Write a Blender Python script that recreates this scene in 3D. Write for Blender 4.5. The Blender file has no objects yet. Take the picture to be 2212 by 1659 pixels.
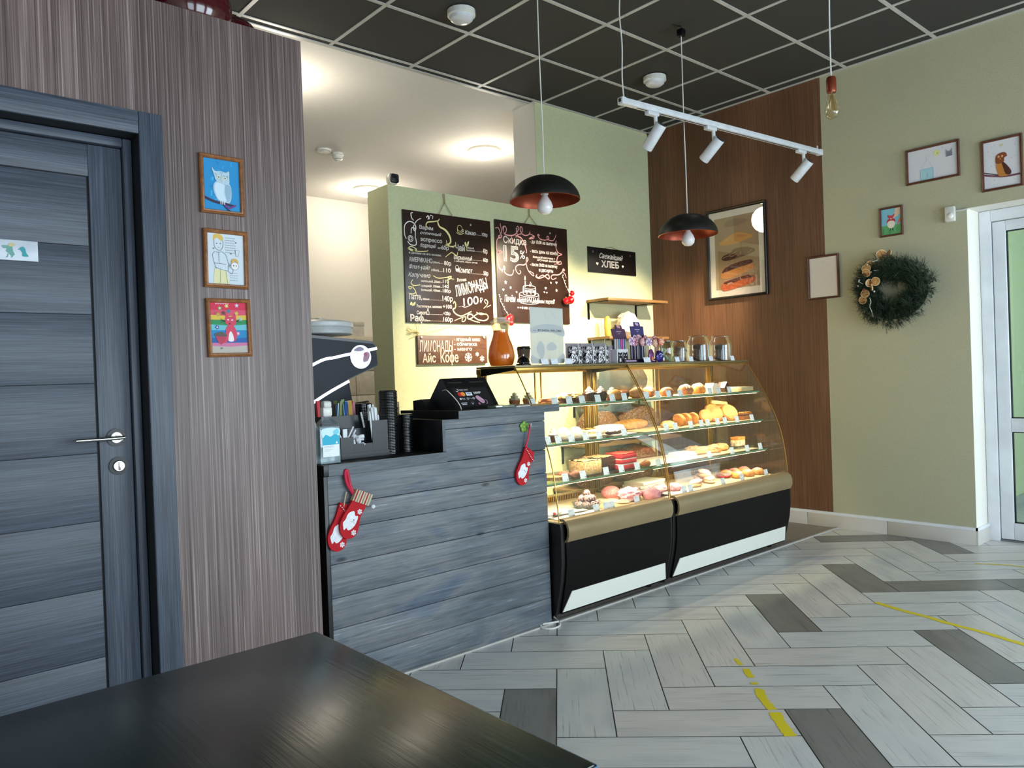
import bpy, bmesh, math, random
from math import pi, sin, cos, sqrt, atan2, radians as R
from mathutils import Vector, Matrix, noise
from mathutils.geometry import interpolate_bezier, tessellate_polygon
random.seed(7)
S = bpy.context.scene
COL = S.collection

# ---------------------------------------------------------------- camera
def make_camera():
    cd = bpy.data.cameras.new('camera'); cam = bpy.data.objects.new('camera', cd); COL.objects.link(cam)
    a, p, r = R(48.5), R(-0.48), R(2.07)
    fw = Vector((cos(a)*cos(p), sin(a)*cos(p), sin(p)))
    rt = Vector((sin(a), -cos(a), 0)); up = rt.cross(fw)
    rt2 = rt*cos(r) - up*sin(r); up2 = up*cos(r) + rt*sin(r)
    m = Matrix((rt2, up2, -fw)).transposed().to_4x4(); m.translation = (0, 0, 1.2)
    cam.matrix_world = m
    cd.sensor_width = 36; cd.lens = 1656/2212*36; cd.clip_start = 0.02
    S.camera = cam
make_camera()

# ---------------------------------------------------------------- view, world, daylight
S.view_settings.view_transform = 'Standard'; S.view_settings.look = 'None'
S.view_settings.exposure = 0.0; S.view_settings.gamma = 1.0; S.view_settings.use_curve_mapping = False
S.cycles.transparent_max_bounces = 32
W = bpy.data.worlds.new('world'); S.world = W; W.use_nodes = True
W.node_tree.nodes['Background'].inputs[0].default_value = (0.75, 0.86, 1.0, 1)
W.node_tree.nodes['Background'].inputs[1].default_value = 1.2

def area(name, loc, direction, sx, sy, energy, color, spread=180):
    l = bpy.data.lights.new(name, 'AREA'); l.shape = 'RECTANGLE'; l.size = sx; l.size_y = sy
    l.energy = energy; l.color = color; l.spread = R(spread)
    o = bpy.data.objects.new(name, l); COL.objects.link(o); o.location = loc
    o.rotation_euler = Vector(direction).to_track_quat('-Z', 'Z').to_euler()
    return o
DAY = (0.76, 0.89, 1.0)
WARM = (1.0, 0.82, 0.58)
# overcast daylight arriving through the front windows behind the viewer and the vestibule's outer door
area('daylight_window_right', (4.3, -2.05, 1.3), (0, 1, -.12), 2.0, 1.8, 125, DAY)
area('daylight_window_mid', (1.6, -2.05, 1.3), (0, 1, -.12), 2.0, 1.8, 95, DAY)
area('daylight_window_left', (-0.9, -2.05, 1.25), (0, 1, -.15), 1.6, 1.7, 48, DAY)
area('daylight_vestibule', (6.6, 0.05, 1.5), (0, 1, 0), 1.2, 2.2, 24, DAY)

def point(name, loc, energy, color, rad=.05):
    l = bpy.data.lights.new(name, 'POINT'); l.energy = energy; l.color = color; l.shadow_soft_size = rad
    o = bpy.data.objects.new(name, l); COL.objects.link(o); o.location = loc
    return o
def spot(name, loc, target, energy, color, angle=50, blend=.6, rad=.03):
    l = bpy.data.lights.new(name, 'SPOT'); l.energy = energy; l.color = color
    l.spot_size = R(angle); l.spot_blend = blend; l.shadow_soft_size = rad
    o = bpy.data.objects.new(name, l); COL.objects.link(o); o.location = loc
    o.rotation_euler = (Vector(target)-Vector(loc)).to_track_quat('-Z', 'Y').to_euler()
    return o

# ---------------------------------------------------------------- tagging
def tag(o, label=None, cat=None, group=None, kind=None):
    if label: o['label'] = label
    if cat: o['category'] = cat
    if group: o['group'] = group
    if kind: o['kind'] = kind
    return o
def thing(name, label, cat, loc=(0, 0, 0), rz=0, group=None):
    o = bpy.data.objects.new(name, None); COL.objects.link(o); o.empty_display_size = .05
    o.location = loc; o.rotation_euler = (0, 0, rz)
    return tag(o, label, cat, group)
def dup(root, loc, rz=None, label=None, group=None):
    r = root.copy(); COL.objects.link(r); r.location = loc
    if rz is not None: r.rotation_euler = (root.rotation_euler[0], root.rotation_euler[1], rz)
    if label: r['label'] = label
    if group: r['group'] = group
    for ch in list(root.children):
        c = ch.copy(); COL.objects.link(c); c.parent = r
        for g in list(ch.children):
            d = g.copy(); COL.objects.link(d); d.parent = c
    return r

# ---------------------------------------------------------------- materials
def C(h):
    h = h.lstrip('#'); v = [int(h[i:i+2], 16)/255 for i in (0, 2, 4)]
    return tuple(x/12.92 if x <= .04045 else ((x+.055)/1.055)**2.4 for x in v) + (1,)
class N:
    def __init__(s, name):
        s.m = bpy.data.materials.new(name); s.m.use_nodes = True; s.t = s.m.node_tree
        s.b = s.t.nodes['Principled BSDF']; s.out = s.t.nodes['Material Output']
    def n(s, typ, **kw):
        x = s.t.nodes.new(typ)
        for k, v in kw.items():
            if k.startswith('i_'):
                k2 = k[2:]; x.inputs[int(k2) if k2.isdigit() else k2.replace('_', ' ')].default_value = v
            else: setattr(x, k, v)
        return x
    def l(s, a, b): s.t.links.new(a, b)
    def coord(s, kind='Object', scale=(1, 1, 1), rot=(0, 0, 0)):
        t = s.n('ShaderNodeTexCoord'); mp = s.n('ShaderNodeMapping'); s.l(t.outputs[kind], mp.inputs[0])
        mp.inputs['Scale'].default_value = scale; mp.inputs['Rotation'].default_value = rot
        return mp.outputs[0]
    def noise(s, vec, scale=5, detail=3, rough=.5, dist=0):
        x = s.n('ShaderNodeTexNoise'); s.l(vec, x.inputs['Vector'])
        x.inputs['Scale'].default_value = scale; x.inputs['Detail'].default_value = detail
        x.inputs['Roughness'].default_value = rough; x.inputs['Distortion'].default_value = dist
        return x.outputs['Fac']
    def ramp(s, fac, stops):
        x = s.n('ShaderNodeValToRGB'); s.l(fac, x.inputs[0]); e = x.color_ramp.elements
        while len(e) < len(stops): e.new(.5)
        for i, (p, c) in enumerate(stops):
            e[i].position = p; e[i].color = C(c) if isinstance(c, str) else c
        return x.outputs[0]
    def mix(s, fac, a, b, mode='MIX'):
        x = s.n('ShaderNodeMix', data_type='RGBA', blend_type=mode)
        for i, v in ((0, fac), (6, a), (7, b)):
            if hasattr(v, 'is_output'): s.l(v, x.inputs[i])
            else: x.inputs[i].default_value = C(v) if isinstance(v, str) else v
        return x.outputs[2]
    def bump(s, fac, strength=.2, dist=.01):
        x = s.n('ShaderNodeBump'); s.l(fac, x.inputs['Height'])
        x.inputs['Strength'].default_value = strength; x.inputs['Distance'].default_value = dist
        s.l(x.outputs[0], s.b.inputs['Normal'])
    def col(s, c): s.l(c, s.b.inputs['Base Color'])
    def set(s, **kw):
        for k, v in kw.items(): s.b.inputs[k.replace('_', ' ')].default_value = v
_M = {}
def mat(name, col, rough=.5, metal=0, col2=None, scale=20, stretch=(1, 1, 1), bump=0, bscale=None, emit=0, coat=0, spec=.5, lo=.35, hi=.65):
    if name in _M: return _M[name]
    n = N(name); c = C(col); n.set(Base_Color=c, Roughness=rough, Metallic=metal, Specular_IOR_Level=spec)
    if coat: n.set(Coat_Weight=coat, Coat_Roughness=.08)
    if col2 is None:
        col2 = tuple(x*.86 for x in c[:3]) + (1,)
    v = n.coord('Object', stretch); f = n.noise(v, scale, 4, .55)
    n.col(n.ramp(f, [(lo, c), (hi, col2)]))
    if bump:
        n.bump(n.noise(v, bscale or scale*2, 3) if bscale else f, bump, .004)
    if emit:
        n.set(Emission_Color=c, Emission_Strength=emit)
    _M[name] = n.m
    return n.m
def glass(name, tint='#ffffff', edge=.25, base=.04, rough=0.0):
    if name in _M: return _M[name]
    n = N(name); t = n.t
    tr = n.n('ShaderNodeBsdfTransparent'); tr.inputs[0].default_value = C(tint)
    gl = n.n('ShaderNodeBsdfAnisotropic' if False else 'ShaderNodeBsdfGlossy'); gl.inputs['Roughness'].default_value = rough
    lw = n.n('ShaderNodeLayerWeight'); lw.inputs[0].default_value = .3
    mr = n.n('ShaderNodeMapRange'); n.l(lw.outputs['Facing'], mr.inputs[0])
    mr.inputs['To Min'].default_value = base; mr.inputs['To Max'].default_value = edge
    mx = n.n('ShaderNodeMixShader'); n.l(mr.outputs[0], mx.inputs[0]); n.l(tr.outputs[0], mx.inputs[1]); n.l(gl.outputs[0], mx.inputs[2])
    n.l(mx.outputs[0], n.out.inputs[0])
    _M[name] = n.m
    return n.m
def sheer(name, col, opacity):
    if name in _M: return _M[name]
    n = N(name); n.set(Base_Color=C(col), Roughness=.35, Alpha=opacity)
    _M[name] = n.m; return n.m

# ---------------------------------------------------------------- mesh builder
class MB:
    def __init__(s): s.bm = bmesh.new(); s.mats = []
    def mi(s, m):
        if m not in s.mats: s.mats.append(m)
        return s.mats.index(m)
    def face(s, vs, m, smooth=False):
        try: f = s.bm.faces.new(vs)
        except ValueError: return None
        f.material_index = s.mi(m); f.smooth = smooth
        return f
    def poly(s, pts, m):
        return s.face([s.bm.verts.new(p) for p in pts], m)
    def box(s, x0, x1, y0, y1, z0, z1, m, bev=0, M=None):
        vs = [s.bm.verts.new((x, y, z)) for x in (x0, x1) for y in (y0, y1) for z in (z0, z1)]
        fs = []
        for idx in ((0, 1, 3, 2), (4, 6, 7, 5), (0, 4, 5, 1), (2, 3, 7, 6), (0, 2, 6, 4), (1, 5, 7, 3)):
            fs.append(s.face([vs[i] for i in idx], m))
        if M is not None: bmesh.ops.transform(s.bm, matrix=M, verts=vs)
        if bev:
            es = list({e for f in fs for e in f.edges})
            r = bmesh.ops.bevel(s.bm, geom=es, offset=bev, segments=2, profile=.5, affect='EDGES')
            k = s.mi(m)
            for f in r['faces']: f.material_index = k; f.smooth = True
        return vs
    def prism(s, pts, a0, a1, m, axis='y', smooth=False):
        """polygon pts extruded along axis. y: pts=(x,z); x: pts=(y,z); z: pts=(x,y)"""
        def P(p, a): return {'y': (p[0], a, p[1]), 'x': (a, p[0], p[1]), 'z': (p[0], p[1], a)}[axis]
        A = [s.bm.verts.new(P(p, a0)) for p in pts]; B = [s.bm.verts.new(P(p, a1)) for p in pts]
        n = len(pts)
        s.face(A, m); s.face(B[::-1], m)
        for i in range(n): s.face([A[i], B[i], B[(i+1) % n], A[(i+1) % n]], m, smooth)
        return A+B
    def sheet(s, prof, a0, a1, th, m, axis='x', smooth=True):
        """open profile (y,z) given thickness th along its normal, swept along x"""
        n = len(prof); off = []
        for i, p in enumerate(prof):
            q0 = Vector(prof[max(i-1, 0)]); q1 = Vector(prof[min(i+1, n-1)]); d = (q1-q0).normalized()
            off.append((p[0]-d.y*th, p[1]+d.x*th))
        return s.prism(list(prof)+off[::-1], a0, a1, m, axis, smooth)
    def rings(s, rings, m, cap=True, smooth=True, closed=False):
        L = [[s.bm.verts.new(p) for p in r] for r in rings]
        n = len(L[0])
        for i in range(len(L)-(0 if closed else 1)):
            a, b = L[i], L[(i+1) % len(L)]
            for j in range(n): s.face([a[j], a[(j+1) % n], b[(j+1) % n], b[j]], m, smooth)
        if cap and not closed:
            s.face(L[0][::-1], m); s.face(L[-1], m)
        return [v for r in L for v in r]
    def lathe(s, prof, m, seg=24, c=(0, 0, 0), cap=True, sx=1, sy=1, flute=0, nfl=0):
        rr = []
        for r, z in prof:
            ring = []
            for j in range(seg):
                a = 2*pi*j/seg; q = r*(1+(flute*cos(nfl*a) if nfl else 0))
                ring.append((c[0]+q*cos(a)*sx, c[1]+q*sin(a)*sy, c[2]+z))
            rr.append(ring)
        return s.rings(rr, m, cap)
    def tube(s, pts, r, m, seg=8, closed=False, rads=None):
        pts = [Vector(p) for p in pts]; n = len(pts); rr = []
        prev = None
        for i, p in enumerate(pts):
            if closed: d = (pts[(i+1) % n]-pts[i-1])
            else: d = pts[min(i+1, n-1)]-pts[max(i-1, 0)]
            if d.length < 1e-9: d = Vector((0, 0, 1))
            d.normalize()
            if prev is None:
                u = d.orthogonal().normalized()
            else:
                u = prev-d*prev.dot(d)
                u = u.normalized() if u.length > 1e-6 else d.orthogonal().normalized()
            prev = u; w = d.cross(u); q = rads[i] if rads else r
            rr.append([p+(u*cos(2*pi*j/seg)+w*sin(2*pi*j/seg))*q for j in range(seg)])
        return s.rings(rr, m, True, True, closed)
    def cyl(s, p0, p1, r, m, seg=16, r1=None):
        return s.tube([p0, p1], r, m, seg, rads=[r, r if r1 is None else r1])
    def ball(s, c, r, m, seg=16, amp=0, sc=10, seed=0, flat=None, rot=0):
        if not hasattr(r, '__len__'): r = (r, r, r)
        rows = max(6, seg*2//3); rr = []
        for i in range(1, rows):
            th = pi*i/rows; ring = []
            for j in range(seg):
                a = 2*pi*j/seg
                d = Vector((sin(th)*cos(a), sin(th)*sin(a), -cos(th)))
                k = 1
                if amp: k += amp*noise.noise(Vector((d.x*sc*.3+seed*7.3, d.y*sc*.3+seed, d.z*sc*.3)))
                p = Vector((d.x*r[0]*k, d.y*r[1]*k, d.z*r[2]*k))
                if flat is not None and p.z < flat: p.z = flat
                if rot: p = Matrix.Rotation(rot, 3, 'Z') @ p
                ring.append(p+Vector(c))
            rr.append(ring)
        L = s.rings(rr, m, True)
        return L
    def xf(s, verts, M): bmesh.ops.transform(s.bm, matrix=M, verts=verts)
    def build(s, name, parent=None, loc=None, rz=None, sharp=40, recalc=True):
        if recalc: bmesh.ops.recalc_face_normals(s.bm, faces=s.bm.faces[:])
        me = bpy.data.meshes.new(name); s.bm.to_mesh(me); s.bm.free()
        for m in s.mats: me.materials.append(m)
        if sharp: me.set_sharp_from_angle(angle=R(sharp))
        o = bpy.data.objects.new(name, me); COL.objects.link(o)
        if parent: o.parent = parent
        if loc: o.location = loc
        if rz is not None: o.rotation_euler = (0, 0, rz)
        return o
def box_obj(name, dims, m, parent=None, bev=0, **kw):
    b = MB(); b.box(*dims, m, bev); return b.build(name, parent, **kw)

def smooth_pts(P, n=6, closed=False):
    P = [Vector(p) for p in P]; out = []; k = len(P)
    for i in range(k if closed else k-1):
        if closed: a, b, c, d = P[i-1], P[i], P[(i+1) % k], P[(i+2) % k]
        else: a, b, c, d = P[max(i-1, 0)], P[i], P[i+1], P[min(i+2, k-1)]
        for j in range(n):
            t = j/n
            out.append(.5*((2*b)+(c-a)*t+(2*a-5*b+4*c-d)*t*t+(3*b-a-3*c+d)*t**3))
    if not closed: out.append(P[-1])
    return out

# flat pictures and lettering: local x = right, z = up, the viewer is at -y
_T = {}
def text_geo(s, bold, shear):
    """outline the string, grow it by bold, and fill each outer contour with its own holes"""
    k = (s, bold, shear)
    if k in _T: return _T[k]
    cu = bpy.data.curves.new('t', 'FONT'); cu.body = s; cu.size = 1; cu.shear = shear
    ob = bpy.data.objects.new('t', cu); COL.objects.link(ob)
    bpy.context.view_layer.update()
    dg = bpy.context.evaluated_depsgraph_get()
    cv = ob.evaluated_get(dg).to_curve(dg)
    loops = []
    for sp in cv.splines:
        bp = list(sp.bezier_points); P = []
        for i in range(len(bp)):
            q0, q1 = bp[i], bp[(i+1) % len(bp)]
            st = (q0.co-q0.handle_right).length < 1e-4 and (q1.co-q1.handle_left).length < 1e-4
            n = 2 if st else 5
            P += interpolate_bezier(q0.co, q0.handle_right, q1.handle_left, q1.co, n)[:-1]
        Q = []
        for p in P:
            v = Vector((p.x, p.y))
            if not Q or (v-Q[-1]).length > 1e-4: Q.append(v)
        if len(Q) > 2 and (Q[0]-Q[-1]).length < 1e-4: Q.pop()
        if len(Q) > 2: loops.append(Q)
    ob.to_curve_clear() if hasattr(ob, 'to_curve_clear') else None
    bpy.data.objects.remove(ob); bpy.data.curves.remove(cu)
    def ar(L): return .5*sum(L[i-1].x*L[i].y-L[i].x*L[i-1].y for i in range(len(L)))
    def grow(L, d):
        n = len(L); out = []; sg = 1 if ar(L) > 0 else -1
        for i in range(n):
            a, b = (L[i]-L[i-1]), (L[(i+1) % n]-L[i])
            if a.length < 1e-9 or b.length < 1e-9: out.append(L[i]); continue
            a.normalize(); b.normalize(); nn = Vector((a.y+b.y, -a.x-b.x))
            if nn.length < 1e-6: out.append(L[i]); continue
            nn.normalize(); c = max(.5, nn.x*a.y-nn.y*a.x); out.append(L[i]+nn*(d*sg/c))
        return out
    def inside(p, L):
        r = False
        for i in range(len(L)):
            a, b = L[i-1], L[i]
            if (a.y > p.y) != (b.y > p.y) and p.x < (b.x-a.x)*(p.y-a.y)/(b.y-a.y)+a.x: r = not r
        return r
    deep = [sum(1 for M in loops if M is not L and all(inside(p, M) for p in L)) % 2 for L in loops]
    outs = [L for L, q in zip(loops, deep) if not q]; holes = [L for L, q in zip(loops, deep) if q]
    own = {i: [] for i in range(len(outs))}
    for h in holes:
        c = [i for i in range(len(outs)) if all(inside(p, outs[i]) for p in h)]
        if c: own[min(c, key=lambda i: abs(ar(outs[i])))].append(h)
    vs, fs = [], []
    for i, o in enumerate(outs):
        poly = [o]+own[i]
        base = len(vs); flat = [v for L in poly for v in L]
        for t in tessellate_polygon([[(v.x, v.y, 0) for v in L] for L in poly]): fs.append(tuple(base+j for j in t))
        vs += [(v.x, v.y) for v in flat]
    if bold > 0:
        for L in loops:
            A, B = grow(L, bold), grow(L, -bold); base = len(vs); n = len(L)
            for a, b in zip(A, B): vs += [(a.x, a.y), (b.x, b.y)]
            for j in range(n):
                q = (j+1) % n; fs.append((base+2*j, base+2*j+1, base+2*q+1, base+2*q))
    x0 = min((v[0] for v in vs), default=0); x1 = max((v[0] for v in vs), default=1)
    _T[k] = ([(v[0]-x0, v[1]) for v in vs], fs, x1-x0)
    return _T[k]
class Draw:
    E = .0006
    def __init__(s): s.mb = MB(); s.y = 0
    def up(s, k=1): s.y -= s.E*k; return s
    def poly(s, pts, m):
        s.y -= 8e-6; s.mb.poly([(p[0], s.y, p[1]) for p in pts], m); return s
    def rect(s, x0, z0, x1, z1, m): return s.poly([(x0, z0), (x1, z0), (x1, z1), (x0, z1)], m)
    def blob(s, pts, m, n=5): return s.poly([(p.x, p.y) for p in smooth_pts([(a, b, 0) for a, b in pts], n, True)], m)
    def ell(s, cx, cz, rx, rz, m, rot=0, n=20):
        c, q = cos(rot), sin(rot)
        return s.poly([(cx+rx*cos(2*pi*i/n)*c-rz*sin(2*pi*i/n)*q, cz+rx*cos(2*pi*i/n)*q+rz*sin(2*pi*i/n)*c) for i in range(n)], m)
    def ring(s, cx, cz, r, w, m, n=20, a0=0, a1=2*pi, sx=1):
        return s.stroke([(cx+r*cos(a0+(a1-a0)*i/n)*sx, cz+r*sin(a0+(a1-a0)*i/n)) for i in range(n+1)], w, m, 1)
    def stroke(s, pts, w, m, n=5, taper=0):
        s.y -= 8e-6; P = [Vector((p[0], p[1], 0)) for p in pts]
        if n > 1: P = smooth_pts(P, n)
        L = []; k = len(P)
        for i, p in enumerate(P):
            d = P[min(i+1, k-1)]-P[max(i-1, 0)]
            if d.length < 1e-9: d = Vector((1, 0, 0))
            d.normalize(); t = i/max(1, k-1); ww = w*.5*(1-taper*abs(2*t-1))
            L.append((s.mb.bm.verts.new((p.x-d.y*ww, s.y, p.y+d.x*ww)), s.mb.bm.verts.new((p.x+d.y*ww, s.y, p.y-d.x*ww))))
        for i in range(k-1): s.mb.face([L[i][0], L[i][1], L[i+1][1], L[i+1][0]], m)
        return s
    def star(s, cx, cz, r, m, n=5, inner=.45, rot=pi/2):
        return s.poly([(cx+(r if i % 2 == 0 else r*inner)*cos(rot+pi*i/n), cz+(r if i % 2 == 0 else r*inner)*sin(rot+pi*i/n)) for i in range(2*n)], m)
    def heart(s, cx, cz, r, m):
        pts = []
        for i in range(20):
            t = 2*pi*i/20
            pts.append((cx+r*.06*16*sin(t)**3, cz+r*.06*(13*cos(t)-5*cos(2*t)-2*cos(3*t)-cos(4*t))))
        return s.poly(pts, m)
    def flake(s, cx, cz, r, w, m, n=6):
        for i in range(n):
            a = pi/2+2*pi*i/n
            s.stroke([(cx, cz), (cx+r*cos(a), cz+r*sin(a))], w, m, 1)
            for sg in (-1, 1):
                b = a+sg*.75
                px, pz = cx+r*.6*cos(a), cz+r*.6*sin(a)
                s.stroke([(px, pz), (px+r*.36*cos(b), pz+r*.36*sin(b))], w*.8, m, 1)
        return s
    def text(s, t, x, z, w, h, m, bold=0.0, shear=0.0, rot=0, cap=.727):
        vs, fs, tw = text_geo(t, bold, shear)
        if not vs: return s
        kx = w/tw if w else h/cap; kz = h/cap; c, q = cos(rot), sin(rot)
        V = []
        for a, b in vs:
            a *= kx; b *= kz
            V.append(s.mb.bm.verts.new((x+a*c-b*q, s.y, z+a*q+b*c)))
        for f in fs: s.mb.face([V[i] for i in f], m)
        return s
    def build(s, name, parent=None, **kw):
        return s.mb.build(name, parent, sharp=None, recalc=False, **kw)

# ================================================================ the room
H = 3.344; XR = 5.535; YB = 4.31; YE = 4.385; YC = 2.675
def struct(o): o['kind'] = 'structure'; return o

# ---- surfaces
def m_strips(name, stops, scale, big='#808080', rough=.5, bump=.15):
    n = N(name); n.set(Roughness=rough)
    v = n.coord('Object', scale); f = n.noise(v, 1.0, 4, .7)
    c = n.ramp(f, stops)
    v2 = n.coord('Object', (3, 3, .5)); f2 = n.noise(v2, 1.0, 2)
    c2 = n.ramp(f2, [(.3, '#8a8a8a'), (.7, '#ffffff')])
    n.col(n.mix(.55, c, c2, 'MULTIPLY')); n.bump(f, bump, .003)
    return n.m
m_paper_brown = m_strips('striated_brown_panel', [(.30, '#3a2c28'), (.44, '#64524e'), (.56, '#7f6c68'), (.70, '#b3a09a')], (230, 230, 1.1), rough=.42)
m_paper_dark = m_strips('dark_brown_wallpaper', [(.25, '#533421'), (.5, '#765036'), (.75, '#8b6245')], (120, 120, 2.5), rough=.6)
def m_paint(name, col, col2, bump=.25, scale=130, rough=.75):
    n = N(name); n.set(Roughness=rough, Specular_IOR_Level=.25); v = n.coord('Object'); f = n.noise(v, scale, 3)
    n.col(n.ramp(f, [(.3, col), (.7, col2)])); n.bump(f, bump, .004)
    return n.m
m_green = m_paint('green_wall_paint', '#c9cba4', '#c1c39b', .08, 60)
m_olive = m_paint('olive_textured_wallpaper', '#b4b298', '#aaa88d', .45, 140)
m_white = m_paint('white_wall_paint', '#e9e5dc', '#e3dfd5', .04, 60)
m_whiteceil = m_paint('white_plaster_ceiling', '#e6e2db', '#e2ded6', .02, 40)
m_pvc = mat('white_pvc', '#e6e9ee', .28, scale=4)
m_tile_black = m_paint('black_ceiling_tile', '#403f3c', '#3b3a37', .12, 160, .85)
m_grid = mat('white_grid_metal', '#bdbdb8', .38, scale=6)

# ---- ceiling: black lay-in tiles between white bars, plaster over the kitchen
b = MB(); b.box(-2.2, XR+.02, -2.2, YE, H, H+.03, m_tile_black)
struct(b.build('ceiling'))
b = MB()
for k in range(-9, 4):
    x = 3.62+.6*k
    if -2.2 < x < XR: b.box(x-.012, x+.012, -2.2, YE, H-.004, H+.002, m_grid)
for k in range(-9, 2):
    y = 3.70+.6*k
    if -2.2 < y < YE: b.box(-2.2, XR, y-.012, y+.012, H-.0045, H+.002, m_grid)
b.box(XR-.02, XR, -2.2, YB, H-.006, H+.002, m_grid)
b.box(-2.2, 4.15, YE-.03, YE, H-.006, H+.002, m_grid)
b.box(4.15, XR, YB-.018, YB, H-.006, H+.002, m_grid)
struct(b.build('trim_1'))
b = MB(); b.box(-2.2, 8.1, YE, 8.1, H-.004, H+.03, m_whiteceil)
struct(b.build('ceiling'))

# ---- floor: plank tiles laid in herringbone at 45 degrees, a few dark ones among the pale
def m_tile(name, stops, streak):
    n = N(name); n.set(Roughness=.34, Specular_IOR_Level=.5)
    v = n.coord('UV', (2.6, 120, 1)); f = n.noise(v, 1, 5, .7, .5)
    v2 = n.coord('UV', (2.2, 7, 1)); f2 = n.noise(v2, 1, 3)
    v3 = n.coord('UV', (9, 30, 1)); f3 = n.noise(v3, 1, 2)
    c = n.ramp(f2, stops)
    a = n.ramp(f, [(.31, streak), (.43, '#ffffff')]); c = n.mix(.85, c, a, 'MULTIPLY')
    a3 = n.ramp(f3, [(.16, '#6b6660'), (.24, '#ffffff')]); c = n.mix(.7, c, a3, 'MULTIPLY')
    n.col(c); n.bump(f, .12, .002)
    return n.m
m_tl = m_tile('pale_plank_tile', [(.3, '#c0c2c3'), (.5, '#cbccca'), (.7, '#b8bbbe')], '#98938d')
m_tl2 = m_tile('pale_plank_tile_warm', [(.3, '#c5c3bf'), (.5, '#cecbc7'), (.7, '#bebdbb')], '#a29c94')
m_td = m_tile('dark_plank_tile', [(.3, '#757472'), (.5, '#7e7c79'), (.7, '#6a6967')], '#7a7773')
m_grout = mat('grey_grout', '#5c5a57', .8)
def make_floor():
    b = MB(); uvs = []
    w = .2; s0, t0 = 2.537, -.05; q = 1/sqrt(2)
    dark = {('H', 5, 5), ('H', 8, 8), ('H', -2, 4), ('H', 2, 8), ('V', 8, 9), ('H', 6, 12), ('V', 14, 9), ('H', 12, 12), ('H', -1, -1), ('H', -8, -2), ('V', -4, -9), ('H', -10, 8), ('V', 2, 15), ('H', 0, -12)}
    g = .0022; uv = b.bm.loops.layers.uv.new('UVMap'); rnd = random.Random(3)
    b.poly([(-2.2, -2.2, -.002), (8.1, -2.2, -.002), (8.1, 8.1, -.002), (-2.2, 8.1, -.002)], m_grout)
    def tile(i, j, kind):
        if kind == 'H': a0, a1, c0, c1 = s0+i*w, s0+(i+3)*w, t0+j*w, t0+(j+1)*w
        else: a0, a1, c0, c1 = s0+i*w, s0+(i+1)*w, t0+j*w, t0+(j+3)*w
        a0 += g; a1 -= g; c0 += g; c1 -= g
        P = [((s+t)*q, (s-t)*q) for s, t in ((a0, c0), (a0, c1), (a1, c1), (a1, c0))]
        cx = sum(p[0] for p in P)/4; cy = sum(p[1] for p in P)/4
        if not (-2.5 < cx < 5.9 and -2.5 < cy < YC+.45): return
        m = m_td if (kind, i, j) in dark else (m_tl if rnd.random() < .6 else m_tl2)
        f = b.poly([(x, y, 0) for x, y in P], m)
        du, dv = rnd.random()*40, rnd.random()*40
        U = [(0, 0), (0, .2), (.6, .2), (.6, 0)] if kind == 'H' else [(0, 0), (.6, 0), (.6, .2), (0, .2)]
        for lp, (u, v) in zip(f.loops, U): lp[uv].uv = (u+du, v+dv)
    for i in range(-40, 40):
        for j in range(-40, 40):
            if (i-j) % 6 == 0: tile(i, j, 'H')
            if (i-j) % 6 == 5: tile(i, j, 'V')
    # trim the herringbone along the counter line
    geom = b.bm.verts[:]+b.bm.edges[:]+b.bm.faces[:]
    return struct(b.build('floor', recalc=False, sharp=None))
make_floor()
m_backfloor = m_paint('grey_service_floor', '#8f877f', '#857e76', .1, 30, .6)
b = MB(); b.box(1.36, XR, YC+.004, 8.1, -.01, .0015, m_backfloor); struct(b.build('floor'))
b = MB(); b.box(1.36, XR-.012, YC-.012, YC+.006, -.002, .008, mat('pale_floor_profile', '#b5b1ab', .45)); struct(b.build('trim_2'))

# ---- left partition with the door, its top open to the room
WL0, WL1 = 2.66, 2.78
b = MB()
b.box(-2.2, -.15, WL0, WL1, 0, 2.49, m_paper_brown); b.box(.80, 1.355, WL0, WL1, 0, 2.49, m_paper_brown)
b.box(-.15, .80, WL0, WL1, 2.06, 2.49, m_paper_brown)
b.box(1.28, 1.355, WL1, 4.3, 0, 2.49, m_white); b.box(-2.2, 1.355, WL0+.02, 4.3, 2.47, 2.488, m_white)
struct(b.build('wall_left'))

# ---- menu wall: low green partition beside a full-height part, white returns
b = MB()
b.box(2.78, 4.15, YB, YB+.255, 0, 2.505, m_green)
b.box(4.15, XR+.2, YB, YB+.005, 0, H, m_green)
b.box(4.15, XR+.2, YB+.005, YB+.255, 0, H, m_white)
struct(b.build('wall_menu'))
b = MB(); b.box(-2.2, 8.1, 8.0, 8.1, 0, H, m_white); struct(b.build('wall_back'))
b = MB(); b.box(8.0, 8.1, YB, 8.0, 0, H, m_white); struct(b.build('wall_kitchen'))
b = MB(); b.box(-2.3, -2.2, -2.2, 8.1, 0, H, m_white); struct(b.build('wall_west'))

# ---- right wall: brown paper behind the case, olive paper to the door
YD0, YD1, ZD = .72, 1.75, 2.19
b = MB()
b.box(XR, XR+.24, 2.702, YB+.02, 0, H, m_paper_dark)
b.box(XR, XR+.005, YD1, 2.702, 0, H, m_olive); b.box(XR+.005, XR+.24, YD1, 2.702, 0, H, m_white)
b.box(XR, XR+.005, YD0, YD1, ZD, H, m_olive); b.box(XR+.005, XR+.24, YD0, YD1, ZD, H, m_white)
b.box(XR, XR+.005, -2.2, YD0, 0, H, m_olive); b.box(XR+.005, XR+.24, -2.2, YD0, 0, H, m_white)
struct(b.build('wall_right'))
m_base = m_tile('plank_skirting_tile', [(.3, '#bdb9b3'), (.6, '#cbc6bf')], '#a09a93')
b = MB()
for y0, y1 in ((1.75, 2.31), (2.313, 2.90), (2.903, 3.5), (3.503, YB)):
    b.box(XR-.012, XR, y0, y1, 0, .095, m_base, .001)
b.box(XR-.012, XR+.225, YD1-.012, YD1, 0, .095, m_base)
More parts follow.
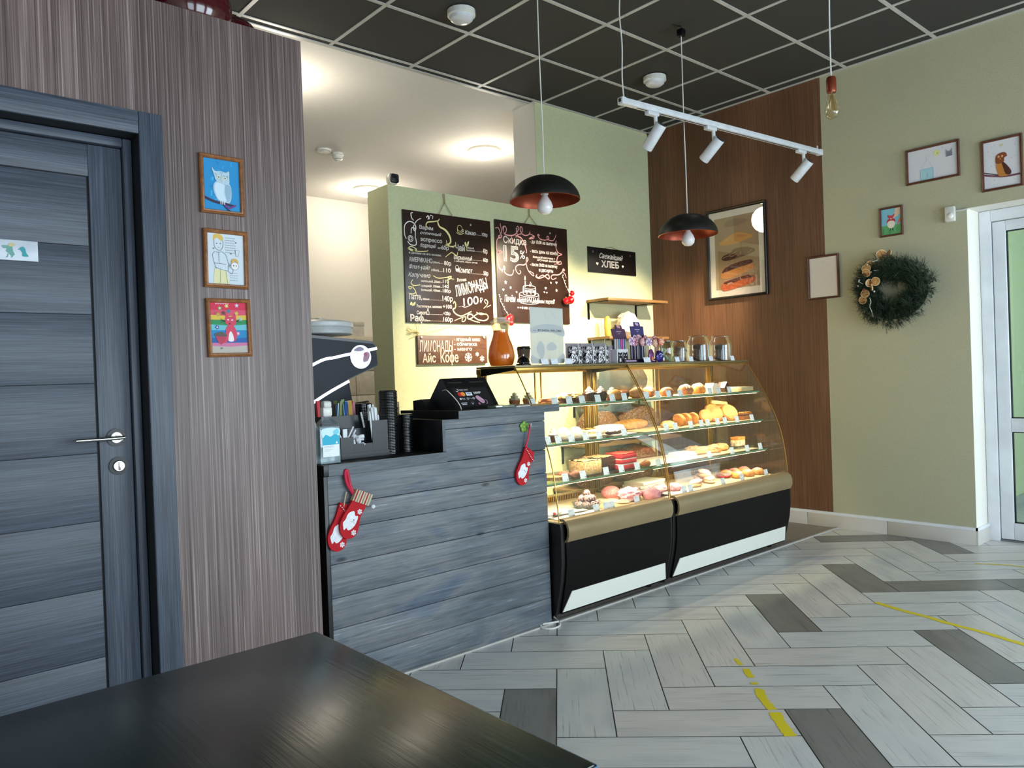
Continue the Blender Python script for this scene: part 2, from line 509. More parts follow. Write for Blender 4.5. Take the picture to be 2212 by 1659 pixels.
b.box(XR-.014, XR, 1.738, YB, .095, .114, m_pvc); b.box(XR-.014, XR+.225, YD1-.014, YD1, .095, .114, m_pvc)
for y0, y1 in ((-2.2, .1), (.103, YD0)): b.box(XR-.012, XR, y0, y1, 0, .095, m_base)
b.box(XR-.014, XR, -2.2, YD0, .095, .114, m_pvc)
struct(b.build('baseboard_right'))

# ---- white PVC glazed door in the right wall
m_pane = glass('window_glass', '#f2fbf7', .35, .05)
m_gasket = mat('black_gasket', '#101214', .5)
XD = XR+.225
d = bpy.data.objects.new('door_2', None); COL.objects.link(d); d['kind'] = 'structure'; d.location = (XD, 0, 0)
b = MB()
b.box(-.01, .07, 1.68, 1.748, 0, ZD-.002, m_pvc, .004); b.box(-.01, .07, YD0+.002, .79, 0, ZD-.002, m_pvc, .004); b.box(-.01, .07, .79, 1.68, 2.115, ZD-.002, m_pvc, .004)
struct(b.build('door_frame', d))
b = MB()
b.box(0.005, .06, 1.60, 1.676, .015, 2.11, m_pvc, .006); b.box(.005, .06, .794, .87, .015, 2.11, m_pvc, .006)
for z0, z1 in ((.015, .125), (.725, .815), (2.045, 2.11)): b.box(.006, .059, .87, 1.60, z0, z1, m_pvc, .003)
struct(b.build('door_leaf', d))
for z0, z1 in ((.125, .725), (.815, 2.045)):
    b = MB(); b.box(.028, .034, .87, 1.60, z0, z1, m_pane); struct(b.build('pane', d))
    b = MB()
    for a in ((.87, 1.60, z0, z0+.006), (.87, 1.60, z1-.006, z1), (.87, .876, z0, z1), (1.594, 1.60, z0, z1)): b.box(.02, .042, *a, m_gasket)
    struct(b.build('gasket', d))
b = MB(); b.cyl((-.005, .83, 1.05), (-.05, .83, 1.05), .012, m_pvc); b.cyl((-.05, .83, 1.05), (-.05, .96, 1.05), .010, m_pvc); b.box(-.006, .006, .815, .845, .98, 1.12, m_pvc, .003)
struct(b.build('door_handle', d))
b = MB(); b.box(.0, .07, YD0, 1.75, -.004, .012, mat('grey_threshold', '#8b8d8f', .4, .6)); struct(b.build('threshold', d))

# ---- vestibule seen through the glass
m_lime = m_paint('lime_vestibule_paint', '#c9d3ae', '#c3cda8', .05, 40)
b = MB(); b.box(5.78, 8.0, 1.95, 2.05, 0, 2.9, m_lime); b.box(7.95, 8.05, -.1, 1.95, 0, 2.9, m_lime); struct(b.build('wall_vestibule'))
b = MB(); b.box(5.775, 8.0, -.1, 1.95, -.01, .0, mat('grey_vestibule_tile', '#c0c2c0', .4)); b.box(5.78, 7.95, 1.935, 1.95, 0, .1, mat('grey_skirting', '#a9aba9', .4)); struct(b.build('floor'))
b = MB(); b.box(5.775, 8.0, -.1, 2.05, 2.9, 2.95, m_white); struct(b.build('ceiling'))
def mat_rug():
    n = N('ribbed_rubber'); n.set(Roughness=.9); v = n.coord('Object', (1, 1, 1)); w = n.n('ShaderNodeTexWave', i_Scale=18.0); n.l(v, w.inputs[0])
    n.col(n.ramp(w.outputs[0], [(.3, '#2b3234'), (.7, '#5a6468')])); return n.m
t = box_obj('doormat', (6.05, 7.5, .55, 1.45, .0005, .012), mat_rug(), bev=.003)
tag(t, 'dark ribbed doormat on the vestibule floor behind the glass door', 'doormat')

# ---- rear wall with the shop windows that give the daylight (behind the viewer)
b = MB()
wins = [(-1.75, -.1), (.55, 2.65), (3.25, 5.35)]
xs = -2.2
for x0, x1 in wins:
    b.box(xs, x0, -2.3, -2.2, 0, H, m_olive); b.box(x0, x1, -2.3, -2.2, 0, .4, m_olive); b.box(x0, x1, -2.3, -2.2, 2.72, H, m_olive); xs = x1
b.box(xs, XR+.24, -2.3, -2.2, 0, H, m_olive)
struct(b.build('wall_front'))
for k, (x0, x1) in enumerate(wins):
    b = MB(); xm = (x0+x1)/2
    for a in ((x0, x0+.07, .4, 2.72), (x1-.07, x1, .4, 2.72), (xm-.035, xm+.035, .47, 2.65), (x0+.07, x1-.07, .4, .47), (x0+.07, x1-.07, 2.65, 2.72)):
        b.box(a[0], a[1], -2.29, -2.23, a[2], a[3], m_pvc, .004)
    w = struct(b.build('window_%d' % (k+1)))
    b = MB(); b.box(x0+.07, xm-.035, -2.263, -2.257, .47, 2.65, m_pane); b.box(xm+.035, x1-.07, -2.263, -2.257, .47, 2.65, m_pane); struct(b.build('pane', w))

# ---- grey door in the left partition
def m_grain(name, stops, scale, rough=.45, bump=.12):
    n = N(name); n.set(Roughness=rough); v = n.coord('Object', scale); f = n.noise(v, 1, 5, .68, .25)
    v2 = n.coord('Object', tuple(s*.12 for s in scale)); f2 = n.noise(v2, 1, 2)
    c = n.mix(.5, n.ramp(f, stops), n.ramp(f2, [(.3, '#9a9a9a'), (.7, '#ffffff')]), 'MULTIPLY')
    n.col(c); n.bump(f, bump, .002); return n.m
GS = [(.28, '#252a32'), (.5, '#49515f'), (.72, '#646d7b')]
m_dh = m_grain('grey_veneer_across', GS, (4, 4, 330)); m_dv = m_grain('grey_veneer_along', GS, (330, 330, 4))
m_groove = mat('door_groove', '#0e1013', .6); m_nickel = mat('satin_nickel', '#b9b9b4', .22, 1.0); m_blackmetal = mat('black_rosette', '#0d0f10', .3, .4)
YL = 2.74
d = bpy.data.objects.new('door_1', None); COL.objects.link(d); d['kind'] = 'structure'; d.location = (0, YL, 0)
x0, x1 = -.072, .735
b = MB()
for a in ((x0, x0+.1), (x1-.098, x1)): b.box(a[0], a[1], 0, .04, .008, 2.0, m_dv, .002)
struct(b.build('stile', d))
b = MB(); b.box(x0+.1, x1-.098, .002, .038, 1.898, 2.0, m_dh, .002); b.box(x0+.1, x1-.098, .002, .038, .008, .12, m_dh, .002); struct(b.build('rail', d))
b = MB(); zz = [.12, .345, .565, .785, 1.005, 1.23, 1.452, 1.672, 1.898]
for i in range(8): b.box(x0+.104, x1-.104, .006, .034, zz[i]+.0007, zz[i+1]-(.004 if i == 7 else .0007), m_dh, .0012)
b.box(x0+.1, x1-.098, .012, .03, .12, 1.898, m_groove); struct(b.build('panel', d))
b = MB(); zc = 1.051; xc = .686
b.lathe([(.0, -.001), (.029, -.001), (.029, .007), (.0, .007)], m_blackmetal, 28); v = b.bm.verts[:]
b.xf(v, Matrix.Translation((xc, 0, zc)) @ Matrix.Rotation(pi/2, 4, 'X'))
r = b.lathe([(0, .006), (.017, .006), (.017, .012), (0, .012)], m_nickel, 24); b.xf(r, Matrix.Translation((xc, 0, zc)) @ Matrix.Rotation(pi/2, 4, 'X'))
b.cyl((xc, -.01, zc), (xc+.004, -.052, zc), .008, m_nickel)
b.tube(smooth_pts([(xc+.014, -.05, zc+.001), (xc-.02, -.053, zc), (xc-.07, -.05, zc), (xc-.125, -.046, zc)], 5), .0062, m_nickel, 10)
struct(b.build('door_handle', d))
b = MB(); zc = .958; xc = .690
r = b.lathe([(0, -.001), (.029, -.001), (.029, .007), (0, .007)], m_blackmetal, 28)
r += b.lathe([(0, .006), (.018, .006), (.018, .013), (.016, .015), (0, .015)], m_nickel, 24); b.xf(r, Matrix.Translation((xc, 0, zc)) @ Matrix.Rotation(pi/2, 4, 'X'))
b.box(xc-.002, xc+.002, -.024, -.014, zc-.014, zc+.014, m_nickel, .001); struct(b.build('thumb_turn', d))
b = MB()
for xa, xb in ((x1+.004, x1+.032), (x0-.032, x0-.004)): b.box(xa, xb, -.012, .05, .0, 2.035, m_dv, .006)
b.box(x0-.004, x1+.004, -.012, .05, 2.004, 2.035, m_dh, .006); struct(b.build('door_stop', d))
b = MB()
for xa, xb in ((.768, .80), (-.15, -.105)): b.box(xa, xb, -.074, .05, 0, 2.06, m_groove)
b.box(-.105, .768, -.074, .05, 2.036, 2.06, m_groove); struct(b.build('reveal', d))
b = MB()
b.box(.768, .842, -.094, -.0805, 0, 2.108, m_dv, .003); b.box(-.18, -.106, -.094, -.0805, 0, 2.108, m_dv, .003)
b.box(-.1055, .7675, -.094, -.0805, 2.034, 2.108, m_dh, .003); struct(b.build('casing', d))

# ================================================================ pictures, boards and lamps
m_oak = m_grain('oak_frame', [(.3, '#7c4f2b'), (.6, '#a36a3c'), (.8, '#b67b49')], (60, 60, 60), .4, .1)
m_walnut = m_grain('walnut_frame', [(.3, '#4a2a1d'), (.6, '#6d3f2a'), (.8, '#7c4b33')], (60, 60, 60), .4, .1)
m_blackframe = mat('black_frame', '#1c1714', .3)
m_paper = mat('white_paper', '#e8e9ea', .7, scale=8)
m_card = mat('brown_backing', '#6d553c', .8)
def ink(col, rough=.7): return mat('ink_'+col.strip('#'), col, rough, col2=col)
def frame_mesh(w, h, fw, dep, m):
    b = MB(); prof = [(0, 0), (0, -dep*.75), (fw*.25, -dep), (fw*.55, -dep*.82), (fw*.8, -dep*.9), (fw, -dep*.6), (fw, 0)]
    cs = [(-w/2, -h/2, 1, 1), (w/2, -h/2, -1, 1), (w/2, h/2, -1, -1), (-w/2, h/2, 1, -1)]
    b.rings([[(x+sx*p[0], p[1], z+sz*p[0]) for p in prof] for x, z, sx, sz in cs], m, False, False, True)
    return b
def picture(name, label, cat, loc, rz, w, h, fw, dep, m, draw, paper=None, group=None, tilt=0):
    t = thing(name, label, cat, loc, rz, group)
    if tilt: t.rotation_euler = (0, tilt, rz)
    frame_mesh(w, h, fw, dep, m).build('frame', t, sharp=30)
    box_obj('backing', (-w/2+.002, w/2-.002, -dep*.3, 0, -h/2+.002, h/2-.002), m_card, t)
    d = Draw(); d.y = -dep*.32
    a, c = w/2-fw*.9, h/2-fw*.9
    d.rect(-a, -c, a, c, paper or m_paper); d.up()
    if draw: draw(d, a, c)
    d.build('picture', t)
    return t
K = ink
# -- the three children's paintings beside the grey door
def owl(d, a, c):
    for i in range(16):
        x, z = random.uniform(-a*.8, a*.8), random.uniform(-c*.85, c*.85)
        d.stroke([(x, z), (x+random.uniform(-.01, .01), z+random.uniform(.008, .02))], .006, K(random.choice(['#2a9ad0', '#1b7fc0', '#3aaada'])), 1)
    d.up(); d.blob([(-.026, .005), (-.03, -.02), (-.018, -.05), (.0, -.062), (.024, -.06), (.033, -.03), (.028, .005), (.0, .02)], K('#a9c4d6'))
    d.up(); d.blob([(-.022, .004), (-.026, -.02), (-.014, -.05), (.004, -.06), (.012, -.052), (.006, -.025), (.008, .0), (-.006, .008)], K('#c9dcea')); d.blob([(.014, .002), (.03, -.005), (.03, -.035), (.02, -.055), (.012, -.03)], K('#93b1c6'))
    d.up(); d.blob([(-.026, .03), (-.034, .058), (-.022, .046), (-.004, .048), (.014, .045), (.026, .05), (.026, .028), (.024, .006), (.002, .004), (-.02, .012)], K('#b4cbd9'))
    d.up()
    for i in range(26): 
        x, z = random.uniform(-.022, .022), random.uniform(.01, .042); d.stroke([(x, z), (x+random.uniform(-.004, .004), z+.005)], .0012, K(random.choice(['#6f8797', '#8fa5b3'])), 1)
    for x, z in ((-.011, .026), (.011, .024)): d.ell(x, z, .0055, .0065, K('#d9dfc9'))
    d.up()
    for x, z in ((-.011, .026), (.011, .024)): d.ell(x, z, .0022, .0026, K('#15181c'))
    d.poly([(-.004, .018), (.003, .018), (-.001, .008)], K('#c9c4a8'))
    d.stroke([(-a, -.048), (-.03, -.06), (.0, -.064), (.02, -.066), (.038, -.07)], .008, K('#3a2342')); d.up(); d.stroke([(.005, -.066), (.02, -.078), (.036, -.072), (.046, -.066)], .006, K('#6b3f86')); d.stroke([(.0, -.066), (.015, -.082), (.034, -.092)], .003, K('#2c2a55'))
    for x in (-.008, -.002, .004): d.stroke([(x, -.055), (x+.001, -.068)], .003, K('#cfd3d8'), 1)
def portrait(d, a, c):
    g = K('#5b6470'); y = K('#d9cf9a')
    d.blob([(-.042, .062), (-.04, .082), (-.02, .086), (-.008, .074), (-.012, .062), (-.03, .072)], K('#d8b25a')); d.up()
    d.poly([(-.04, -.035), (.0, -.04), (.012, -.086), (-.045, -.086)], K('#ddd7a8')); d.up()
    d.stroke([(-.04, .064), (-.038, .04), (-.022, .028), (-.01, .042), (-.009, .064)], .0012, g)
    d.stroke([(-.036, .024), (-.046, .012), (-.04, -.018), (-.034, -.035)], .0012, g); d.stroke([(-.014, .025), (.0, .014), (.008, -.012), (.014, -.03)], .0012, g)
    d.stroke([(-.04, -.016), (.0, -.018)], .0014, g, 1); d.stroke([(-.025, .022), (-.024, -.016)], .0009, g, 1); d.stroke([(-.033, .024), (-.025, .021), (-.016, .025)], .0012, g)
    for z in (.015, .006, -.004): d.ell(-.023, z, .0011, .0011, g)
    d.stroke([(-.04, -.03), (-.02, -.036), (.005, -.04), (.007, -.022)], .0012, g); d.stroke([(.005, -.04), (.02, -.05), (.024, -.03), (.014, -.018)], .0012, g)
    d.stroke([(-.02, -.038), (-.022, -.086)], .0009, g, 1); d.stroke([(-.002, -.04), (.004, -.086)], .0009, g, 1)
    for x, z in ((-.031, .052), (-.018, .053)): d.ell(x, z, .0022, .0015, K('#30343c'))
    d.stroke([(-.028, .039), (-.02, .038)], .0012, K('#b55a5a'), 1)
    for i in range(7): # lines of a child's handwriting, too faint to read
        x = -.002; z = .074-.0085*i
        while x < .034-.003*(i % 3):
            w = random.uniform(.003, .007); d.stroke([(x, z), (x+w*.3, z+.0016), (x+w*.6, z-.001), (x+w, z+.001)], .0008, g, 2); x += w+.002
    for i in range(4):
        x = .012; z = -.048-.0085*i
        while x < .04:
            w = random.uniform(.003, .006); d.stroke([(x, z), (x+w*.5, z+.0014), (x+w, z)], .0008, g, 2); x += w+.002
    d.heart(.036, .06, .003, g); d.heart(.018, .02, .003, g); d.heart(-.042, .034, .003, g)
    d.poly([(.034, .034), (.046, .034), (.044, .014), (.036, .014)], K('#d3d7dc')); d.stroke([(.033, .034), (.047, .034), (.044, .013), (.036, .013), (.033, .034)], .001, g, 1)
    d.ell(.03, -.022, .013, .014, K('#e9e4df')); d.up(); d.blob([(.018, -.012), (.02, .0), (.03, .004), (.04, .0), (.042, -.013), (.03, -.006)], K('#cfa85a'))
    d.ring(.03, -.022, .0135, .0009, g, 18); d.ell(.026, -.021, .0016, .0024, K('#222833')); d.ell(.035, -.021, .0016, .0024, K('#222833')); d.stroke([(.015, -.02), (.008, -.024), (.014, -.012)], .001, g)
def rainbow(d, a, c):
    zs = [.088, .062, .045, .028, .012, -.008, -.034, -.052, -.062, -.09]
    for i, col in enumerate(['#cf2c4d', '#d4506a', '#d9b84a', '#2f8a52', '#6cb7c4', '#2583ba', '#2a5fa0', '#c9739a', '#b7aea4']):
        z1 = min(zs[i], c); z0 = max(zs[i+1], -c)
        d.poly([(-a, z0), (0, z0-.004*(i % 2) if i < 8 else z0), (a, z0), (a, z1), (0, z1-.004*((i+1) % 2) if i else z1), (-a, z1)], K(col))
    d.up()
    for x, z, col in ((-.03, .068, '#8a9a4c'), (-.006, .076, '#e0b64e'), (.03, .078, '#c59fb4'), (-.018, .052, '#5d4a3a'), (.0, .058, '#3f7f8e'), (.028, .05, '#c9b64a'), (-.042, .05, '#b55a48'), (.04, .03, '#a8c8c0'), (-.042, .002, '#3b3f8e'), (.03, -.02, '#d786b4'), (-.036, .046, '#b8a04a')):
        d.star(x, z, .0085, K(col), 5, .6, random.random()*3)
    d.up()
    for x, z in ((-.006, .076), (.03, .078), (-.042, .002), (.03, -.02), (-.03, .068)): d.ell(x, z, .003, .003, K('#e8d9dc'))
    for i in range(6): d.stroke([(-.045+.008*i, .085), (-.042+.008*i, .082), (-.039+.008*i, .086)], .0016, K('#f0d5dc'), 2)
    fx = K('#cf4560')
    d.blob([(-.014, .03), (-.012, .016), (.004, .006), (.022, .01), (.026, .026), (.022, .042), (.004, .038), (-.008, .042)], fx); d.blob([(-.006, .006), (-.014, -.02), (-.01, -.044), (.018, -.046), (.026, -.02), (.016, .006)], fx); d.blob([(-.03, -.05), (-.02, -.03), (-.008, -.04), (-.014, -.052)], fx)
    d.poly([(-.012, .036), (-.01, .052), (-.001, .04)], fx); d.poly([(.015, .04), (.023, .05), (.026, .036)], fx)
    d.up(); d.blob([(-.004, -.046), (-.003, -.025), (.004, -.012), (.012, -.026), (.013, -.046)], K('#ece3e2')); d.ell(.002, .014, .003, .0025, K('#6e1f30'))
    d.ell(-.003, .028, .0035, .002, K('#efe6e4')); d.ell(.011, .027, .0035, .002, K('#efe6e4'))
    for k in (-1, 1):
        for j in range(3): d.stroke([(.006+k*.018, .022), (.006+k*.036, .02+.006*j)], .0012, K('#22252c'), 1)
    d.blob([(-.05, -.02), (-.03, -.014), (-.012, -.022), (-.012, -.03), (-.05, -.028)], K('#5f5650')); d.poly([(-.05, -.029), (-.012, -.031), (-.02, -.05), (-.03, -.058), (-.04, -.052)], K('#b93e56'))
    d.stroke([(-.034, -.072), (-.026, -.07)], .004, K('#6d675f'), 1)
PX0, PY = 1.034, 2.6585
picture('framed_picture', 'oak framed child painting of a white owl on blue, topmost by the grey door', 'picture', (PX0, PY, 1.905), 0, .152, .203, .014, .016, m_oak, owl, K('#1f8ac4'), tilt=0.0)
picture('framed_picture', 'oak framed pencil drawing of a standing person and notes on white paper', 'picture', (PX0+.004, PY, 1.648), 0, .154, .202, .014, .016, m_oak, portrait, K('#ccd6de'), tilt=.012)
picture('framed_picture', 'oak framed child painting of a pink fox on rainbow stripes', 'picture', (PX0+.006, PY, 1.409), 0, .154, .202, .014, .016, m_oak, rainbow, tilt=-.012)
# -- strip sign on the grey door
t = thing('door_sign', 'white strip sign with little painted animals stuck on the grey door', 'sign', (.375, 2.7395, 1.641), 0)
box_obj('card', (-.112, .112, -.004, .0, -.031, .031), mat('sign_white', '#cdd4de', .35), t, .001)
d = Draw(); d.y = -.0046
d.blob([(-.03, -.02), (-.05, .0), (-.044, .018), (-.026, .018), (-.012, .004), (-.002, -.012), (-.004, -.02)], K('#c2a3b2')); d.up().blob([(-.02, -.018), (-.026, -.005), (-.016, .0), (-.008, -.012)], K('#b592a4'))
gr = K('#6fa39b')
d.blob([(.022, .004), (.018, .012), (.034, .013), (.044, .012), (.046, -.002), (.05, -.014), (.042, -.018), (.034, -.01), (.028, -.004), (.03, .004)], gr)
for x in (.033, .045): d.stroke([(x, -.012), (x-.002, -.022), (x-.006, -.022)], .003, gr, 1)
d.up().blob([(.034, .012), (.038, .02), (.048, .022), (.052, .016), (.044, .01)], K('#c9bd8d'))
te = K('#3f9ba3')
d.blob([(.066, .0), (.064, .008), (.072, .012), (.078, .006), (.08, -.006), (.086, -.016), (.078, -.018), (.07, -.016), (.07, -.006)], te); d.stroke([(.06, .003), (.066, .004)], .003, te, 1)
d.build('print', t)

# -- pictures on the right wall (facing -x): local x runs towards -y
RW = -pi/2; RX = XR-.0015
def bread_poster(d, a, c):
    d.rect(-a+.052, -c+.06, a-.05, c-.056, K('#a98d68')); d.up()
    d.blob([(-.1, .22), (-.08, .262), (.0, .272), (.08, .26), (.1, .235), (.02, .215)], K('#98795a'))
    d.blob([(-.16, .085), (-.12, .115), (-.05, .145), (.02, .158), (.12, .13), (.15, .105), (.1, .09), (.0, .07), (-.1, .068)], K('#d39a4c')); d.up().blob([(-.11, .108), (-.05, .135), (-.04, .12), (-.1, .095)], K('#d3a25c')); d.blob([(.0, .14), (.06, .135), (.1, .118), (.02, .115)], K('#c48c48'))
    d.blob([(-.14, -.04), (-.12, -.015), (-.06, .0), (-.02, .03), (.1, .028), (.17, -.005), (.12, -.03), (.0, -.05), (-.1, -.06)], K('#7d5f3a'))
    d.up().blob([(-.14, -.04), (-.12, -.018), (-.06, -.005), (.0, -.022), (-.02, -.05), (-.1, -.058)], K('#54301c'))
    d.rect(-a+.062, -c+.064, .06, -.035, K('#6e5138')) if False else None
    for p in ([(-.13, -.035), (-.08, -.022), (-.03, -.03)], [(-.06, -.005), (-.05, .02)], [(-.05, -.03), (.0, -.02), (.03, -.04)], [(.03, -.03), (.04, .0)], [(.1, -.02), (.14, .0)], [(-.07, -.015), (-.02, -.005), (.0, .01)]): d.stroke(p, .005, K('#b58a6a'))
    d.blob([(-.14, -.2), (-.145, -.15), (-.1, -.11), (.0, -.085), (.12, -.075), (.145, -.11), (.15, -.15), (.1, -.165), (-.05, -.2)], K('#d3904c')); d.up().blob([(-.14, -.155), (-.1, -.112), (.0, -.086), (.12, -.076), (.14, -.105), (.02, -.125), (-.08, -.145)], K('#5a3420'))
    d.blob([(-.15, -.285), (-.13, -.235), (-.05, -.215), (.1, -.195), (.16, -.215), (.15, -.255), (.05, -.28), (-.1, -.305)], K('#c9602c')); d.up().blob([(-.13, -.24), (-.05, -.217), (.1, -.197), (.15, -.215), (.05, -.225), (-.06, -.25)], K('#5f2c1a'))
    for p in ([(-.1, -.262), (-.06, -.245), (-.03, -.25)], [(-.09, -.248), (-.05, -.238)], [(.0, -.17), (.005, -.21)], [(.03, -.16), (.03, -.22), (.05, -.225)], [(.02, -.19), (.05, -.185)]): d.stroke(p, .006, K('#c09a76'))
t = picture('framed_poster', 'large black framed poster of breads above the display case', 'poster', (RX, 3.437, 2.153), RW, .545, .742, .022, .024, m_blackframe, bread_poster, K('#e6ddcf'))
box_obj('poster_glass', (-.25, .25, -.0135, -.0115, -.348, .348), glass('picture_glass', '#ffffff', .3, .06), t)
def blankcert(d, a, c):
    d.rect(-a, -c, a, c, K('#d8d0c8')); d.up()
    for i in range(3): d.ring(0, c-.03, .006+.004*i, .001, K('#b9b4ac'), 10, pi, 2*pi)
picture('framed_certificate', 'walnut framed pale certificate across the seam of brown and olive wallpaper', 'picture', (RX, 2.717, 1.862), RW, .24, .322, .015, .018, m_walnut, blankcert)
def bluehouse(d, a, c):
    d.rect(-.075, -c, .005, -c+.075, K('#a5cdd8')); d.up(); d.stroke([(-.075, -c+.002), (-.075, -c+.075), (.005, -c+.075), (.005, -c+.002)], .0025, K('#79b2c2'), 1); d.stroke([(-.035, -c+.045), (-.03, -c+.025), (-.04, -c+.02)], .002, K('#5b8fa3'))
    d.stroke([(-.07, -c+.08), (-.03, .03), (.0, -c+.08)], .0015, K('#c9b4be'), 1); d.stroke([(-.035, .028), (-.035, .05), (-.01, .055)], .0015, K('#b9b4c6'))
    d.ell(.03, .06, .02, .02, K('#dcdc9a')); d.up(); d.stroke([(.032, .052), (.036, .062)], .003, K('#5f624c'), 1)
    d.poly([(.085, .02), (.085, .07), (.098, .055), (.11, .055), (.122, .072), (.124, .022)], K('#8f919e')); d.up()
    for i in range(9): d.stroke([(.088+.004*i, .022), (.089+.004*i, .05)], .0012, K('#62646f'), 1)
    d.heart(.066, .086, .004, K('#8c8fae'))
picture('framed_picture', 'walnut framed wide drawing of a light blue house, yellow sun and cat face', 'picture', (RX, 1.945, 2.528), RW, .332, .238, .015, .018, m_walnut, bluehouse, K('#d5d5dc'))
def brownowl(d, a, c):
    for i in range(46):
        x, z = random.uniform(-a*.9, a*.9), random.uniform(-c*.9, c*.85); d.stroke([(x, z), (x+random.uniform(-.005, .005), z+random.uniform(.003, .009))], .003, K(random.choice(['#b3b9c4', '#9aa1b0', '#c2c6cf'])), 1)
    d.up(); d.heart(.0, c-.035, .012, K('#cfc9a0'))
    d.stroke([(-a, -.055), (-.05, -.07), (.02, -.085), (a*.97, -.085)], .012, K('#6e4650')); d.stroke([(-a, -.04), (-.06, -.055), (-.02, -.07)], .006, K('#3f3036'))
    d.up().blob([(-.03, -.03), (-.03, .0), (-.012, .02), (.02, -.005), (.04, -.05), (.035, -.08), (.0, -.082), (-.02, -.07)], K('#b77a35')); d.up().blob([(.0, .008), (.02, -.005), (.05, -.055), (.045, -.078), (.02, -.07), (.008, -.03)], K('#4b2413')); d.blob([(-.034, .02), (-.03, .05), (-.005, .066), (.022, .062), (.03, .04), (.015, .032), (.012, .008), (-.012, .0), (-.03, .004)], K('#86441f'))
    d.up()
    for x in (-.016, .004): d.ell(x, .044, .006, .007, K('#d3a878'))
    d.poly([(-.012, .034), (-.002, .034), (-.007, .02)], K('#d08a3a'))
picture('framed_picture', 'walnut framed drawing of a brown owl on a branch above the white door', 'picture', (RX, 1.541, 2.432), RW, .228, .322, .015, .018, m_walnut, brownowl, K('#d9d9de'))
def fox(d, a, c):
    d.rect(-a, -c, a, -.025, K('#5aa468')); d.rect(-a, -.025, a, c, K('#7bbdd0')); d.up()
    for i in range(14):
        x = random.uniform(-a, a*.9); d.stroke([(x, random.uniform(-c*.95, -.04)), (x+.006, random.uniform(-c*.9, -.035))], .006, K(random.choice(['#4a9258', '#6fb578'])), 1)
    d.poly([(.015, .02), (a, .045), (a, c), (.03, c)], K('#d8c3a8')); d.poly([(a*.6, -.03), (a, .0), (a, .03), (a*.7, .0)], K('#d5743f')); d.up()
    d.ell(.0, -.018, .026, .03, K('#e2dcc9')); d.blob([(-.03, -.008), (-.022, .016), (.0, .02), (.022, .016), (.03, -.008), (.012, .004), (-.012, .004)], K('#b4364a'))
    d.up().blob([(-.02, .05), (-.022, .034), (-.004, .014), (.004, .014), (.02, .034), (.024, .052), (.012, .042), (-.01, .042)], K('#c23f4e')); d.poly([(-.006, .022), (.006, .022), (.0, .012)], K('#e7e2d6'))
    for x in (-.006, .008): d.stroke([(x, -.045), (x, -.06), (x+.008*(1 if x > 0 else -1), -.062)], .004, K('#1d2024'), 1)
picture('framed_picture', 'small walnut framed painting of a red fox on grass above the wreath', 'picture', (RX, 2.22, 2.187), RW, .156, .203, .013, .018, m_walnut, fox)

# -- motion detector beside the white door
m_abs = mat('white_plastic', '#dcdcd4', .3)
t = thing('motion_detector', 'small white motion detector on the olive wall beside the white door', 'motion detector', (RX, 1.84, 2.166), RW)
b = MB(); b.box(-.03, .03, -.04, 0, -.05, .05, m_abs, .008); b.build('housing', t)
b = MB(); b.ball((.006, -.036, -.012), (.02, .012, .022), mat('milky_lens', '#f1f0ea', .15), 14); b.build('lens', t)
b = MB(); b.box(.03, .1, -.012, 0, .012, .022, m_abs, .002); b.build('cable_duct', t)

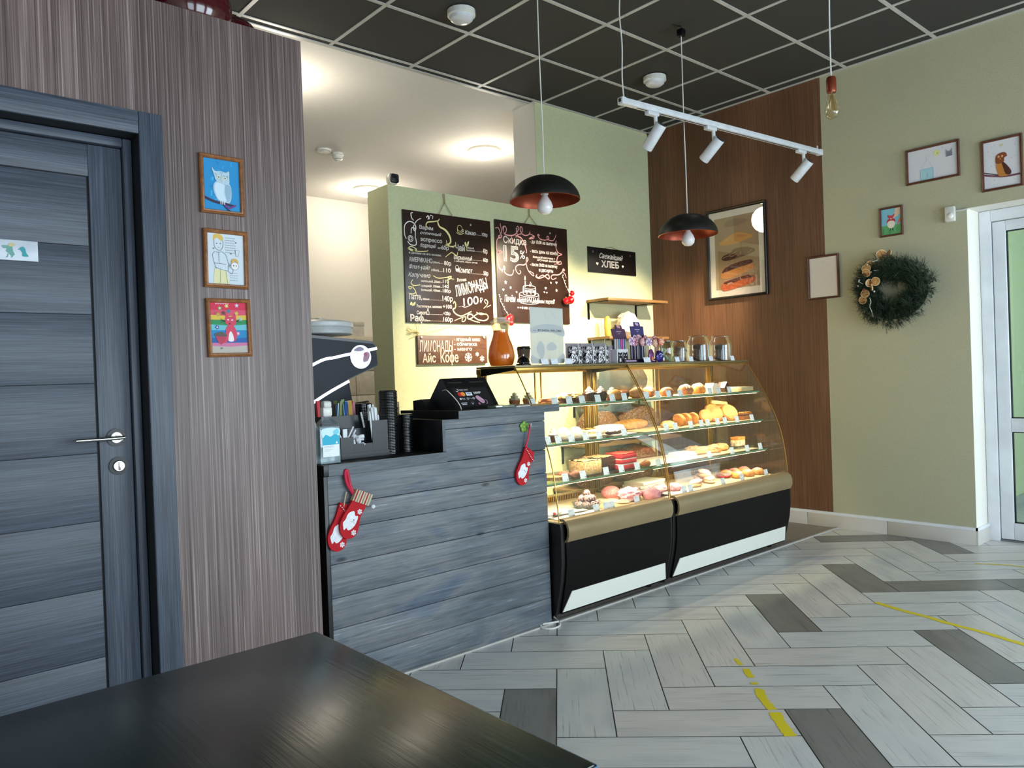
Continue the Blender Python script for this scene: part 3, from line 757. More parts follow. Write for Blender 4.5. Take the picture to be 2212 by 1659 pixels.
# -- wreath
def wreath():
    t = thing('wreath', 'round evergreen wreath with dried orange slices on the olive wall', 'wreath', (RX, 2.20, 1.705), RW)
    rnd = random.Random(11); b = MB()
    g = [mat('needles_dark', '#1c2a1c', .6, col2='#22331f', scale=30), mat('needles_mid', '#2a3d26', .6, col2='#1f3020', scale=30), mat('needles_olive', '#3a4a2a', .6, col2='#2c3b24', scale=30)]
    for k in range(1700):
        a = rnd.random()*2*pi; Rr = .178+.015*sin(3*a+1); ph = rnd.random()*2*pi; rr = .085*sqrt(rnd.random())
        c = Vector(((Rr+rr*cos(ph))*cos(a)*1.0, -.045-rr*abs(sin(ph))*.8, (Rr*.86+rr*cos(ph))*sin(a)))
        out = Vector((cos(a), 0, sin(a))); tang = Vector((-sin(a), 0, cos(a)))
        d0 = (tang*rnd.uniform(-.3, 1.0)+out*rnd.uniform(-.8, 1.0)+Vector((0, -1, 0))*rnd.uniform(-.1, .9)).normalized()
        m = rnd.choice(g)
        for j in range(8):
            d = (d0+Vector((rnd.uniform(-.6, .6), rnd.uniform(-.6, .3), rnd.uniform(-.6, .6)))).normalized()
            L = rnd.uniform(.035, .075); u = d.orthogonal().normalized()*.0011; e = c+d*L
            if e.y > -.003: continue
            b.poly([c-u, c+u, e+u*.4, e-u*.4], m)
    b.build('needles', t, sharp=None, recalc=False)
    b = MB(); b.tube([(.19*cos(2*pi*i/28), -.055, .165*sin(2*pi*i/28)) for i in range(28)], .034, mat('wreath_core', '#1a2016', .9), 8, True); b.build('core', t)
    orange = mat('dried_orange', '#b8792c', .55, col2='#d19a4a', scale=60); rind = mat('orange_rind', '#e0c49a', .5)
    def slice_(x, y, z, r, ax, az):
        b = MB(); v = b.lathe([(0, -.0015), (r*.86, -.0015), (r*.86, .0015), (0, .0015)], orange, 20); v += b.lathe([(r*.84, -.003), (r, -.003), (r, .003), (r*.84, .003)], rind, 20, cap=False)
        for i in range(8): v += b.box(.002, r*.82, -.0006, .0006, -.0022, .0022, rind, 0, Matrix.Rotation(i*pi/4, 4, 'Z'))
        b.xf(v, Matrix.Translation((x, y, z)) @ Matrix.Rotation(az, 4, 'Z') @ Matrix.Rotation(pi/2+ax, 4, 'X')); b.build('orange_slice', t)
    for a in ((-.065, -.075, .255, .034, .2, .5), (-.02, -.06, .257, .026, -.3, -.6), (-.13, -.1, .193, .03, .6, .5), (-.15, -.125, .165, .03, -.3, .2), (-.148, -.13, .135, .03, .5, -.2), (-.09, -.125, .068, .031, 0, 0), (-.132, -.125, .062, .028, .1, .9), (-.118, -.125, .03, .024, .2, -.9), (-.165, -.12, -.01, .029, -.2, .3), (-.185, -.115, -.052, .028, .2, 0)): slice_(*a)
    b = MB(); wt = mat('frosted_white', '#e8e6e0', .4); red = mat('red_berry', '#a5121c', .3)
    for x, z in ((-.14, .19), (-.118, .135), (-.2, .09), (-.203, .08), (-.21, .05), (-.167, .02), (-.1, -.0)):
        b2 = MB(); b2.ball((x, -.125, z), .0065, wt, 8); b2.build('white_bead', t)
    b.tube(smooth_pts([(-.135, -.12, -.04), (-.125, -.125, -.07), (-.134, -.125, -.1), (-.126, -.12, -.13), (-.12, -.11, -.16), (-.124, -.1, -.175)], 4), .0035, wt, 6); b.build('white_garland', t)
    for p in ([(-.2, -.12, .075), (-.175, -.125, .06)], [(-.11, -.12, .205), (-.07, -.12, .215)], [(-.1, -.12, .145), (-.07, -.12, .14)]):
        b = MB(); b.tube(p, .003, wt, 6); b.build('frosted_twig', t)
    for x, z in ((-.175, .02), (-.165, .018), (-.17, .128), (-.12, .128), (-.12, .06)):
        b = MB(); b.ball((x, -.128, z), .006, red, 8); b.build('berry', t)
wreath()

# -- chalk boards on the menu wall
m_board = m_grain('dark_brown_board', [(.3, '#2a1a16'), (.6, '#352219'), (.8, '#3d291f')], (30, 30, 60), .35, .05)
m_board2 = m_grain('brown_plank_board', [(.3, '#3a251a'), (.5, '#5a3c2b'), (.75, '#6b4935')], (8, 8, 60), .45, .1)
m_board3 = mat('black_board', '#15110f', .35)
m_edge = mat('board_edge', '#8a6a44', .6)
m_rope = mat('jute_cord', '#9a865c', .8)
wh = K('#f2ece4'); ye = K('#e6dc9a'); pk = K('#e2a0a0')
def board(name, label, x0, z0, w, h, m, dep=.012):
    t = thing(name, label, 'chalkboard' if 'chalk' in name else 'sign', (x0, YB-.002, z0), 0)
    b = MB(); b.box(0, w, -dep, 0, 0, h, m, .0015); b.build('panel', t)
    return t
def cord(t, pts, r=.0022):
    b = MB()
    for p in pts: b.tube(p, r, m_rope, 6)
    b.build('hanging_cord', t)
t = board('chalkboard_menu', 'large dark brown chalk menu board with coffee prices, leftmost on the wall', 2.882, 1.594, .763, .757, m_board)
cord(t, [[(.30, -.012, .757), (.352, -.012, .842)], [(.42, -.012, .752), (.352, -.013, .842)], [(.352, -.012, .835), (.345, -.006, .905)], [(.356, -.012, .835), (.358, -.006, .905)]])
b = MB(); b.ball((.5775, -.013, .712), (.011, .006, .011), mat('steel_nail', '#9a948c', .3, .8), 10); b.build('fixing', t)
d = Draw(); d.y = -.0128
L1 = [('Варим', .131, .638, .113, .027, .012), ('отличный', .136, .604, .177, .021, 0), ('эспрессо', .135, .557, .183, .027, .022), ('бодрящий', .133, .517, .129, .026, .008), ('за', .276, .516, .025, .014, 0), ('60р', .309, .513, .064, .030, .01),
('и делаем на его основе:', .038, .464, .269, .015, .008), ('АМЕРИКАНО', .036, .412, .192, .030, .02), ('(200мл)', .231, .413, .056, .013, 0), ('80р', .328, .406, .061, .030, .015), ('Флэт-уайт', .034, .364, .176, .029, .008), ('(180мл)', .216, .358, .063, .016, 0), ('110', .319, .356, .064, .030, .01), ('Капучино', .025, .309, .182, .031, .008),
('маленький, 250мл', .128, .278, .160, .016, .012), ('110', .312, .281, .051, .024, .01), ('средний, 350мл', .126, .246, .160, .016, .012), ('140', .310, .246, .051, .024, .01), ('большой, 450мл', .125, .217, .160, .016, .012), ('180р', .309, .215, .068, .024, .01), ('Латте,', .024, .157, .104, .039, .012), ('350мл', .135, .156, .055, .013, 0), ('140р', .303, .155, .088, .038, .01), ('Растительн. молоко', .085, .104, .209, .018, .022), ('+100', .304, .104, .078, .027, .012), ('Сироп', .083, .057, .077, .024, .01), ('+20р', .305, .058, .061, .024, .01), ('Раф', .030, .010, .108, .045, .025), ('350мл', .138, .010, .052, .013, 0), ('160р', .303, .012, .081, .033, .012),
('Какао', .521, .639, .100, .031, .01), ('100р', .679, .640, .052, .026, .01), ('Чай', .432, .518, .084, .041, .03), ('чёрный', .538, .538, .061, .014, .01), ('зелёный', .537, .521, .068, .012, .01), ('40р', .681, .516, .044, .037, .008), ('Фирменный', .415, .453, .165, .033, .01), ('60р', .682, .456, .044, .028, .008), ('с имбирём, мёдом, мятой', .418, .437, .208, .011, .01), ('Компот', .445, .362, .134, .039, .008), ('50р', .681, .357, .044, .031, .01)]
for s, x, z, w, h, bo in L1:
    it = .35 if s in ('отличный', 'бодрящий', 'Флэт-уайт', 'Капучино', 'Компот', 'Какао', 'Фирменный') else 0
    d.text(s, x, z, w, h, wh, bo, it)
d.text('Летние', .436, .296, .085, .022, wh, .02, 0, .12); d.text('ЛИМОНАДЫ', .425, .19, .305, .078, wh, .012, .1, .245); d.text('100', .487, .124, .144, .060, wh, -.004, .1, .17); d.text('₽', .640, .152, .026, .038, wh, 0, .1, .15)
for x0, x1, z in ((.285, .325, .413), (.28, .316, .358), (.288, .308, .281), (.286, .306, .246), (.285, .305, .217), (.19, .3, .157), (.16, .3, .057), (.19, .3, .012), (.62, .675, .642), (.605, .678, .522), (.585, .68, .458), (.58, .68, .36)):
    x = x0
    while x < x1: d.ell(x, z+.002, .0018, .0018, wh, 0, 6); x += .008
d.stroke([(.47, .125), (.5, .118), (.55, .135)], .003, wh); d.ell(.445, .12, .002, .002, wh, 0, 6); d.ell(.457, .121, .002, .002, wh, 0, 6)
for p, w, m in (([(.02, .56), (.008, .59), (.012, .65), (.05, .68), (.09, .668), (.1, .64), (.09, .62), (.08, .645), (.11, .69), (.145, .71)], .006, wh), ([(.085, .69), (.07, .705), (.065, .735), (.08, .742)], .006, wh), ([(.2, .652), (.185, .665), (.2, .69), (.25, .7), (.29, .71), (.3, .725)], .007, ye), ([(.285, .702), (.3, .67), (.35, .65), (.385, .61), (.39, .57), (.365, .552)], .012, ye), ([(.355, .58), (.36, .555), (.39, .54), (.43, .55), (.435, .575)], .006, ye), ([(.36, .555), (.35, .545), (.42, .535)], .004, ye),
    ([(.19, .72), (.205, .735), (.21, .715), (.2, .712)], .006, wh), ([(.215, .712), (.225, .74), (.245, .735), (.24, .715)], .004, wh), ([(.03, .5), (.06, .512), (.1, .495), (.06, .485), (.03, .5), (.1, .484), (.18, .49), (.195, .498)], .006, ye), ([(.34, .462), (.38, .49), (.4, .498), (.44, .48), (.45, .505)], .005, ye), ([(.23, .326), (.27, .312), (.33, .318), (.385, .33), (.37, .31), (.345, .3), (.36, .27)], .005, ye), ([(.385, .33), (.355, .318), (.41, .312)], .004, ye),
    ([(.06, .29), (.045, .265), (.07, .25), (.12, .258)], .006, ye), ([(.05, .262), (.06, .245), (.035, .225), (.025, .24), (.06, .235), (.08, .205), (.04, .19), (.02, .2)], .005, ye), ([(.08, .21), (.09, .18)], .004, ye), ([(.395, .14), (.405, .155), (.415, .14), (.41, .11), (.39, .1), (.41, .07), (.46, .055), (.52, .075), (.555, .09)], .007, ye), ([(.4, .02), (.44, .035), (.5, .05), (.49, .02), (.465, .018), (.475, .04)], .005, ye), ([(.7, .07), (.64, .08), (.6, .07), (.56, .045), (.525, .035), (.52, .06), (.55, .07), (.58, .05), (.62, .03), (.68, .028), (.71, .05), (.69, .075), (.64, .07), (.6, .085)], .007, ye), ([(.53, .035), (.58, .02), (.63, .012)], .005, ye), ([(.695, .15), (.68, .165), (.69, .18), (.71, .165), (.7, .14), (.67, .115)], .005, ye), ([(.7, .125), (.74, .142)], .004, ye)):
    d.stroke(p, w*1.35, m, 5, .4)
# cup, leaves, jug and kettle sketches
d.stroke([(.455, .675), (.458, .65), (.475, .642), (.495, .65), (.498, .675)], .004, ye); d.ring(.4765, .676, .0215, .003, ye, 16, sx=1); d.ring(.503, .663, .008, .003, ye, 10); d.stroke([(.445, .645), (.475, .632), (.51, .645)], .004, ye)
d.blob([(.53, .545), (.515, .57), (.522, .585), (.532, .57)], ye); d.blob([(.535, .55), (.54, .58), (.556, .592), (.55, .565)], ye); d.stroke([(.532, .52), (.533, .55)], .004, ye, 1)
d.blob([(.03, .12), (.04, .14), (.05, .13), (.045, .118)], ye); d.blob([(.045, .112), (.06, .132), (.075, .14), (.07, .12)], ye)
d.stroke([(.425, .395), (.43, .37), (.452, .368), (.456, .398)], .003, wh, 1); d.ring(.44, .397, .015, .002, wh, 12); d.rect(.43, .374, .451, .388, wh)
d.stroke([(.165, .057), (.165, .075), (.172, .085), (.172, .098), (.178, .098), (.178, .085), (.184, .075), (.184, .057), (.165, .057)], .003, wh, 1)
for r in ((.055, .565, .02), (.055, .565, .011)): d.ring(r[0], r[1], r[2], .004, wh, 16)
d.stroke([(.03, .545), (.05, .525), (.085, .522), (.1, .535), (.096, .57)], .006, wh); d.stroke([(.06, .6), (.065, .635), (.085, .64), (.095, .62), (.092, .57)], .006, wh)
d.stroke([(.56, .285), (.65, .278), (.7, .265)], .006, wh); d.stroke([(.54, .3), (.555, .29), (.545, .275)], .004, wh)
d.build('chalk_lettering', t)

t = board('chalkboard_menu', 'large dark brown discount chalk board with pink scrolls and 15 percent', 3.690, 1.611, .757, .762, m_board)
cord(t, [[(.30, -.012, .762), (.352, -.012, .825)], [(.43, -.012, .758), (.352, -.013, .825)], [(.352, -.012, .82), (.347, -.006, .895)], [(.356, -.012, .82), (.358, -.006, .895)]])
for x in (.213, .566):
    b = MB(); b.ball((x, -.013, .713), (.011, .006, .011), mat('steel_nail', '#9a948c'), 10); b.build('fixing', t)
d = Draw(); d.y = -.0128
for s, x, z, w, h, bo, it in (('Скидка', .075, .595, .233, .051, .02, 0), ('15', .073, .463, .153, .116, .03, 0), ('%', .238, .489, .05, .065, -.005, .1), ('- до 10:00 на выпечку', .346, .617, .294, .026, .02, 0), ('- весь день на комбо', .346, .545, .298, .027, .022, 0), ('большой капучино +', .371, .505, .240, .017, .015, .3), ('штучная выпечка', .416, .485, .242, .017, .015, .3), ('- после 20:00 на выпечку', .341, .442, .294, .025, .02, 0), ('и десерты', .431, .403, .154, .028, .02, 0), ('Печём', .066, .156, .11, .05, .01, .25), ('пироги и делаем торты', .19, .158, .40, .03, .015, .3), ('на заказ', .262, .107, .13, .022, .02, 0)):
    d.text(s, x, z, w, h, wh, bo, it)
for x in (.2, .222): d.star(x, .116, .008, wh)
d.star(.244, .116, .012, wh)
for i in range(9): d.stroke([(.09, .475+i*.009), (.108, .475+i*.009)], .003, pk, 1)
for p, w in (([(.0, .695), (.03, .7), (.05, .66), (.06, .64), (.04, .625), (.03, .64), (.05, .65), (.06, .68), (.05, .735)], .006), ([(.09, .72), (.075, .71), (.08, .675), (.1, .67), (.11, .7), (.095, .72), (.08, .7), (.09, .66), (.15, .655), (.19, .665), (.22, .69), (.235, .72), (.22, .73), (.21, .69), (.22, .665), (.2, .645)], .006), ([(.15, .655), (.17, .62), (.155, .6)], .005), ([(.25, .645), (.22, .655), (.23, .67), (.26, .68), (.27, .71), (.265, .73), (.25, .725), (.255, .69), (.29, .67), (.34, .68), (.35, .705)], .006), ([(.34, .69), (.37, .68), (.395, .672), (.36, .66), (.34, .648), (.385, .655), (.395, .67)], .005), ([(.44, .695), (.45, .68), (.43, .69), (.45, .66), (.5, .652), (.55, .665), (.545, .685), (.53, .68), (.54, .66), (.59, .655), (.62, .68), (.63, .705)], .005), ([(.63, .66), (.625, .61), (.645, .57), (.69, .555), (.65, .54), (.63, .5), (.645, .475), (.68, .48), (.67, .5), (.64, .48), (.6, .47)], .006),
    ([(.045, .635), (.015, .61), (.005, .55), (.02, .52), (.05, .515), (.06, .525), (.035, .53), (.015, .5), (.01, .45), (.03, .4), (.07, .385), (.08, .41), (.07, .42), (.065, .39), (.1, .36), (.15, .36), (.17, .4)], .008), ([(.06, .4), (.05, .385), (.055, .37)], .004), ([(.2, .66), (.25, .65), (.285, .61), (.305, .56), (.305, .535)], .008), ([(.23, .4), (.24, .385), (.22, .37), (.195, .39), (.19, .42), (.22, .44), (.28, .445), (.31, .475), (.32, .49), (.305, .5), (.3, .45), (.32, .4), (.37, .365), (.37, .385), (.33, .4)], .007), ([(.4, .37), (.42, .355), (.45, .37), (.48, .375), (.53, .35), (.54, .37), (.52, .385), (.48, .365), (.43, .35), (.395, .36), (.41, .38)], .007), ([(.62, .365), (.58, .35), (.56, .365), (.58, .385), (.64, .39), (.68, .41), (.7, .44), (.715, .43), (.69, .42), (.72, .4), (.73, .37)], .007)):
    d.stroke(p, w*1.35, pk, 5, .4)
for x, z, r in ((.083, .3, .016), (.131, .263, .012), (.556, .322, .012), (.616, .265, .014)): d.star(x, z, r, wh)
for x, z, r in ((.058, .244, .011), (.19, .233, .009), (.618, .326, .012), (.497, .277, .012), (.482, .245, .008), (.508, .242, .008), (.585, .185, .01), (.573, .175, .006)): d.heart(x, z, r, wh)
for cx, cz, rx, rz, hh in ((.318, .22, .102, .02, .055), (.323, .275, .066, .014, .05)):
    d.stroke([(cx-rx, cz), (cx-rx, cz-hh)], .004, wh, 1); d.stroke([(cx+rx, cz), (cx+rx, cz-hh)], .004, wh, 1)
    d.stroke([(cx+rx*cos(2*pi*i/20), cz+rz*sin(2*pi*i/20)) for i in range(21)], .004, wh, 1)
    d.stroke([(cx+rx*cos(pi+pi*i/12), cz-hh+rz*sin(pi+pi*i/12)) for i in range(13)], .004, wh, 1)
    for i in range(9):
        x = cx-rx*.85+rx*1.7*i/8; d.stroke([(x, cz-.01-rz*.8), (x, cz-.018-rz*.8-.012*(i % 3))], .008, wh, 1)
d.rect(.277, .275, .286, .32, wh); d.blob([(.281, .325), (.274, .338), (.281, .362), (.288, .338)], wh); d.ell(.33, .29, .009, .009, wh); d.stroke([(.332, .298), (.335, .318), (.35, .295)], .003, wh, 1)
d.build('chalk_lettering', t)

t = board('bread_sign', 'small black chalk sign for fresh bread above the wall shelf', 4.692, 2.049, .61, .210, m_board3, .011)
cord(t, [[(.2, -.008, .209), (.29, -.006, .227), (.39, -.008, .209)]])
for x, z in ((.055, .172), (.533, .172)):
    b = MB(); b.tube([(x+.008*cos(2*pi*i/12), -.014, z+.008*sin(2*pi*i/12)) for i in range(12)], .0025, mat('steel_nail', '#9a948c'), 6, True); b.build('fixing', t)
d = Draw(); d.y = -.0117
d.text('Свежайший', .135, .125, .3, .044, wh, .005, .45, -.02); d.text('ХЛЕБ', .156, .051, .225, .054, wh, .03, 0); d.heart(.106, .075, .016, wh); d.heart(.432, .072, .014, wh)
d.build('chalk_lettering', t)

t = board('lemonade_sign', 'small brown plank sign for lemonade and iced coffee below the menu board', 2.96, 1.311, .604, .198, m_board2, .02)
b = MB(); b.tube([(.03, -.01, .198), (.289, -.006, .262), (.575, -.01, .192)], .0008, mat('dark_thread', '#5b4c3a'), 5); b.build('hanging_cord', t)
pearl = mat('pearl_bead', '#cfc3b4', .25)
for x, z in ((.028, .184), (.578, .187)):
    b = MB(); b.ball((x, -.024, z), (.01, .006, .01), pearl, 12); b.build('fixing', t)
d = Draw(); d.y = -.0207; sa = K('#ecd3bb')
d.text('ЛИМОНАДЫ', .012, .086, .282, .076, sa, .004); d.text('Айс', .034, .013, .11, .06, sa, .008); d.text('Кофе', .184, .012, .155, .07, sa, .014)
d.text('- ягодный микс', .307, .160, .235, .025, wh, .025); d.text('- облепиха', .305, .127, .205, .025, wh, .03); d.text('- манго', .304, .093, .16, .024, wh, .02)
d.flake(.429, .045, .034, .004, wh, 8); d.flake(.51, .066, .016, .004, wh); d.flake(.553, .034, .022, .004, wh)
d.build('chalk_lettering', t)
# dried grass sprig tucked behind the plank sign
b = MB(); st = mat('dry_straw', '#b5a268', .8)
for i in range(12):
    a = R(200)+random.uniform(-1.1, 1.0); b.tube(smooth_pts([(2.985, YB-.006, 1.525), (2.985+.05*cos(a), YB-.012-random.random()*.01, 1.525+.05*abs(sin(a))*random.choice((1, 1, -1))), (2.985+.1*cos(a), YB-.01, 1.53+.1*sin(a)*random.choice((-.9, 1, -1)))], 4), .0011, st, 4)
tag(b.build('straw_sprig'), 'sprig of dry straw on the wall at the corner of the lemonade sign', 'sprig')

# -- red baubles on beaded cords in front of the discount board
def bauble(name, label, x, y, z, parts, cordtop):
    t = thing(name, label, 'bauble', (x, y, z), 0)
    red = mat('glossy_red_bauble', '#a80d18', .08, coat=.6)
    for i, (dx, dy, dz, r) in enumerate(parts):
        b = MB(); b.ball((dx, dy, dz), r, red, 20); b.cyl((dx, dy, dz+r*.95), (dx, dy, dz+r*1.15), r*.22, mat('gold_cap', '#c9a45c', .25, 1)); b.build('ball', t)
    b = MB(); pts = smooth_pts([(0, 0, 0)]+cordtop, 6); b.tube(pts, .0014, mat('white_thread', '#e5ddd2'), 5)
    for p in pts[::2]: b.ball(p+Vector((random.uniform(-.008, .008), -.004, 0)), .005, mat('white_bead', '#ece6dc', .4), 6)
    b.build('beaded_cord', t)
    return t
bauble('christmas_bauble', 'cluster of red baubles on a beaded cord at right edge of discount board', 4.415, YB-.055, 1.80, [(0, 0, 0, .034), (.022, .0, .055, .022), (-.034, .015, -.008, .028)], [(-.01, 0, .06), (-.03, .02, .13), (-.045, .035, .2)])
bauble('christmas_bauble', 'red baubles on a beaded cord hanging just behind the juice jug', 3.775, YB-.05, 1.645, [(0, 0, 0, .026), (-.035, -.01, -.018, .03), (.006, .0, -.04, .022)], [(-.04, .01, .06), (-.06, .03, .12), (-.068, .038, .17)])

# -- pendant lamps, bare bulb, track with three spotlights, round ceiling lights
m_cable = mat('white_cable', '#dedcd6', .5)
m_shadeout = mat('black_shade', '#14130f', .45); m_copper = mat('copper_lining', '#8f3d22', .35, .6)
m_bulb = mat('frosted_bulb', '#e6e2e0', .2)
def pendant(x, y, z, label):
    t = thing('pendant_lamp', label, 'pendant lamp', (x, y, z), 0, None)
    prof = [(.182*sin(a)**.9, .128*cos(a)**1.12) for a in [pi/2*k/12 for k in range(12)]]+[(.182, 0)]
    b = MB(); r = b.lathe([(.006, .13)]+[(max(q, .012), zz+.002) for q, zz in prof[1:]], m_shadeout, 40, cap=False); b.build('lamp_shade', t)
    b = MB(); b.lathe([(.01, .124)]+[(q*.985, zz*.97) for q, zz in prof[1:]]+[(.182, .002)], m_copper, 40, cap=False); b.build('shade_lining', t)
    b = MB(); b.tube(smooth_pts([(0, 0, .128), (.004, .002, .4), (-.003, 0, .8), (0, 0, H-z-.06)], 8), .0032, m_cable, 8); b.build('cable', t)
    b = MB(); b.cyl((0, 0, .125), (0, 0, .035), .02, m_abs, 16); b.build('socket', t)
    b = MB(); b.lathe([(.014, .035), (.018, .022), (.033, -.002), (.041, -.026), (.037, -.048), (.022, -.064), (.004, -.068)], m_bulb, 24); b.build('bulb', t)
    b = MB(); b.box(-.02, .02, -.02, .02, H-z-.075, H-z-.03, m_blackmetal, .004); b.cyl((0, 0, H-z-.03), (0, 0, H-z-.006), .006, m_nickel); b.tube([(0, 0, H-z-.012), (-.03, .01, H-z-.01), (-.055, .02, H-z-.006)], .003, m_blackmetal, 6); b.build('ceiling_hook', t)
    return t
pendant(2.765, 2.82, 2.098, 'black dome pendant lamp in front of the discount board')
pendant(3.995, 2.82, 2.042, 'black dome pendant lamp in front of the brown wall and bread poster')
t = thing('bare_bulb_lamp', 'bare clear bulb in a copper holder on a white cable near the olive wall', 'pendant lamp', (3.43, 1.62, 2.33))
b = MB(); b.lathe([(.003, .185), (.018, .178), (.0215, .165), (.0215, .115), (.019, .108), (0, .108)], mat('copper_holder', '#8a3f28', .3, .6), 24); b.build('lamp_holder', t)
b = MB(); b.lathe([(.014, .11), (.016, .09), (.026, .05), (.032, .025), (.030, .008), (.018, -.006), (.002, -.012)], glass('bulb_glass', '#fff6e2', .6, .06), 28, cap=False); b.build('bulb', t)
b = MB()
for i in range(6):
    a = i*pi/3; b.tube([(.004*cos(a), .004*sin(a), .1), (.014*cos(a), .014*sin(a), .03), (.014*cos(a+.5), .014*sin(a+.5), .028), (.005*cos(a+.5), .005*sin(a+.5), .09)], .0005, mat('filament', '#c9a44a', .3, .8), 4)
b.cyl((0, 0, .11), (0, 0, .05), .003, glass('bulb_glass'), 8); b.build('filament', t)
b = MB(); b.tube(smooth_pts([(0, 0, .183), (.001, 0, .4), (.008, -.004, .75), (.002, 0, H-2.33)], 8), .0035, m_cable, 8); b.build('cable', t)

TA, TB = Vector((3.335, 2.765, 2.70)), Vector((5.295, 2.60, 2.70))
tv = (TB-TA).normalized(); ta = atan2(tv.y, tv.x); TL = (TB-TA).length
m_track = mat('white_track_metal', '#d9dce0', .3)
t = thing('light_track', 'long white ceiling track suspended on wires over the display case', 'light track', TA, ta)
b = MB(); b.box(0, TL, -.018, .018, .0, .034, m_track, .002); b.build('rail', t)
b = MB(); b.box(.12, TL-.12, -.004, .004, -.0006, .002, m_groove); b.build('slot', t)
b = MB(); b.box(TL-.02, TL+.012, -.02, .02, -.003, .037, m_track, .003); b.build('end_cap', t)
b = MB(); b.box(-.012, .02, -.02, .02, -.003, .037, m_track, .003); b.box(-.0128, -.011, -.009, .009, .01, .03, m_groove); b.build('end_cap', t)
b = MB(); b.tube(smooth_pts([(.02, 0, .034), (.012, .0, .15), (.02, .0, .33), (.008, 0, .5), (.02, 0, H-2.7)], 6), .0038, m_cable, 8); b.build('feed_cable', t)
b = MB(); b.tube([(TL-.03, 0, .03), (TL-.03, 0, H-2.7)], .0008, m_nickel, 5); b.cyl((TL-.03, 0, .03), (TL-.03, 0, .06), .005, m_track); b.build('suspension_wire', t)
b = MB(); b.tube([(.05, 0, .03), (.05, 0, H-2.7)], .0008, m_nickel, 5); b.build('suspension_wire', t)
def track_head(s, target, label, energy):
    p = TA+tv*s+Vector((0, 0, -.001)); t = thing('track_spotlight', label, 'spotlight', p, ta, 'spotlights on the ceiling track')
    b = MB(); b.box(-.045, .045, -.016, .016, -.022, 0, m_track, .003); b.cyl((.028, 0, -.02), (.03, 0, -.085), .011, m_track, 14); b.build('adapter', t)
    c = Vector((.03, 0, -.115)); d = (Matrix.Rotation(-ta, 3, 'Z') @ (Vector(target)-p)).normalized()
    Mx = Matrix.Translation(c) @ d.to_track_quat('Z', 'Y').to_matrix().to_4x4()
    b = MB(); v = b.lathe([(.0, -.055), (.031, -.055), (.033, -.05), (.033, .1), (.031, .104), (.029, .104), (.029, .09), (0, .09)], m_track, 28); b.xf(v, Mx); b.build('lamp_tube', t)
    b = MB(); v = b.lathe([(0, -.0565), (.027, -.0565), (.027, -.0545), (0, -.0545)], m_gasket, 24); b.xf(v, Mx); b.build('rear_grille', t)
    b = MB(); v = b.lathe([(0, .0905), (.028, .0905), (.028, .092), (0, .092)], mat('spot_lens', '#fff0d0', .3, emit=12), 24); b.xf(v, Mx); b.build('lens', t)
    w = p+Matrix.Rotation(ta, 3, 'Z') @ (c+d*.12)
    spot('track_spot', w, target, energy, WARM, 62, .8)
track_head(.245, (3.55, YB, 1.10), 'leftmost of the three white track spotlights', 430)
track_head(.765, (4.05, YB, 1.35), 'middle white track spotlight, nearest the left head', 430)
track_head(1.735, (5.0, YB, 1.15), 'rightmost white track spotlight, near the brown wall', 430)
for p, lb in (((2.80, 3.491, H), 'round white ceiling light cut by the upper photo edge'), ((4.526, 3.436, H), 'round white ceiling light above the track')):
    t = thing('ceiling_light', lb, 'ceiling light', (p[0], p[1], H-.007), 0, 'small round lights on the black ceiling')
    b = MB(); b.lathe([(.082, 0), (.082, -.028), (.076, -.032), (0, -.032)], m_abs, 32); b.build('base_ring', t)
    b = MB(); b.lathe([(.07, -.03), (.066, -.05), (.05, -.062), (.02, -.066), (.002, -.067)], mat('milky_diffuser', '#d8dade', .2), 32); b.build('diffuser', t)
for p, lb in (((4.62, 5.50, H), 'glowing round ceiling lamp over the kitchen, nearer the green column'), ((4.46, 7.33, H), 'glowing round ceiling lamp at the far end of the kitchen'), ((2.34, 5.0, H), 'glowing round ceiling lamp hidden behind the left wall edge')):
    t = thing('kitchen_ceiling_lamp', lb, 'ceiling lamp', (p[0], p[1], H-.005), 0, 'glowing kitchen ceiling lamps')
    b = MB(); b.lathe([(.15, 0), (.15, -.02), (.135, -.03), (.13, -.02)], m_abs, 32, cap=False); b.build('rim', t)
    b = MB(); b.lathe([(.14, -.012), (.135, -.045), (.11, -.07), (.06, -.088), (.003, -.094)], mat('lit_opal_glass', '#fff2d6', .3, emit=11), 32, cap=False); b.build('diffuser', t)
    point('kitchen_lamp', (p[0], p[1], H-.30), 17, (1.0, .91, .76), .16)
for (x, y), lb in (((3.418, 6.331), 'flat round white detector base on the kitchen ceiling'), ((3.572, 6.364), 'white domed smoke detector on the kitchen ceiling')):
    t = thing('smoke_detector', lb, 'smoke detector', (x, y, H-.005))
    b = MB()
    if 'flat' in lb: b.lathe([(.065, 0), (.065, -.012), (.06, -.018), (.04, -.02), (.038, -.024), (0, -.024)], m_abs, 28)
    else: b.lathe([(.055, 0), (.055, -.02), (.048, -.024), (.046, -.034), (.048, -.036), (.046, -.055), (.03, -.062), (.028, -.072), (0, -.074)], m_abs, 28)
    b.build('housing', t)
# -- camera on the partition
t = thing('security_camera', 'small white security camera with black face on top of the green partition', 'camera', (2.89, YB+.11, 2.506))
b = MB(); b.lathe([(.022, 0), (.022, .006), (.006, .01), (.006, .04), (0, .04)], m_abs, 16); b.tube(smooth_pts([(0, .03, .01), (-.04, .04, .02), (-.06, .05, .005)], 4), .003, m_abs, 6); b.build('stand', t)
b = MB(); v = b.box(-.036, .036, -.026, .03, .035, .107, m_abs, .016); b.build('body', t)
b = MB(); v = b.box(-.03, .03, -.029, -.024, .041, .101, m_gasket, .012); b.ball((0, -.028, .072), (.008, .004, .008), mat('lens_glass', '#20242a', .05), 12); b.build('face', t)
t['label'] = 'small white security camera with black face on top of the green partition'
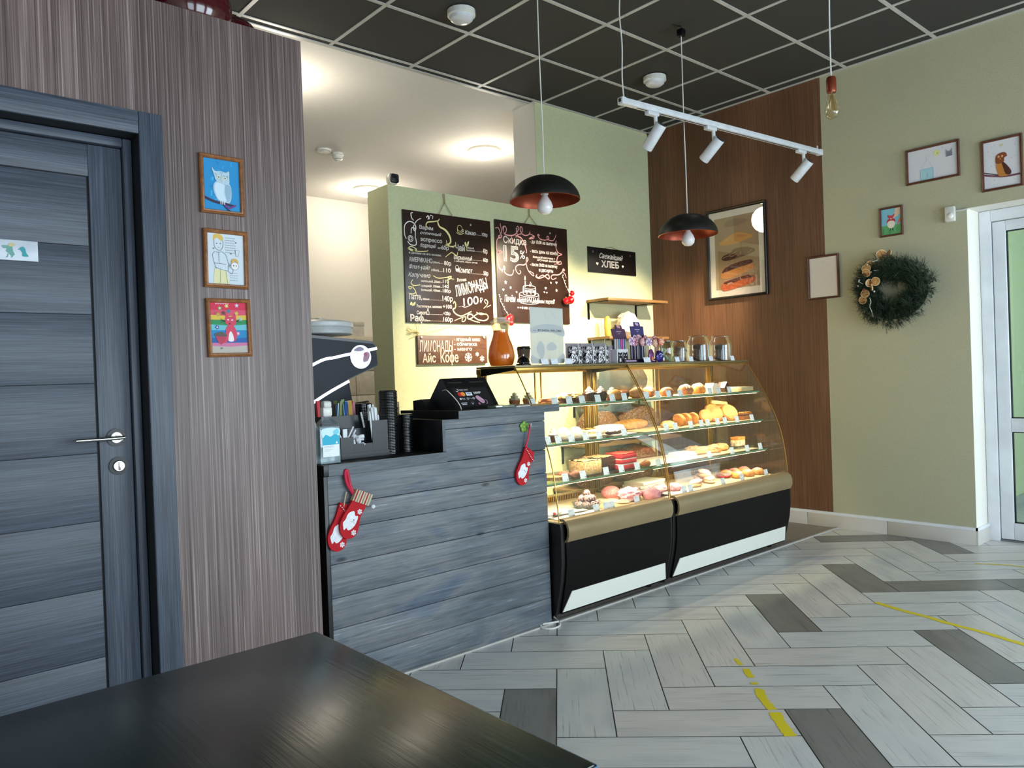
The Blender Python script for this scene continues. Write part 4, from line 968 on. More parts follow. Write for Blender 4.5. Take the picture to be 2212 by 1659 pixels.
# -- balloons lying on the partition roof
m_ball = mat('wine_red_balloon', '#4a0f18', .12, coat=.5)
for (x, y, r), lb in (((1.06, 2.95, .155), 'large wine red balloon on top of the brown partition, at the upper photo edge'), ((1.275, 3.08, .115), 'small wine red balloon peeking over the brown partition top'), ((.70, 2.98, .14), 'wine red balloon on the brown partition, above the grey door')):
    t = thing('balloon', lb, 'balloon', (x, y, 2.4885), random.random()*6, 'wine red balloons on the partition')
    b = MB(); b.lathe([(.004, 0)]+[(r*sin(pi*k/16)*(1-.12*k/16), r*(1-cos(pi*k/16))*.98) for k in range(1, 16)]+[(.006, r*1.98), (.012, r*2.02), (.004, r*2.03)], m_ball, 28); b.build('skin', t)

# ================================================================ counter, coffee corner, table
def m_plank():
    n = N('blue_grey_stained_plank'); n.set(Roughness=.5)
    v = n.coord('Object', (3.2, 3, 85)); f = n.noise(v, 1, 6, .7, 1.0)
    v2 = n.coord('Object', (2.5, 1, 5)); f2 = n.noise(v2, 1, 3, .5, .5)
    v3 = n.coord('Object', (3.2, 1, 9)); vo = n.n('ShaderNodeTexVoronoi', i_Scale=1.0); n.l(v3, vo.inputs['Vector'])
    ge = n.n('ShaderNodeObjectInfo'); 
    c = n.ramp(f2, [(.3, '#525a64'), (.45, '#6a727a'), (.58, '#797c7f'), (.7, '#5c6a7c')])
    c = n.mix(.75, c, n.ramp(f, [(.3, '#6a6d70'), (.5, '#d8d8d8'), (.68, '#ffffff')]), 'MULTIPLY')
    c = n.mix(.8, c, n.ramp(vo.outputs[0], [(.02, '#20262e'), (.06, '#9fa5ab'), (.10, '#ffffff')]), 'MULTIPLY')
    w = n.ramp(f, [(.62, '#000000'), (.70, '#9fa5ab')]); c = n.mix(.45, c, w, 'ADD')
    n.col(c); n.bump(f, .25, .003); return n.m
m_pl = m_plank()
m_edgewood = m_grain('grey_edge_wood', [(.3, '#42494f'), (.5, '#596067'), (.7, '#6a7177')], (12, 12, 160), .5, .3)
m_blackboard = mat('black_painted_board', '#101112', .38, col2='#0b0c0d')
t = thing('service_counter', 'grey stained plank service counter with low and raised tops beside display case', 'counter', (0, YC, 0))
X0, XM_, X1 = 1.405, 1.968, 2.567
b = MB(); zz = [.004, .13, .255, .375, .505, .64, .735, .846]; rnd = random.Random(5)
for i in range(len(zz)-1): b.box(X0, X1 if zz[i] < .84 else X1, -.0-rnd.uniform(0, .003), .018, zz[i]+.001, zz[i+1]-.001, m_pl, .0015)
for z0, z1 in ((.848, .985), (.987, 1.028)): b.box(XM_+.003, X1, -rnd.uniform(0, .002), .018, z0, z1, m_pl, .0015)
b.build('front_planks', t)
b = MB(); b.box(X0-.018, X0-.001, -.004, .46, .0, .846, m_blackboard, .001); b.box(X0+.002, X1-.002, .018, .44, .0, .845, m_blackboard); b.box(XM_+.01, X1-.002, .02, .42, .845, 1.027, m_blackboard); b.build('carcass', t)
b = MB(); b.box(XM_-.014, XM_+.001, -.004, .40, .892, 1.028, m_blackboard, .001); b.box(XM_-.0145, XM_+.001, -.0052, -.004, .892, 1.028, m_edgewood); b.build('upstand', t)
b = MB(); b.box(X0-.02, XM_-.001, -.012, .45, .848, .8895, m_blackboard, .001); b.build('low_top', t)
b = MB(); b.box(X0-.0, XM_, -.0135, -.0122, .847, .8905, m_edgewood); b.build('low_edging', t)
b = MB(); b.prism([(2.022, -.034), (2.635, -.034), (2.635, .055), (2.574, .055), (2.574, .42), (2.022, .42)], 1.03, 1.062, m_blackboard, 'z'); b.build('high_top', t)
b = MB(); b.box(2.021, 2.636, -.0355, -.0342, 1.0295, 1.0628, m_edgewood); b.box(2.6352, 2.6362, -.034, .055, 1.0295, 1.0628, m_edgewood); b.build('high_edging', t)

# -- stockings
def stocking(name, label, x, z, ang, tilt, cuff, group, face=0, sc=1.0, y=-.006):
    t = thing(name, label, 'christmas stocking', (x, YC-.003+0, z), 0, group)
    red = mat('red_felt', '#b80d1c', .85, scale=90, bump=.2); wt = mat('white_felt', '#e9e9ee', .85, scale=90)
    def X(p): return (sc*(p[0]*cos(ang)-p[1]*sin(ang)), sc*(p[0]*sin(ang)+p[1]*cos(ang)))
    out = smooth_pts([(-.032, 0, 0), (-.036, -.05, 0), (-.047, -.09, 0), (-.052, -.13, 0), (-.038, -.165, 0), (-.01, -.182, 0), (.018, -.175, 0), (.034, -.15, 0), (.032, -.12, 0), (.026, -.09, 0), (.034, -.04, 0), (.037, 0, 0)], 5)
    b = MB(); b.prism([X((p.x, p.y)) for p in out], y-.012, y, red); b.build('body', t)
    if cuff:
        b = MB(); cols = ['#b9a68a', '#a5152a', '#c9bda2', '#8f836c', '#c9bda2', '#a5152a', '#c9bda2', '#8f836c', '#c9bda2', '#a5152a', '#c9bda2', '#8f836c', '#c9bda2']
        n = len(cols); x0 = -.036; w = .078/n
        for i, c in enumerate(cols):
            b.prism([X(p) for p in ((x0+w*i, -.036), (x0+w*(i+1), -.036), (x0+w*(i+1)+.003, .012), (x0+w*i+.003, .012))], y-.0165, y+.0015, mat('cuff_'+c.strip('#'), c, .9, scale=120))
        b.build('striped_cuff', t)
    else:
        b = MB(); P = [(-.034, .004), (-.01, -.012), (.02, -.038), (.04, -.044)]
        b.tube([(X(p)[0], y-.012, X(p)[1]) for p in P], .006*sc, red, 8)
        b.tube(smooth_pts([(X(p)[0], y-.006, X(p)[1]) for p in ((-.03, .006), (.012, .0), (.04, -.03), (.042, -.046))], 4), .0055*sc, red, 8)
        for k in range(9):
            q = X((-.03+.066*k/8, -.002-.044*k/8)); b.box(q[0]-.002, q[0]+.002, y-.0195, y-.0175, q[1]-.0015, q[1]+.0015, wt)
        b.build('folded_rim', t)
    d = Draw(); d.y = y-.0128
    fx, fz = -.012, -.118
    def F(L): return [X((fx+a, fz+c)) for a, c in L]
    d.blob(F([(-.03, -.01), (-.024, .005), (-.02, .03), (.0, .045), (.012, .03), (.026, .03), (.026, .0), (.016, -.022), (.002, -.032), (-.008, -.026), (-.016, -.036), (-.024, -.024)]), wt); d.up()
    bk = K('#23242a')
    if face == 0:
        for a, c in ((.008, .012), (.017, .008)): q = X((fx+a, fz+c)); d.ell(q[0], q[1], .0022*sc, .0026*sc, bk)
    else:
        d.stroke(F([(.002, .002), (.012, .006), (.02, -.004)]), .0015, K('#b9b4b8')); q = X((fx+.012, fz+.012)); d.ell(q[0], q[1], .002*sc, .003*sc, bk)
    d.build('santa_face', t)
    for a, c in ((.014, -.068), (.018, -.152)):
        d = Draw(); d.y = y-.0128; q = X((a, c)); d.flake(q[0], q[1], .011*sc, .0042, wt); d.up(2).ell(q[0], q[1], .002, .002, red.copy() if False else mat('red_felt', '')); d.build('snowflake', t)
    return t
t = stocking('christmas_stocking', 'red felt Santa stocking with striped cuff hanging on the low counter front', 1.535, .765, R(-24), 0, True, 'stockings on the counter front', 1, .98, -.018)
b = MB(); b.tube(smooth_pts([(-.034, -.018, .005), (-.058, -.016, .05), (-.062, -.014, .09), (-.054, -.014, .096), (-.046, -.016, .05), (-.036, -.02, .012)], 5), .0065, mat('crimson_ribbon', '#c4143c', .6), 8); b.build('loop', t)
b = MB(); b.ball((.048, -.026, -.055), .009, mat('white_felt', '', .8), 12); b.build('pompom', t)
t = stocking('christmas_stocking', 'red felt Santa stocking without visible cuff, behind the striped one', 1.472, .725, R(-16), 0, False, 'stockings on the counter front', 1, .96, -.002)
b = MB(); b.tube([(-.01, -.012, .0), (-.002, -.01, .03), (.006, -.008, .055)], .003, mat('beige_twine', '#b9a888', .8), 6); b.build('loop', t)
t = stocking('christmas_stocking', 'small red felt Santa stocking hanging from the green flower hook', 2.447, .855, R(-20), 0, False, 'stockings on the counter front', 0, .93, -.002)
b = MB(); b.tube(smooth_pts([(-.03, -.012, .004), (-.012, -.018, .06), (-.003, -.024, .115), (.002, -.024, .112), (-.012, -.016, .05), (-.022, -.014, .0)], 5), .003, mat('crimson_ribbon', ''), 8); b.build('loop', t)
t = thing('flower_hook', 'green flower shaped wall hook on the raised counter front', 'hook', (2.428, YC-.0028, .967))
gm = mat('green_enamel', '#6d9a2c', .35)
b = MB()
for k in range(5):
    a = pi/2+2*pi*k/5; b.ball((.0155*cos(a), -.004, .0155*sin(a)), (.0125, .004, .0125), gm, 12)
b.ball((0, -.005, 0), (.012, .005, .012), gm, 12); b.build('flower', t)
b = MB(); b.tube(smooth_pts([(.006, -.006, .002), (.012, -.018, -.008), (.016, -.03, -.006), (.018, -.032, .014)], 5), .0022, m_nickel, 8); b.build('hook_wire', t)

# -- things on the low top
ZL = .8895; ZH = 1.062
t = thing('sanitizer_bottle', 'clear square hand sanitizer bottle with white pump and turquoise label', 'bottle', (1.432, 2.715, ZL))
gl = glass('clear_plastic', '#f4fbfd', .45, .07)
b = MB(); b.box(-.045, .045, -.026, .026, .0, .150, gl, .006); b.build('body', t)
b = MB(); b.rings([[(-.043, -.024, .15), (.043, -.024, .15), (.043, .024, .15), (-.043, .024, .15)], [(-.016, -.014, .178), (.016, -.014, .178), (.016, .014, .178), (-.016, .014, .178)], [(-.014, -.013, .186), (.014, -.013, .186), (.014, .013, .186), (-.014, .013, .186)]], gl, True, False); b.build('shoulder', t)
b = MB(); b.box(-.042, .042, -.023, .023, .004, .145, sheer('clear_gel', '#dfeef2', .3)); b.build('gel', t)
b = MB(); b.box(-.021, .019, -.016, .016, .186, .222, m_abs, .006); b.box(-.017, .017, -.017, .014, .22, .245, m_abs, .007); b.build('pump', t)
d = Draw(); d.y = -.0268; d.rect(-.034, .03, .036, .138, K('#e8eef2')); d.up().rect(-.034, .076, .036, .116, K('#35aecb')); d.blob([(-.034, .104), (-.02, .116), (.0, .108), (.02, .118), (.036, .11), (.036, .138), (-.034, .138)], K('#cfeaf2')); d.up().blob([(.01, .125), (.03, .137), (.036, .12), (.02, .115)], K('#7fcfdf')); d.poly([(.02, .08), (.031, .08), (.0255, .09)], K('#f0f6f8'))
d.text('ТЕТРАСЕПТ', -.03, .066, .042, .0055, K('#9aa7ae'))
for i in range(2): d.stroke([(-.028, .058-.005*i), (.008-.01*i, .058-.005*i)], .0014, K('#b9c3c8'), 1)
d.build('label', t)
t = thing('pump_bottle', 'white pump bottle half hidden by the wall behind the sanitizer', 'bottle', (1.405, 2.81, ZL))
b = MB(); b.lathe([(.03, 0), (.032, .01), (.032, .14), (.024, .165), (.012, .175), (.012, .19), (0, .19)], m_abs, 20); b.build('body', t)

t = thing('organizer', 'black stepped counter organizer holding straws and sugar', 'organizer', (1.545, 2.815, ZL))
bk = mat('black_acrylic', '#14181d', .3, spec=.3)
def tray(b, x0, x1, y0, y1, z0, z1, th=.003):
    b.box(x0, x1, y0, y0+th, z0, z1, bk); b.box(x0, x1, y1-th, y1, z0, z1, bk); b.box(x0, x0+th, y0+th, y1-th, z0, z1, bk); b.box(x1-th, x1, y0+th, y1-th, z0, z1, bk); b.box(x0+th, x1-th, y0+th, y1-th, z0, z0+th, bk)
b = MB(); tray(b, -.002, .228, -.004, .175, 0, .022); b.build('base_tray', t)
for nm, a in (('front_compartment', (.0, .06, 0, .07, .022, .088)), ('front_compartment', (.0605, .15, 0, .055, .022, .058)), ('tall_compartment', (.1505, .226, 0, .08, .022, .15)), ('back_compartment', (-.04, .15, .0805, .17, .022, .175)), ('middle_compartment', (.0605, .15, .0555, .08, .022, .12))):
    b = MB(); tray(b, *a); b.build(nm, t)
white = mat('white_straw', '#e6eaee', .5)
def stick(name, label, cat, group, p0, p1, r, m, flat=False):
    b = MB()
    if flat: 
        b.box(-r*2.2, r*2.2, -r*.4, r*.4, 0, (Vector(p1)-Vector(p0)).length, m, 0, Matrix.Translation(p0) @ (Vector(p1)-Vector(p0)).to_track_quat('Z', 'Y').to_matrix().to_4x4())
    else: b.cyl(p0, p1, r, m, 8)
    return tag(b.build(name), label, cat, group)
rnd = random.Random(2)
for i in range(15):
    x = 1.545+.156+rnd.random()*.06; y = 2.82+rnd.random()*.06
    stick('drinking_straw', 'white paper straw in the tall right organizer compartment', 'straw', 'white straws in the organizer', (x, y, ZL+.03), (x+rnd.uniform(-.045, .02), y+rnd.uniform(-.005, .01), ZL+.17+rnd.random()*.05), .0042, white)
for x0, x1, z1 in ((.02, .075, .13), (.03, .085, .115), (.045, .0, .12)):
    stick('stirrer', 'white stick leaning out of the low left organizer compartment', 'stirrer', 'white sticks in the low compartment', (1.545+x0, 2.845, ZL+.03), (1.545+x1, 2.84, ZL+z1), .0036, white)
b = MB(); b.box(1.57, 1.59, 2.838, 2.846, ZL+.03, ZL+.122, white, .001); tag(b.build('sugar_stick'), 'single upright white sugar packet in the low left organizer compartment', 'sugar packet')
cols = ['#c4162a', '#c4162a', '#a04ab8', '#b7a4d8', '#8a4fc0', '#c41a3e', '#d04a7a', '#4a9aa8', '#b9d0d8', '#2f6f8f', '#6f7f3a', '#b9a86a', '#7a4a2a', '#5f7f4a', '#2a4f8f', '#7fa0c8', '#3a5f7f', '#a8b8c8', '#c41a2e', '#c9a04a', '#4a6a2a', '#9a3a5a']
for i, c in enumerate(cols):
    x = 1.515+.172*i/len(cols)+rnd.uniform(-.002, .002); dx = rnd.uniform(-.012, .018)
    stick('tea_stick', 'coloured tea and sugar sticks standing in the back organizer compartment', 'tea stick', 'coloured sticks in the back compartment', (x, 2.91+rnd.random()*.05, ZL+.03), (x+dx, 2.91+rnd.random()*.05, ZL+.222+rnd.random()*.022), .0034, mat('sachet_'+c.strip('#'), c, .35), True)
for i in range(20):
    b = MB(); s = .009; Mx = Matrix.Translation((1.545+.068+rnd.random()*.072, 2.823+rnd.random()*.026, ZL+.035+.05*(i/20)+rnd.random()*.012)) @ Matrix.Rotation(rnd.random()*3, 4, 'Z') @ Matrix.Rotation(rnd.uniform(-.6, .6), 4, 'X')
    b.box(-s, s, -s*.7, s*.7, -s*.8, s*.8, mat('white_sugar_wrap', '#e4e6ea', .5), .0015, Mx)
    tag(b.build('sugar_cube'), 'wrapped white sugar cubes heaped in the lowest organizer compartment', 'sugar cube', 'wrapped sugar cubes in the organizer')
m_lid = mat('black_lid_plastic', '#0c0d0f', .22, coat=.2)
def lid_mesh(r):
    b = MB(); b.lathe([(r*.9, 0), (r, .001), (r, .0045), (r*.97, .006), (r*.92, .0062), (r*.9, .0095), (0, .0095)], m_lid, 28); return b.build('cup_lid')
def lid_stack(x, y, n, r, z0, step, label, group):
    l0 = lid_mesh(r)
    for i in range(n):
        l = l0 if i == 0 else l0.copy()
        if i: COL.objects.link(l)
        l.location = (x+random.uniform(-.0008, .0008), y+random.uniform(-.0008, .0008), z0+i*step); tag(l, label, 'cup lid', group)
lid_stack(1.806, 2.86, 40, .0415, ZL, .0068, 'black plastic cup lids in the tallest front stack', 'lids in the tall front stack')
lid_stack(1.902, 2.875, 24, .034, ZL, .0068, 'small black plastic cup lids in the short right stack', 'lids in the short right stack')
lid_stack(1.775, 3.02, 32, .045, ZL, .0068, 'wide black cup lids in the stack behind the organizer', 'lids in the rear stack')
def cup_stack(x, y, n, r0, r1, h, step, z0, m, label, group):
    b = MB(); b.lathe([(0, .004), (r0-.001, .004), (r1-.001, h), (r1+.002, h+.001), (r1+.002, h-.003), (r1, h-.003), (r0, 0), (0, 0)], m, 24, cap=False); c0 = b.build('paper_cup')
    for i in range(n):
        c = c0 if i == 0 else c0.copy()
        if i: COL.objects.link(c)
        c.location = (x, y, z0+i*step); tag(c, label, 'paper cup', group)
m_kraft = mat('brown_cup_paper', '#7c6c5c', .7)
cup_stack(1.895, 2.985, 16, .03, .04, .09, .0085, ZL, m_kraft, 'brown paper cups stacked behind the tallest lid stack', 'stacked brown cups')

# -- POS terminal and card reader on the raised top
t = thing('pos_terminal', 'black wedge shaped pay terminal on the raised counter top', 'payment terminal', (2.10, 2.755, ZH), 0)
m_pos = mat('black_pos_plastic', '#0e0f11', .32)
b = MB(); b.prism([(0, 0), (.012, 0), (.20, 0), (.24, .01), (.125, .142), (.105, .145), (.098, .136)], 0, .256, m_pos, 'x'); b.build('body', t)
sl = atan2(.136, .098); L = .168
d = Draw(); d.y = -.001; dk = K('#060608')
d.blob([(.03, .015), (.225, .015), (.23, .02), (.23, .115), (.225, .12), (.03, .12), (.025, .115), (.025, .02)], dk, 2); d.up(); wl = K('#e6e6ea')
d.ring(.05, .108, .0075, .0022, wl, 16, -2.6, 1.2); d.text('Халва', .062, .106, .024, .006, wl, .02); d.text('карта', .09, .106, .024, .006, wl, .01)
d.ell(.058, .085, .0125, .0125, K('#c3231f')); d.up().ell(.075, .085, .0125, .0125, K('#e58a3a')); d.rect(.093, .075, .128, .095, K('#e9e9f0')); d.up().text('VISA', .098, .081, .025, .008, K('#28396e'), .02); d.rect(.093, .0925, .128, .0955, K('#28396e')); d.text('МИР', .14, .083, .042, .011, wl, .03)
d.ell(.048, .058, .005, .0055, wl); d.text('Pay', .055, .054, .02, .009, wl); d.ring(.09, .058, .005, .0015, wl, 12); d.text('Pay', .098, .055, .02, .008, K('#a9a9b0')); d.ring(.125, .058, .005, .002, wl, 12)
for x0, x1, z in ((.04, .075, .034), (.042, .07, .026)): d.stroke([(x0, z), (x1, z)], .004, K('#b9b9c0'), 1)
d.ring(.105, .03, .008, .0015, K('#8a8a90'), 12, 0, pi); d.ell(.105, .028, .004, .004, K('#a9a9b0'))
pkk = K('#c99ab2'); d.up(); d.blob([(.138, .062), (.15, .072), (.162, .066), (.18, .045), (.176, .03), (.162, .028), (.15, .04)], pkk); d.ell(.143, .026, .006, .006, K('#b0688c')); d.ring(.182, .035, .012, .003, K('#b98aa4'), 12, -1.5, 1.2); d.up().stroke([(.155, .045), (.168, .036), (.176, .042)], .002, K('#7d4a66'))
o = d.build('sticker', t); o.rotation_euler = (-(pi/2-sl), 0, 0); o.location = (0, .0, .0)
b = MB(); b.box(.02, .1, -.0006, .0006, .150, .155, m_nickel); b.box(.145, .23, -.0006, .0006, .150, .155, m_nickel); o = b.build('hinge_strip', t); o.rotation_euler = (-(pi/2-sl), 0, 0)
t = thing('card_reader', 'small black card reader beside the pay terminal', 'card reader', (2.085, 2.90, ZH), 0)
b = MB(); b.prism([(0, .004), (.004, 0), (.12, 0), (.12, .045), (.055, .052), (.045, .05)], -.04, .06, m_pos, 'x'); b.build('body', t)
b = MB(); b.box(-.012, .05, -.001, .001, .016, .046, mat('dark_lcd', '#23272f', .1)); o = b.build('screen', t); o.rotation_euler = (-(pi/2-.8), 0, 0)
o = MB(); o.tube(smooth_pts([(2.10, 2.86, 1.15), (2.075, 2.80, 1.155), (2.07, 2.77, 1.145), (2.09, 2.745, 1.11), (2.105, 2.735, 1.08), (2.107, 2.73, 1.064)], 6), .002, m_cable, 6)
tag(o.build('charging_cable'), 'thin white charging cable at the left side of the pay terminal', 'cable')
b = MB(); b.box(2.245, 2.375, 2.655, 2.73, ZH, ZH+.016, glass('clear_plastic'), .003); b.box(2.255, 2.365, 2.662, 2.724, ZH+.002, ZH+.01, mat('coin_tray_insert', '#9a9a86', .4, col2='#6f7064', scale=40)); tag(b.build('coin_tray'), 'clear plastic coin tray on the raised counter top edge', 'tray')
for k, (z, c) in enumerate(((.0, '#e6e2dc'), (.0055, '#7d6a58'))):
    b = MB(); b.box(2.38+.012*k, 2.47, 2.665, 2.74, ZH+z, ZH+z+.005, mat('leaflet_'+c.strip('#'), c, .6), .001); tag(b.build('leaflet_stack'), ['white leaflet stack lying on the raised counter top', 'brown notebook lying on white leaflets on the raised top'][k], 'leaflets' if k == 0 else 'notebook')
b = MB(); b.box(2.485, 2.60, 2.67, 2.75, ZH, ZH+.004, mat('gold_card', '#b98f4a', .5), .001); tag(b.build('gold_card'), 'flat golden card at right end of the raised counter top', 'card')

# -- coffee machine on a back counter
t = thing('back_counter', 'black back counter under the coffee machine', 'counter', (0, 0, 0))
b = MB(); b.box(1.37, 2.12, 3.24, 4.15, .85, .90, m_blackboard, .002); b.build('worktop', t); b = MB(); b.box(1.38, 2.10, 3.26, 4.14, 0.0, .848, m_blackboard); b.build('carcass', t)
m_navy = mat('navy_machine_panel', '#151c27', .45, spec=.25, scale=3); m_trim = mat('machine_black_trim', '#0b0c0e', .3)
t = thing('coffee_machine', 'dark espresso machine with white light strips behind the wall edge', 'coffee machine', (0, 3.30, .90))
prof = [(1.375, .0), (1.90, .0), (1.893, .19), (1.874, .316), (2.043, .383), (2.041, .40), (2.035, .487), (2.02, .506), (1.70, .534), (1.375, .545)]
b = MB(); b.prism(prof, .02, .70, m_trim); b.build('body', t)
prof2 = [(1.378, .01), (1.892, .01), (1.886, .19), (1.865, .322), (2.032, .386), (2.026, .475), (2.012, .492), (1.70, .518), (1.378, .528)]
b = MB(); b.prism(prof2, .0, .0199, m_navy); b.build('side_panel', t)
m_led = mat('white_light_strip', '#ecebff', .4, emit=2.2)
for L in ([(1.38, .23), (1.69, .398), (1.80, .427), (1.90, .446), (2.03, .47)], [(1.38, .03), (1.685, .222), (1.868, .312)]):
    d = Draw(); d.y = -.002; d.stroke(L, .0135, m_led, 5); o = d.build('light_strip', t)
b = MB(); v = b.lathe([(0, 0), (.058, 0), (.058, .003), (0, .003)], mat('silver_foil', '#b9b9c4', .25, .6, col2='#8a7f90', scale=30), 28); b.xf(v, Matrix.Translation((1.936, -.0005, .428)) @ Matrix.Rotation(pi/2, 4, 'X')); b.build('disc_sticker', t)
d = Draw(); d.y = -.005; d.blob([(1.955, .44), (1.97, .452), (1.985, .44), (1.975, .41), (1.95, .405)], K('#b08a9c')); d.ell(1.962, .44, .009, .009, K('#c0607f')); d.blob([(1.9, .46), (1.93, .478), (1.955, .465), (1.93, .455)], K('#9a8fa4')); d.build('disc_print', t)
b = MB(); b.cyl((1.93, .2, .20), (1.93, .2, .165), .034, m_nickel, 20); b.tube([(1.93, .2, .185), (1.96, .12, .19), (1.985, .03, .2)], .012, m_trim, 10); b.cyl((1.93, .2, .32), (1.93, .2, .2), .03, m_nickel, 20); b.build('group_head', t)
t = thing('food_container', 'large round grey-white lidded container on top of the coffee machine', 'container', (1.83, 3.50, 1.445), 0)
gw = mat('greyish_plastic', '#b3b7b8', .4)
b = MB(); b.lathe([(.155, 0), (.16, .004), (.162, .03), (.158, .036), (0, .036)], gw, 36); b.build('tub', t)
b = MB(); b.lathe([(.162, .0362), (.164, .04), (.162, .058), (.15, .066), (.08, .076), (.02, .079), (.02, .086), (0, .086)], mat('greyish_lid', '#c2c6c6', .35), 36); b.build('lid', t)
cup_stack(1.56, 3.42, 22, .03, .04, .09, .009, 1.446, mat('white_cup_paper', '#e9e7e2', .6), 'white paper cups in a tall stack on the coffee machine by the wall edge', 'white cups on the coffee machine')

# -- kitchen background between machine and partition
m_cab = mat('pale_beige_front', '#d6cdb8', .5); m_dkline = mat('cabinet_gap', '#6f6655', .7)
t = thing('kitchen_cabinet', 'tall pale beige cabinet on the far kitchen wall', 'cabinet', (4.2, 7.548, 0))
b = MB(); b.box(-.45, .75, .0, .45, 0, 1.72, m_cab, .003); b.build('body', t)
for z0, z1 in ((.02, .62), (.63, 1.06), (1.07, 1.33), (1.34, 1.70)):
    for x0, x1 in ((-.44, .147), (.153, .74)):
        b = MB(); b.box(x0, x1, -.02, -.001, z0, z1, m_cab, .003); o = b.build('door', t); b = MB(); b.box((x0+x1)/2-.07, (x0+x1)/2+.07, -.034, -.021, z1-.05, z1-.038, m_nickel, .002); b.build('handle', o)
for x, w, h, lb in ((3.92, .26, .2, 'pale grey box on top of kitchen cabinet, left one'), (4.35, .34, .17, 'pale grey box on top of kitchen cabinet, beside the green partition')):
    b = MB(); b.box(x-w/2, x+w/2, 7.6, 7.9, 1.7205, 1.7205+h, mat('pale_carton', '#d9d5ca', .7), .004); b.box(x-w/2-.004, x+w/2+.004, 7.598, 7.902, 1.7205+h-.05, 1.7205+h, mat('pale_carton_lid', '#cfcabd', .7), .003); tag(b.build('storage_box'), lb, 'box')
t = thing('spatula', 'dark brown spatula hanging on the far kitchen cabinet', 'spatula', (4.06, 7.53, 1.18)); wd = mat('dark_utensil', '#2a1c16', .5)
b = MB(); b.tube([(-.02, -.02, .16), (.0, -.02, .0)], .012, wd, 8); b.build('handle', t); b = MB(); b.rings([[(x, -.024, z), (x, -.014, z)] for x, z in ((-.02, .0), (-.035, -.14), (.045, -.145), (.025, .0))], wd, False, False, True) if False else b.prism([(-.02, .0), (-.04, -.12), (-.03, -.15), (.05, -.15), (.05, -.12), (.025, .0)], -.026, -.014, wd); b.build('blade', t)
t = thing('wicker_basket', 'reddish brown wicker basket on the back counter behind the lids', 'basket', (2.03, 3.95, .902))
n = N('wicker'); wv = n.n('ShaderNodeTexWave', i_Scale=40.0); n.l(n.coord('Object', (1, 1, 1)), wv.inputs[0]); n.col(n.ramp(wv.outputs[0], [(.3, '#6b4632'), (.7, '#b98a68')])); n.bump(wv.outputs[0], .5, .004)
b = MB(); b.lathe([(.08, 0), (.11, .16), (.115, .165), (.11, .17), (.1, .165), (.075, .01), (0, .01)], n.m, 28); b.build('body', t); b = MB(); b.tube([(.105*cos(pi*k/12), 0, .165+.09*sin(pi*k/12)) for k in range(13)], .006, n.m, 8); b.build('handle', t)
t = thing('milk_jug', 'small steel milk jug on the back counter beside the coffee machine', 'jug', (2.0, 3.36, .902)); b = MB(); b.lathe([(.035, 0), (.038, .03), (.03, .09), (.034, .11), (.032, .11), (.028, .09), (0, .09)], m_nickel, 24); b.build('body', t); b = MB(); b.tube(smooth_pts([(.034, 0, .09), (.065, 0, .085), (.06, 0, .04), (.036, 0, .03)], 5), .004, m_nickel, 8); b.build('handle', t)

# -- dark table in the foreground
n = N('dark_table_wood'); n.set(Roughness=.34, Specular_IOR_Level=.55)
v = n.coord('Object', (110, 2.2, 60)); f = n.noise(v, 1, 5, .6, .4); v2 = n.coord('Object', (5, 2.5, 5)); f2 = n.noise(v2, 1, 3)
n.col(n.mix(.6, n.ramp(f, [(.3, '#1d2620'), (.6, '#28332d'), (.8, '#38423b')]), n.ramp(f2, [(.3, '#8f9a94'), (.7, '#ffffff')]), 'MULTIPLY')); n.l(n.ramp(f2, [(.35, (.20,)*3+(1,)), (.7, (.31,)*3+(1,))]), n.b.inputs['Roughness']); n.bump(f, .16, .002)
m_tab = n.m
t = thing('cafe_table', 'dark stained wooden cafe table in the foreground', 'table', (.26, .93, 0))
b = MB(); b.box(-.52, .374, -.335, .338, .726, .76, m_tab, .005); b.build('tabletop', t)
b = MB(); b.box(.3742, .3756, -.334, .0, .728, .757, mat('worn_blue_edge', '#3c6784', .4, col2='#2c4a60', scale=30)); b.box(.36, .3738, -.3365, -.3352, .728, .757, mat('worn_blue_edge', '')); b.build('painted_edge', t)
for x, y in ((-.46, -.28), (.31, -.28), (-.46, .28), (.31, .28)):
    b = MB(); b.box(x-.025, x+.025, y-.025, y+.025, 0, .7258, m_blackmetal, .003); b.build('leg', t)
b = MB(); b.box(-.43, .285, .262, .298, .64, .7257, m_blackmetal); b.box(-.43, .285, -.298, -.262, .64, .7257, m_blackmetal); b.build('apron', t)

# -- floor marks and the cable loop
yl = K('#dcc81c', .6)
def tape(pts, w, label, seed):
    r = random.Random(seed); b = MB(); P = smooth_pts([(x, y, 0) for x, y in pts], 14); L = []
    for i, p in enumerate(P):
        d = P[min(i+1, len(P)-1)]-P[max(i-1, 0)]; d.normalize(); a = w*.5*r.uniform(.72, 1.1); c = w*.5*r.uniform(.72, 1.1)
        L.append((b.bm.verts.new((p.x-d.y*a, p.y+d.x*a, .0009)), b.bm.verts.new((p.x+d.y*c, p.y-d.x*c, .0009))))
    for i in range(len(P)-1): b.face([L[i][0], L[i][1], L[i+1][1], L[i+1][0]], yl)
    tag(b.build('floor_tape', sharp=None), label, 'tape', 'worn yellow tape on the floor')
tape([(2.295, 1.287), (2.36, 1.36), (2.42, 1.415)], .044, 'widest remnant of worn yellow floor tape, with dark scuffs', 1)
tape([(2.432, 1.43), (2.49, 1.50), (2.54, 1.545), (2.562, 1.552)], .036, 'worn yellow floor tape strip just past the widest remnant', 2)
tape([(2.585, 1.59), (2.60, 1.605)], .03, 'smallest scrap of yellow floor tape in the broken line', 3)
tape([(2.635, 1.635), (2.665, 1.668), (2.70, 1.70)], .03, 'thin yellow floor tape remnant second from the counter end', 4)
